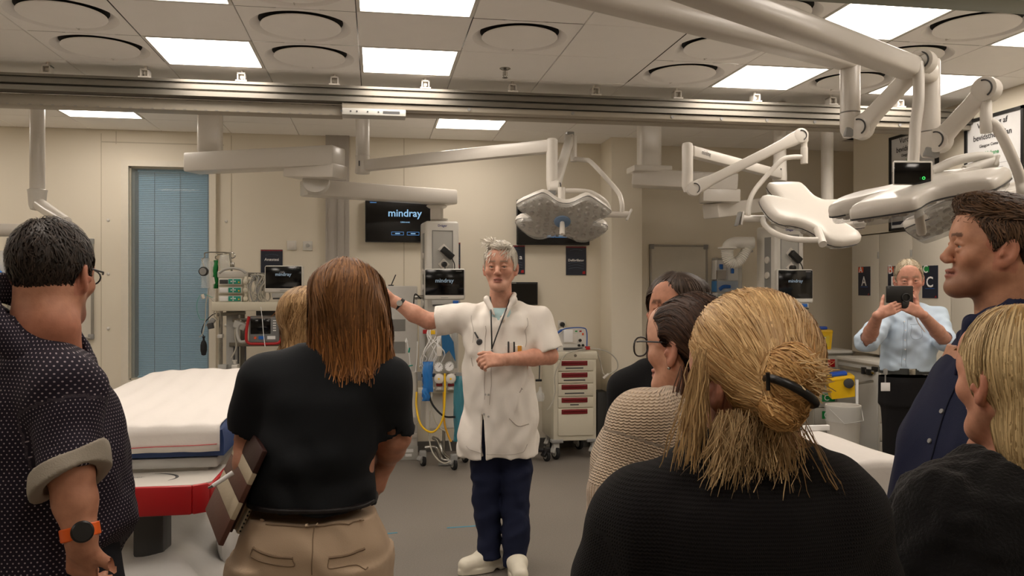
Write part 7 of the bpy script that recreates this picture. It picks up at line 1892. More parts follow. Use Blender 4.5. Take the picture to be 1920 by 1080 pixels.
# ---------------------------------------------------------------- woman with brown hair, black tee and beige trousers
def brown():
    p = Person(606, 2.2, 'person with brown shoulder-length hair, black T-shirt and beige trousers, seen from behind')
    P, X, H = p.P, p.X, p.H
    h = Head(P(653, 576, .02), -6, 0, 0, .98)
    S1, E1, W1 = P(496, 712, .0), P(462, 838, .03), P(470, 905, -.02)
    S2, E2, W2 = P(722, 716, .0), P(742, 818, .04), P(722, 866, .12)
    v = Vol(axis_(-.24, .26, .007), axis_(-.2, .3, .006), axis_(.88, 1.70, .008))
    head(v, h, fem=True, neck=P(645, 655, .0), nr=(.05, .055))
    v.loft([(1.0, X(598), .0, .14, .1), (1.2, X(605), .0, .15, .1), (1.34, X(612), .0, .14, .08)], .04)
    for S, E, W_ in ((S1, E1, W1), (S2, E2, W2)): v.chain([S, E], [.045, .04], .02).chain([E, E * .55 + W_ * .45, W_], [.041, .039, .027], .015)
    hand(v, W1 + np.array([0, 0, -.015]), P(462, 960, .02) - W1, (-1, .2, 0), 1, (.6, .7, .4), .92)
    hand(v, W2, P(708, 906, .12) - W2, (-.9, .5, .0), -1, (.4, .6, .4), .92)
    vmesh(v, 'body', p.t, M_SKIN, face_cols(h, (184, 134, 110), (90, 64, 46)))
    # tee
    c = Vol.box((-.27, -.22, .94), (.29, .26, 1.44), .007)
    xb = X(600)
    c.loft([(H(941), X(588), .01, .166, .137), (H(925), X(590), .01, .163, .135), (H(860), X(598), .005, .158, .13), (H(800), X(604), .0, .165, .125), (H(740), X(608), .0, .176, .115), (H(700), X(611), .0, .17, .095), (H(672), X(616), .0, .13, .075), (H(648), X(628), .0, .085, .06)], .03, 2.3)
    for S, E, f in ((S1, E1, .80), (S2, E2, .92)):
        c.cone(P(625, 672, 0), S, .05, .062, .05).cone(S, S + (E - S) * f, .062, .058, .035)
        d = (E - S) / np.linalg.norm(E - S); e = S + (E - S) * f
        c.fn(e - .1, e + .1, lambda x, y, z: np.maximum(-((x - e[0]) * d[0] + (y - e[1]) * d[1] + (z - e[2]) * d[2]), np.sqrt((x - E[0]) ** 2 + (y - E[1]) ** 2 + (z - E[2]) ** 2) - .075 - 0.0), 0, '-')
        c.cone(S + (E - S) * (f - .15), E, .047, .05, 0, '-')
    c.cone(P(645, 655, .0), P(650, 600, .0), .06, .06, .01, '-')
    c.wrinkle(.009, 26, 4, 31, stretch=(.4, .4, 1)); c.wrinkle(.009, 55, 4, 32, stretch=(.35, .35, 1), zhi=1.2)
    tee = vmesh(c, 't_shirt', p.t, cloth('black jersey', (23, 26, 30), .82, .15, 600, .05))
    # hair
    g = Vol.box((X(560), -.16, 1.26), (X(765), .2, 1.66), .0055)
    g.loft([(H(692), X(664), -.01, .104, .075), (H(640), X(661), -.01, .108, .085), (H(590), X(656), -.005, .107, .105), (H(550), X(652), .0, .101, .115), (H(520), X(650), .0, .09, .112), (H(500), X(650), .0, .068, .09), (H(490), X(650), .0, .045, .065), (H(484), X(650), .0, .015, .02)], .0, 2.1)
    cap(g, h, [(-.14, -.1), (-.05, -.1), (.0, .03), (.05, .06), (.13, .07)], (.092, .112, .102))
    g.wrinkle(.006, 55, 4, 3, stretch=(1, 1, .12)); g.wrinkle(.0025, 150, 4, 5, stretch=(1, 1, .08))
    top = np.array([X(648), .03, H(484)])
    def flow(Q):
        d = Q - top; d[:, 2] = -np.abs(d[:, 2]) * 1.2 - .05; d[:, 0] *= np.where(Q[:, 2] > H(560), 1.2, .25); d[:, 1] *= np.where(Q[:, 2] > H(560), 1.2, .25); return d
    fr = lambda Q: Q[:, 2] < H(668)
    C0, C1 = (82, 52, 30), (158, 110, 66)
    L1 = strands(g, 7500, flow, 20, .012, (-.002, .004), .0008, 5, None, fr, C0, C1, jit=.07, wave=.14, minlen=.4, zmin=H(688))
    L2 = strands(g, 1500, flow, 18, .012, (-.001, .007), .0009, 6, lambda V: V[:, 2] < H(590), fr, (106, 64, 32), (188, 128, 72), jit=.1, wave=.2, minlen=.4, zmin=H(696))
    hair_obj(p, g, [L1, L2], (96, 58, 28), label='brown shoulder-length hair with flicked ends')
    # trousers
    t = Vol.box((-.28, -.26, .03), (.26, .26, 1.04), .008)
    t.loft([(H(1080) - .1, X(582), -.005, .218, .16), (H(1060), X(583), -.005, .216, .16), (H(1010), X(586), -.005, .198, .152), (H(975), X(588), .0, .176, .142), (H(957), X(589), .005, .170, .139)], .03, 2.4)
    for sx in (-1, 1): t.loft([(.05, X(585) + sx * .085, .0, .075, .1), (.45, X(585) + sx * .095, .0, .09, .11), (.75, X(583) + sx * .105, .0, .108, .14), (.84, X(583) + sx * .105, .0, .108, .15)], .015)
    t.cone((X(586), -.22, .86), (X(586), -.16, .6), .012, .012, .03, '-')
    t.wrinkle(.006, 28, 4, 7); t.wrinkle(.003, 70, 4, 8)
    m_kh = cloth('beige twill', (184, 162, 138), .85, .15, 500, .04)
    tr = vmesh(t, 'trousers', p.t, m_kh)
    m_ks = cloth('beige twill seam', (134, 114, 94), .85, .1, 500)
    def ln(pts, r=.002, m=m_ks, nm='seam', off=.0006, n=6):
        Q = t.proj(np.array([q[:] for q in spline([P(*a, -.15) for a in pts], 6)]), off); return p.part(nm, MB().tube([Vector(q) for q in Q], r, n), m, parent=tr)
    ln([(484, 968), (520, 977), (586, 980), (640, 974), (700, 955)], .0018); ln([(586, 950), (586, 1000), (587, 1075)], .0016)
    for a in ([(463, 1027), (510, 1042), (551, 1045)], [(616, 1046), (660, 1040), (708, 1022)]): ln(a, .0035)
    for a in ([(461, 1031), (461, 1046), (510, 1057), (552, 1060), (551, 1047)], [(616, 1049), (618, 1066), (665, 1056), (712, 1038)]): ln(a, .0016)
    for px in (571, 592):
        Q = t.proj(np.array([P(px, y, -.15) for y in (940, 960, 982)]), .008); p.part('belt_loop', MB().tube([Vector(q) for q in Q], .0085, 8, flat=.5), m_kh, parent=tr)
    for px, y0, y1 in ((492, 940, 975), (682, 934, 964)):
        Q = t.proj(np.array([P(px, y, -.1) for y in (y0, (y0 + y1) / 2, y1)]), .003); p.part('belt_loop', MB().tube([Vector(q) for q in Q], .0075, 8, flat=.45), m_kh, parent=tr)
    b = Vol.box((-.24, -.2, .98), (.24, .2, 1.06), .0055); 
    b.loft([(H(966), X(588), .0, .173, .142), (H(930), X(588), .0, .170, .140)], 0, 2.4); vmesh(b, 'belt', p.t, cloth('black belt', (24, 20, 20), .5, .05))
    for sx in (-1, 1):
        q = Vol.box((X(585) + sx * .09 - .09, -.15, -.01), (X(585) + sx * .09 + .09, .2, .12), .008); q.chain([(X(585) + sx * .09, -.07, .045), (X(585) + sx * .09, .05, .04), (X(585) + sx * .1, .13, .032)], [.042, .042, .034], .02); q.fn((-9, -9, -9), (9, 9, 9), lambda x, y, z: z - .002 + 0 * x + 0 * y, 0, '-'); vmesh(q, 'shoe', p.t, m_black)
brown()
# folder and pouch held by her left arm
def folder():
    c = W(440, 905, 2.16); u = (W(467, 832, 2.16) - W(392, 992, 2.16)).normalized(); n = (RIGHT * -.87 - FWD * .42 - UP * .3); w = n.cross(u).normalized(); n = u.cross(w).normalized()
    M = Matrix(((w.x, u.x, n.x, c.x), (w.y, u.y, n.y, c.y), (w.z, u.z, n.z, c.z), (0, 0, 0, 1)))
    t = thing('folder', 'brown and cream patchwork folder held under the brown-haired woman\'s arm', 'folder', c)
    def mk(): m = MB(); m.M = M; return m
    br, cr, db = cloth('brown leather', (92, 60, 50), .5, .15, 80), cloth('cream leather', (186, 172, 148), .5, .15, 80), cloth('dark brown leather', (58, 36, 32), .5, .15, 80)
    for a, b, m in ((-.13, -.058, br), (-.058, -.01, cr), (-.01, .04, br), (.04, .072, cr), (.072, .135, db)): part(t, 'patch', mk().rbox((-.1, a, -.007), (.1, b + .0006, .007), .003), m)
    t2 = thing('pouch', 'slim tan pouch with white perforated strip tucked beside the folder', 'pouch', c + n * -.02 + w * .05)
    def mk2(): m = MB(); m.M = M @ Matrix.Translation((.055, -.025, -.045)); return m
    for a, b in ((0, 0),): part(t2, 'body', mk2().rbox((-.09, -.085, -.008), (.09, .1, .008), .004), cloth('tan leather', (150, 128, 104), .5, .1, 80))
    part(t2, 'dark_lining', mk2().rbox((-.1, -.09, .009), (.085, .115, .024), .004), db)
    part(t2, 'white_strip', mk2().rbox((-.105, -.088, -.012), (-.082, .1, .0), .004), cr)
    hm = mk2()
    for i in range(16): hm.cyl((-.107, -.078 + .0112 * i, -.006), (-.1, -.078 + .0112 * i, -.006), .0026, n=6)
    o = part(t2, 'holes', hm, m_ink); o['kind'] = 'stuff'
    t3 = thing('pen', 'white pen with a steel tip lying across the folder edge', 'pen', W(405, 915, 2.12))
    a, b = W(399, 911, 2.10), W(437, 886, 2.12)
    part(t3, 'barrel', MB().tube([a, b], [.0055, .0065], 12), m_print); part(t3, 'tip', MB().tube([a, W(391, 915, 2.10)], [.004, .003], 10), m_steel)
folder()

# ---------------------------------------------------------------- small blonde beyond her
def smallblonde():
    p = Person(572, 2.95, 'person with tied-back dark blonde hair, mostly hidden behind the brown-haired woman')
    P, X, H = p.P, p.X, p.H
    h = Head(P(573, 605, .02), 18, 0, 0, .98)
    v = Vol.box((-.3, -.25, .7), (.3, .25, 1.62), .008)
    head(v, h, fem=True, neck=P(575, 660, .0), nr=(.048, .055)); v.loft([(.75, 0, 0, .16, .11), (1.1, 0, 0, .15, .1), (1.24, 0, 0, .15, .08)], .04)
    for sx in (-1, 1): v.chain([(sx * .17, 0, 1.2), (sx * .2, .0, .92), (sx * .19, .12, .72)], [.045, .038, .028], .03)
    vmesh(v, 'body', p.t, M_SKIN, face_cols(h, SK3, (130, 100, 70)))
    c = Vol.box((-.3, -.25, .68), (.3, .25, 1.34), .009)
    c.loft([(.7, 0, 0, .18, .13), (1.0, 0, 0, .165, .12), (1.2, 0, 0, .165, .1), (1.28, 0, 0, .1, .07)], .03)
    for sx in (-1, 1): c.chain([(sx * .1, 0, 1.25), (sx * .175, 0, 1.2), (sx * .205, .0, .93)], [.05, .058, .052], .03)
    vmesh(c, 'top', p.t, m_jet)
    g = Vol.box((X(520), -.17, 1.22), (X(630), .2, 1.62), .006)
    g.loft([(H(648), X(568), -.03, .06, .05), (H(625), X(570), -.02, .075, .07), (H(595), X(573), .0, .084, .1), (H(565), X(574), .0, .083, .108), (H(550), X(574), .0, .068, .09), (H(541), X(575), .0, .04, .05), (H(537), X(575), .0, .01, .01)], 0, 2.1)
    cap(g, h, [(-.14, -.1), (-.05, -.1), (.0, .03), (.05, .06), (.13, .07)], (.088, .110, .102))
    g.wrinkle(.003, 120, 4, 5, stretch=(1, 1, .1))
    tp = np.array([X(585), .06, H(538)])
    def flow(Q): d = Q - tp; d[:, 2] = -np.abs(d[:, 2]) - .06; return d
    L = strands(g, 2600, flow, 16, .011, (-.001, .004), .0009, 5, None, lambda Q: Q[:, 2] < H(640), (124, 92, 56), (206, 168, 120), wave=.06, zmin=H(655))
    hair_obj(p, g, [L], (120, 88, 54), label='dark blonde hair')
    feet_legs(p, 0, .085, 0, .8, m_jet, m_black, (.085, .06, .05), hip=[(.6, 0, 0, .17, .13), (.8, 0, 0, .17, .13)])
smallblonde()

# ---------------------------------------------------------------- brunette looking our way, behind the others
def brunette():
    p = Person(1275, 2.7, 'person with long centre-parted dark hair, forehead visible above the woman with glasses')
    P, X, H = p.P, p.X, p.H
    h = Head(P(1262, 585, .0), 205, 6, 0, 1.0)
    v = Vol.box((-.3, -.22, .75), (.3, .25, 1.62), .007)
    head(v, h, fem=True, neck=P(1272, 665, .03), nr=(.048, .055)); v.loft([(.8, 0, 0, .16, .11), (1.15, 0, 0, .15, .1), (1.27, 0, 0, .14, .08)], .04)
    for sx in (-1, 1): v.chain([(sx * .17, 0, 1.24), (sx * .2, .02, .96), (sx * .12, -.14, .9)], [.045, .038, .028], .03)
    vmesh(v, 'body', p.t, M_SKIN, face_cols(h, (196, 142, 116), (74, 54, 44))); eyes(p, h)
    c = Vol.box((-.34, -.25, .72), (.3, .25, 1.36), .008)
    c.loft([(.74, X(1270), 0, .18, .13), (1.05, X(1270), 0, .17, .12), (1.22, X(1268), 0, .165, .1), (1.29, X(1270), 0, .1, .07)], .03)
    for sx in (-1, 1): c.chain([(X(1270) + sx * .1, 0, 1.27), (X(1268) + sx * .165, 0, 1.22), (X(1266) + sx * .2, .02, .95)], [.05, .056, .05], .03)
    vmesh(c, 'top', p.t, m_jet)
    g = Vol.box((X(1200), -.2, 1.2), (X(1370), .22, 1.64), .006)
    g.loft([(H(745), X(1275), .04, .075, .06), (H(690), X(1272), .03, .095, .075), (H(630), X(1276), .02, .105, .1), (H(570), X(1279), .01, .1, .115), (H(535), X(1279), .0, .085, .11), (H(518), X(1277), .0, .06, .08), (H(511), X(1275), .0, .02, .03)], 0, 2.1)
    f0 = h.w((0, .09, -.02))
    g.ell(h.w((0, .12, -.03)), (.062, .085, .115), .012, h.R, '-')
    cap(g, h, [(-.14, -.1), (-.05, -.1), (-.01, .0), (.03, .03), (.055, .06), (.13, .072)], (.088, .112, .102))
    g.wrinkle(.003, 110, 4, 5, stretch=(1, 1, .1))
    tp = np.array([X(1266), -.03, H(511)])
    def flow(Q):
        d = Q - tp; d[:, 2] = -np.abs(d[:, 2]) - .05; lo = Q[:, 2] < H(570); d[:, 0] = np.where(lo, d[:, 0] * .15, d[:, 0] * 1.3); d[:, 1] = np.where(lo, d[:, 1] * .1, d[:, 1]); return d
    L = strands(g, 3400, flow, 22, .012, (-.001, .004), .0009, 5, None, lambda Q: Q[:, 2] < H(720), (40, 30, 24), (112, 94, 82), jit=.05, wave=.04, zmin=H(755))
    hair_obj(p, g, [L], (56, 44, 36), label='long dark hair with grey streaks')
    feet_legs(p, 0, .085, 0, .8, m_jet, m_black, (.085, .06, .05), hip=[(.6, 0, 0, .17, .13), (.82, 0, 0, .17, .13)])
brunette()

# ---------------------------------------------------------------- woman with glasses, beige knit
def glasses():
    p = Person(1262, 1.98, 'person with glasses, dark tied-back hair and a beige knitted sweater, in profile')
    P, X, H = p.P, p.X, p.H
    h = Head(P(1292, 650, .0), 316, 0, 0, 1.02)
    v = Vol(axis_(-.25, .3, .007, [(X(1195), X(1360), .004)]), axis_(-.22, .25, .007, [(-.12, .12, .0042)]), axis_(.8, 1.6, .008, [(1.28, 1.56, .004)]))
    head(v, h, fem=True, neck=P(1292, 745, .0), nr=(.047, .054), nose=.9); v.loft([(.85, X(1240), 0, .15, .13), (1.1, X(1250), 0, .14, .14), (1.25, X(1265), 0, .11, .12)], .04)
    vmesh(v, 'body', p.t, M_SKIN, face_cols(h, (210, 162, 138), (70, 50, 40), (176, 96, 92))); eyes(p, h)
    sh_ = p.part('earring', MB().ball(h.w((-.081, .0, -.046)), .004, 10), m_steel)
    gm = MB(); 
    gm.tube([Vector(h.w((sx * .081, -.01, .012))) for sx in (-1,)] + [Vector(h.w((-.080, .03, .013))), Vector(h.w((-.072, .088, .012))), Vector(h.w((-.064, .104, .01)))], .0022, 6)
    gm.tube([Vector(h.w((.081, -.01, .012))), Vector(h.w((.080, .03, .013))), Vector(h.w((.072, .088, .012))), Vector(h.w((.064, .104, .01)))], .0022, 6)
    gm.tube([Vector(h.w((-.008, .116, .004))), Vector(h.w((0, .12, .006))), Vector(h.w((.008, .116, .004)))], .002, 6)
    go = p.part('glasses', gm, m_black)
    for sx in (-1, 1):
        R_ = [h.w((sx * .036 + .029 * math.copysign(abs(math.cos(a)) ** .8, math.cos(a)), .116 - .18 * (.036 + sx * .029 * math.cos(a)) ** 1.4 * .9, -.004 + .023 * math.copysign(abs(math.sin(a)) ** .8, math.sin(a)))) for a in np.linspace(0, 6.28, 21)[:-1]]
        p.part('rim', MB().tube([Vector(a) for a in R_], .0021, 6, closed=True), m_black, parent=go)
        p.part('lens', MB().add([Vector(a) for a in R_], [tuple(range(20))]), clear('spectacle lens', (210, 225, 215), .03, .12), parent=go)
    c = Vol.box((-.30, -.28, .72), (.34, .3, 1.36), .006)
    c.loft([(.74, X(1245), .02, .19, .2), (H(930), X(1245), .02, .185, .2), (H(860), X(1250), .01, .178, .195), (H(800), X(1258), .0, .155, .175), (H(765), X(1270), .0, .118, .13), (H(748), X(1280), .0, .078, .085)], .03, 2.2)
    S, E = P(1208, 800, -.13), P(1172, 925, -.15)
    c.cone(P(1262, 772, -.05), S, .06, .078, .05).cone(S, E, .08, .075, .04).cone(E, P(1160, 990, -.05), .075, .06, .03)
    c.cone(P(1290, 790, .1), P(1330, 860, .2), .07, .08, .04)
    c.cone(P(1292, 750, .0), P(1290, 700, .0), .06, .062, .012, '-')
    c.wrinkle(.008, 24, 4, 3)
    vmesh(c, 'sweater', p.t, knit('beige knit', (172, 146, 120), (218, 196, 170), 330, 1000, .8, .4), uvw=uv_body((X(1250), .0), [(S, E, .078)], .18))
    k = Vol.box((X(1292) - .1, -.12, 1.22), (X(1292) + .1, .12, 1.32), .006); k.chain([P(1292, 752, .0) + np.array([.062 * math.cos(a), .062 * math.sin(a), .0]) for a in np.linspace(0, 6.28, 18)], [.009] * 18, .01); vmesh(k, 'white_collar', p.t, m_print)
    g = Vol.box((X(1205), -.2, 1.24), (X(1380), .2, 1.6), .0055)
    cap(g, h, [(-.14, -.12), (-.09, -.13), (-.06, -.11), (-.035, -.03), (-.026, .0), (.0, .018), (.02, .01), (.04, .045), (.062, .066), (.13, .082)], (.085, .116, .098), (0, -.018, .028))
    g.loft([(H(762), X(1322), .0, .035, .05), (H(735), X(1325), .0, .05, .065), (H(700), X(1325), .0, .062, .08), (H(650), X(1318), .0, .07, .09)], .04)
    g.wrinkle(.0035, 110, 4, 5, stretch=(1, .6, .5))
    fr0 = h.w((0, .085, .07))
    def flow(Q):
        q = h.q(Q); d = np.stack([np.sign(q[:, 0]) * np.clip(.3 - np.abs(q[:, 0]) * 4, 0, 1) * .5, -1 + 0 * q[:, 0], np.where(q[:, 1] > .02, .3, -.5) - np.clip(-q[:, 1] * 12, 0, 2.5)], 1); return d @ h.R.T
    C0, C1 = (30, 19, 14), (88, 60, 44)
    L = strands(g, 6000, flow, 16, .011, (-.001, .005), .0008, 5, None, lambda Q: Q[:, 2] < H(745), C0, C1, jit=.09, wave=.08)
    rt = np.array([P(1290 + rng.uniform(-14, 45), 690 + rng.uniform(-15, 30), -.075 - rng.uniform(0, .02)) for _ in range(70)])
    L2 = strands(g, 70, lambda Q: np.stack([-.22 + 0 * Q[:, 0], -.1 + 0 * Q[:, 0], -1 + 0 * Q[:, 0]], 1), 22, .012, (.002, .01), .0013, 7, None, lambda Q: np.ones(len(Q), bool), (40, 24, 16), (116, 76, 50), roots=rt, jit=.07, wave=.1)
    rt = np.array([P(1222 + rng.uniform(-6, 16), 745 + rng.uniform(-8, 12), -.16 + rng.uniform(-.02, .02)) for _ in range(26)])
    L3 = strands(g, 26, lambda Q: np.stack([.15 + 0 * Q[:, 0], -.1 + 0 * Q[:, 0], -1 + 0 * Q[:, 0]], 1), 18, .012, (.002, .01), .0012, 8, None, lambda Q: np.ones(len(Q), bool), (60, 34, 20), (120, 76, 48), roots=rt, jit=.07, wave=.1)
    hair_obj(p, g, [L, L2, L3], (44, 29, 22), label='dark brown hair gathered loosely at the back')
    feet_legs(p, X(1245), .09, 0, .8, cloth('grey jeans', (50, 52, 58), .85, .2, 300), m_black, (.09, .065, .055), hip=[(.6, X(1245), 0, .18, .15), (.8, X(1245), 0, .18, .15)])
glasses()

# ---------------------------------------------------------------- blonde with the bun
def bun():
    p = Person(1402, 1.31, 'blonde person with a tied bun and black knitted sweater, seen from behind')
    P, X, H = p.P, p.X, p.H
    h = Head(P(1406, 712, .0), 328, 0, 0, 1.0)
    v = Vol(axis_(-.26, .26, .007, [(X(1290), X(1520), .006)]), axis_(-.2, .2, .006), axis_(.8, 1.56, .008, [(1.22, 1.55, .006)]))
    head(v, h, fem=True, neck=P(1432, 850, -.01), nr=(.052, .058)); v.loft([(.85, X(1395), 0, .17, .12), (1.1, X(1392), 0, .17, .12), (1.24, X(1400), 0, .12, .09)], .05)
    vmesh(v, 'body', p.t, M_SKIN, face_cols(h, (214, 164, 140), (170, 130, 90)))
    c = Vol.box((-.36, -.3, .68), (.34, .3, 1.34), .0075)
    c.loft([(.7, X(1385), .02, .2, .16), (H(1080), X(1385), .02, .2, .16), (H(980), X(1388), .01, .19, .15), (H(925), X(1392), .0, .165, .13), (H(885), X(1396), .0, .12, .10), (H(850), X(1405), .0, .105, .08), (H(836), X(1412), .0, .085, .07)], .03, 2.3)
    for S, E, F in ((P(1204, 965, .0), P(1152, 1090, .02), P(1148, 1250, .05)), (P(1556, 960, .0), P(1606, 1090, .02), P(1610, 1250, .05))):
        c.cone(P(1400, 870, 0), S, .06, .072, .06).cone(S, E, .074, .068, .05).cone(E, F, .068, .06, .03)
    c.cone(P(1432, 850, .01), P(1432, 780, .0), .07, .08, .015, '-')
    c.wrinkle(.008, 20, 4, 3); c.wrinkle(.004, 55, 4, 4)
    uv = uv_body((X(1390), .0), [(P(1204, 965, .0), P(1152, 1090, .02), .072), (P(1556, 960, .0), P(1606, 1090, .02), .072)], .2)
    vmesh(c, 'sweater', p.t, knit('black knit', (10, 9, 10), (26, 24, 25), 700, 1100, .35, .05), uvw=uv)
    g = Vol.box((X(1285), -.2, 1.20), (X(1560), .18, 1.58), .0045)
    cap(g, h, [(-.14, -.10), (-.09, -.105), (-.06, -.085), (-.035, -.03), (-.028, .0), (.0, .026), (.02, .0), (.03, -.02), (.045, .03), (.06, .06), (.13, .07)], (.086, .108, .102), (0, -.014, .030))
    g.ell(P(1412, 642, .0), (.082, .09, .078), .04)
    B1, B2 = P(1484, 703, -.125), P(1464, 766, -.12)
    bb = P(1466, 738, -.10)
    g.cone(P(1440, 720, -.07), bb, .05, .032, .04)
    g2 = Vol.box((X(1420), -.2, 1.26), (X(1560), -.04, 1.46), .004)
    g2.ell(B1, (.037, .036, .045), .01).ell(B2, (.032, .034, .03), .01)
    g.ell(B1, (.037, .036, .045), .006).ell(B2, (.031, .033, .029), .006)
    g.wrinkle(.0022, 150, 4, 9, stretch=(.6, 1, 1))
    fr = h.w((0, .06, .09))
    def flow(Q):
        d = bb - Q; d /= np.maximum(np.linalg.norm(d, axis=1, keepdims=True), .03); s_ = Q - h.o; top = np.clip((Q[:, 2] - H(640)) / .08, 0, 1)
        d[:, 2] += .25 * top; d[:, 0] += .0; return d
    C0, C1 = (162, 118, 68), (244, 208, 152)
    notbun = lambda V: (np.linalg.norm(V - B1, axis=1) > .05) & (np.linalg.norm(V - B2, axis=1) > .04)
    L1 = strands(g, 9500, flow, 16, .014, (-.002, .004), .0007, 5, notbun, None, C0, C1, jit=.05, minlen=.6)
    def fb(Q):
        d = Q - B1; return np.stack([d[:, 2] * .8 + .3, d[:, 0] * 0 - .2, -d[:, 0] + .0 * d[:, 1] - .2], 1)
    L2 = strands(g, 3200, fb, 9, .011, (-.001, .005), .0007, 6, lambda V: ~notbun(V), None, (168, 120, 66), (236, 194, 132), jit=.2)
    rt = np.array([P(1500 + rng.uniform(-20, 24), 700 + rng.uniform(-25, 35), -.13 + rng.uniform(-.03, .03)) for _ in range(150)])
    L3 = strands(g, 150, lambda Q: np.tile(np.array([.8, -.1, -.05]), (len(Q), 1)), 5, .007, (0, .012), .0005, 7, None, lambda Q: np.ones(len(Q), bool), (190, 150, 96), (240, 214, 166), roots=rt, jit=.5, sag=.03)
    # loose ends below the tie, and wisps along neck and sides
    rt = np.array([P(1420 + rng.uniform(-75, 60), 790 + rng.uniform(-25, 30), -.085 + rng.uniform(-.02, .02)) for _ in range(1300)])
    L4 = strands(g, 1300, lambda Q: np.stack([(Q[:, 0] - X(1420)) * 2.5, -.12 + 0 * Q[:, 0], -1 + 0 * Q[:, 0]], 1), 10, .0105, (0, .012), .0005, 8, None, lambda Q: np.ones(len(Q), bool), (146, 116, 80), (228, 198, 150), roots=rt, jit=.16, wave=.22, minlen=.2)
    rt = np.array([P(1312 + rng.uniform(-12, 14), 690 + rng.uniform(-40, 60), -.05 + rng.uniform(-.05, .04)) for _ in range(200)])
    L5 = strands(g, 200, lambda Q: np.stack([-.12 + .0 * Q[:, 0], -.05 + 0 * Q[:, 0], -1 + 0 * Q[:, 0]], 1), 18, .0105, (0, .01), .0006, 9, None, lambda Q: np.ones(len(Q), bool), (130, 98, 60), (214, 180, 128), roots=rt, jit=.12, wave=.1, minlen=.35, zmin=H(850))
    rt = np.array([P(1500 + rng.uniform(-30, 14), 800 + rng.uniform(-30, 30), -.06 + rng.uniform(-.04, .04)) for _ in range(40)])
    L6 = strands(g, 40, lambda Q: np.stack([.35 + 0 * Q[:, 0], -.02 + 0 * Q[:, 0], -.9 + 0 * Q[:, 0]], 1), 14, .0105, (0, .01), .0007, 10, None, lambda Q: np.ones(len(Q), bool), (110, 84, 56), (190, 156, 110), roots=rt, jit=.14, wave=.12)
    hair_obj(p, g, [L1, L2, L3, L4, L5, L6], (186, 142, 88), label='blonde hair in a loose bun')
    tl = Vector((B1 - B2)).normalized(); cc = Vector(B1 * .42 + B2 * .58) + Vector((0, -.01, 0))
    ax = Vector((.5, .15, .84)).normalized(); xx = ax.orthogonal().normalized(); yy = ax.cross(xx)
    rb = [cc + Vector((.004, 0, .006)) + (xx * math.cos(a) + yy * math.sin(a)) * .037 for a in np.linspace(0, 6.28, 25)[:-1]]
    p.part('hair_tie', MB().tube(rb, .0065, 10, closed=True).tube([cc + Vector((-.034, -.02, .01)), cc + Vector((-.036, -.024, .035))], .003, 6), m_black)
    feet_legs(p, X(1390), .09, 0, .8, m_jet, m_black, (.09, .065, .055), hip=[(.6, X(1390), 0, .18, .14), (.8, X(1390), 0, .19, .15)])
bun()

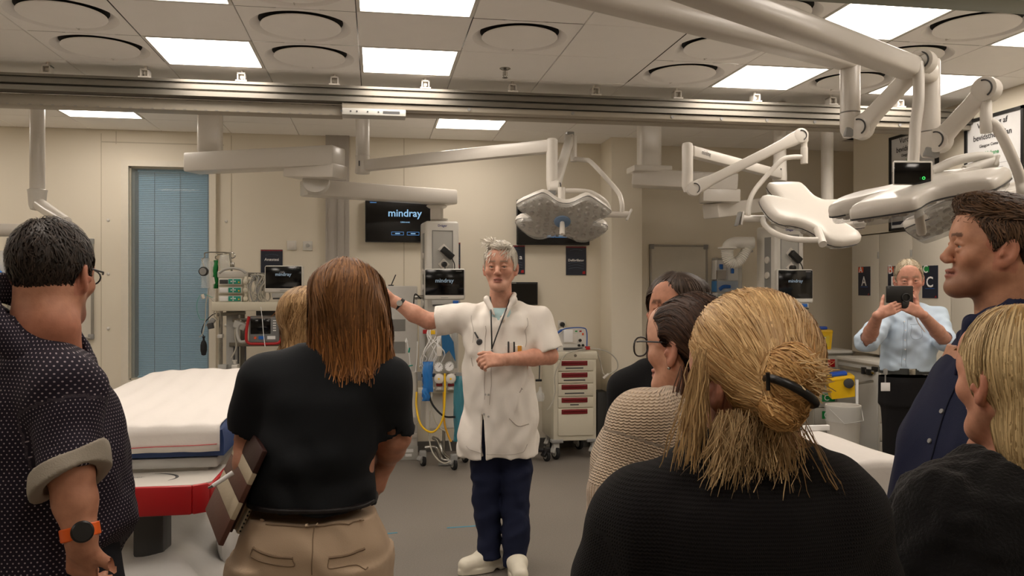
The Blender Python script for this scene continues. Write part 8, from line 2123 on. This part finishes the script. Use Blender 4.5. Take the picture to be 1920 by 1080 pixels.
# ---------------------------------------------------------------- dark-haired man in navy, profile
def navy():
    p = Person(1850, 2.1, 'dark-haired stubbled person in a navy shirt, in profile, looking up at the lamps')
    P, X, H = p.P, p.X, p.H
    h = Head(P(1866, 470, .0), 286, 8, 0, 1.06)
    v = Vol(axis_(-.24, .22, .007, [(X(1745), X(1960), .0036)]), axis_(-.26, .26, .007, [(-.12, .1, .0036)]), axis_(.8, 1.82, .008, [(1.36, 1.8, .0036)]))
    head(v, h, neck=P(1893, 640, .0), nr=(.066, .074), nose=1.1, jaw=1.06)
    v.loft([(.9, X(1850), 0, .15, .18), (1.2, X(1850), 0, .15, .19), (1.4, X(1880), 0, .11, .15)], .05)
    fc = face_cols(h, (196, 146, 118), (66, 46, 36), (168, 104, 94), .5, (112, 82, 66))
    vmesh(v, 'body', p.t, M_SKIN, fc); eyes(p, h, (60, 70, 70))
    g = Vol.box(h.o - .2, h.o + .21, .0048)
    cap(g, h, [(-.14, -.085), (-.085, -.08), (-.06, -.055), (-.036, -.01), (-.028, .014), (.0, .022), (.014, -.002), (.026, -.006), (.034, .03), (.05, .058), (.066, .068), (.13, .075)], (.083, .112, .100), (0, -.016, .032))
    g.ell(h.w((0, .045, .105)), (.06, .055, .026), .025, h.R)
    def flow(Q):
        q = h.q(Q); up = q[:, 2] > .07; d = np.stack([.15 * np.sign(q[:, 0]), np.where(up, .75, -.35), np.where(up, .25, -1)], 1); return d @ h.R.T
    side = lambda V: h.q(V)[:, 2] > .055
    L1 = strands(g, 5000, flow, 7, .010, (-.001, .012), .0008, 3, side, None, (44, 30, 20), (118, 88, 62), jit=.32)
    L2 = strands(g, 4500, flow, 4, .007, (-.003, .003), .0006, 4, lambda V: ~side(V), None, (38, 28, 22), (96, 78, 64), jit=.25)
    hair_obj(p, g, [L1, L2], (52, 38, 28), label='short dark brown hair swept forward')
    c = Vol.box((-.32, -.34, .66), (.30, .34, 1.50), .0075)
    c.loft([(.68, X(1830), .0, .205, .22), (H(1000), X(1832), .0, .205, .22), (H(900), X(1836), .0, .198, .215), (H(820), X(1844), .0, .178, .21), (H(750), X(1856), .0, .155, .2), (H(690), X(1872), .0, .13, .18), (H(640), X(1890), .0, .10, .13), (H(600), X(1896), .0, .085, .085)], .03, 2.2)
    S, E = P(1905, 690, -.2), P(1900, 880, -.24)
    c.cone(P(1895, 640, -.06), S, .07, .085, .06).cone(S, E, .085, .075, .04).cone(E, P(1850, 990, -.2), .07, .055, .03)
    c.cone(P(1893, 650, .0), P(1880, 560, .0), .078, .085, .012, '-')
    c.cone(P(1810, 600, .0), P(1768, 690, .0), .03, .004, .02, '-')
    c.wrinkle(.008, 24, 4, 3); c.wrinkle(.004, 55, 4, 4)
    m_nv = cloth('navy cotton', (24, 30, 58), .75, .2, 400, .05)
    sh = vmesh(c, 'shirt', p.t, m_nv)
    k = Vol.box((X(1760), -.16, 1.26), (X(1990), .18, 1.52), .005)
    k.chain([P(1812, 640, -.085), P(1825, 610, -.09), P(1860, 596, -.10), P(1910, 575, -.10), P(1960, 566, -.04)], [.014, .019, .022, .024, .024], .02)
    k.chain([P(1814, 640, -.05), P(1824, 604, -.055), P(1806, 630, .03), P(1796, 690, .0)], [.012, .012, .012, .008], .02)
    k.chain([P(1820, 604, -.05), P(1814, 640, -.07), P(1794, 700, -.05)], [.017, .017, .008], .015); k.cone(P(1960, 566, -.04), P(1960, 570, .08), .024, .024, .02)
    k.cone(P(1893, 640, .0), P(1880, 560, .0), .074, .08, .006, '-'); vmesh(k, 'collar', p.t, m_nv, label='open navy collar')
    def ln(pts, r=.002, off=.0006):
        Q = c.proj(np.array([q[:] for q in spline([P(*a) for a in pts], 6)]), off); p.part('placket_seam', MB().tube([Vector(q) for q in Q], r, 6), cloth('navy seam', (14, 18, 38), .8, 0), parent=sh)
    ln([(1795, 700, -.07), (1748, 760, -.08), (1722, 830, -.09), (1706, 900, -.09), (1700, 960, -.09)], .0022)
    for px, py in ((1733, 757), (1704, 818), (1690, 880)):
        q = c.proj(np.array([P(px + 6, py, -.07)]), .001)[0]; n_ = c.grad(q[None])[0]; p.part('button', MB().lathe([(.0065, 0), (.006, .003), (.003, .003)], q, 14, n_), m_grey, parent=sh)
    hip = [(.7, X(1840), 0, .16, .17), (.95, X(1840), 0, .165, .18)]
    t = Vol.box((-.3, -.3, .0), (.3, .3, 1.0), .012)
    for sy in (-.1, .1): t.loft([(.05, X(1842), sy, .065, .06), (.45, X(1842), sy, .075, .07), (.78, X(1840), sy, .11, .1), (.84, X(1840), sy * .8, .13, .12)], .02)
    t.loft(hip, .04); vmesh(t, 'trousers', p.t, m_jet)
    for sy in (-.1, .1):
        q = Vol.box((X(1842) - .26, sy - .1, -.01), (X(1842) + .12, sy + .1, .13), .01); q.chain([(X(1842) + .05, sy, .05), (X(1842) - .08, sy, .045), (X(1842) - .18, sy, .035)], [.045, .045, .035], .02); q.fn((-9, -9, -9), (9, 9, 9), lambda x, y, z: z - .002 + 0 * x + 0 * y, 0, '-'); vmesh(q, 'shoe', p.t, m_black)
navy()

# ---------------------------------------------------------------- blonde at the right edge
def rblonde():
    p = Person(1900, 1.5, 'blonde person with long straight hair and a fuzzy black top, at the right edge')
    P, X, H = p.P, p.X, p.H
    h = Head(P(1906, 712, .0), 347, 0, 0, 1.04)
    v = Vol(axis_(-.28, .3, .007, [(X(1815), X(2010), .005)]), axis_(-.24, .24, .007, [(-.12, .12, .005)]), axis_(.8, 1.56, .008, [(1.16, 1.54, .005)]))
    head(v, h, fem=True, neck=P(1925, 850, .0), nr=(.05, .056)); v.loft([(.85, X(1880), 0, .17, .13), (1.1, X(1885), 0, .17, .12), (1.22, X(1900), 0, .13, .09)], .05)
    E = P(1800, 940, .22); hd = P(1842, 850, .16)
    v.cone(P(1810, 985, .24), hd, .04, .028, .02); hand(v, hd, P(1846, 800, .15) - hd, (.6, -.5, 0), 1, (.8, .9, .6), .95)
    vmesh(v, 'body', p.t, M_SKIN, face_cols(h, (212, 158, 132), (160, 124, 90), (186, 104, 96))); eyes(p, h)
    c = Vol.box((-.36, -.3, .68), (.34, .3, 1.32), .007)
    c.loft([(.7, X(1890), .0, .22, .17), (H(1080), X(1890), .0, .22, .16), (H(980), X(1895), .0, .205, .15), (H(910), X(1905), .0, .16, .13), (H(872), X(1915), .0, .11, .1), (H(856), X(1918), .0, .085, .085)], .03, 2.3)
    S, E2 = P(1772, 948, -.02), P(1722, 1050, .0)
    c.cone(P(1900, 890, 0), S, .06, .062, .06).cone(S, E2, .066, .07, .05).cone(E2, P(1715, 1200, .08), .072, .065, .04)
    c.cone(P(1925, 858, .0), P(1925, 800, .0), .075, .085, .012, '-')
    c.wrinkle(.003, 24, 4, 3); c.wrinkle(.006, 110, 4, 6, stretch=(1, .6, .2))
    vmesh(c, 'fuzzy_top', p.t, cloth('fuzzy black', (16, 15, 16), .95, .8, 160, .2, 40, .15))
    g = Vol.box((X(1770), -.24, 1.1), (X(2060), .22, 1.60), .005)
    g.loft([(H(905), X(1945), -.05, .055, .06), (H(850), X(1936), -.05, .076, .07), (H(800), X(1932), -.04, .08, .085), (H(740), X(1932), -.03, .082, .095), (H(680), X(1930), -.02, .082, .10), (H(630), X(1926), -.01, .078, .10), (H(600), X(1920), .0, .065, .085), (H(582), X(1918), .0, .04, .055), (H(574), X(1918), .0, .012, .015)], 0, 2.1)
    cap(g, h, [(-.14, -.12), (-.05, -.12), (.01, -.10), (.022, -.04), (.03, .03), (.055, .055), (.13, .07)], (.088, .106, .102))
    g.ell(h.w((-.02, .125, -.05)), (.085, .085, .12), .015, h.R, '-')
    g.wrinkle(.004, 90, 4, 5, stretch=(1, 1, .08))
    tp = np.array([X(1916), .0, H(572)])
    def flow(Q):
        d = Q - tp; d[:, 2] = -np.abs(d[:, 2]) - .05; lo = Q[:, 2] < H(650); d[:, 0] = np.where(lo, d[:, 0] * .15, d[:, 0] * 1.2); d[:, 1] = np.where(lo, d[:, 1] * .1, d[:, 1]); return d
    L = strands(g, 8000, flow, 22, .014, (-.001, .004), .0008, 5, lambda V: (h.q(V)[:, 1] < .06) | (h.q(V)[:, 2] > .075), lambda Q: Q[:, 2] < H(880), (130, 100, 58), (238, 212, 160), jit=.03, wave=.03, minlen=.5)
    hair_obj(p, g, [L], (176, 140, 88), label='long straight blonde hair')
    feet_legs(p, X(1890), .09, 0, .8, m_jet, m_black, (.09, .065, .055), hip=[(.6, X(1890), 0, .19, .14), (.8, X(1890), 0, .2, .15)])
rblonde()
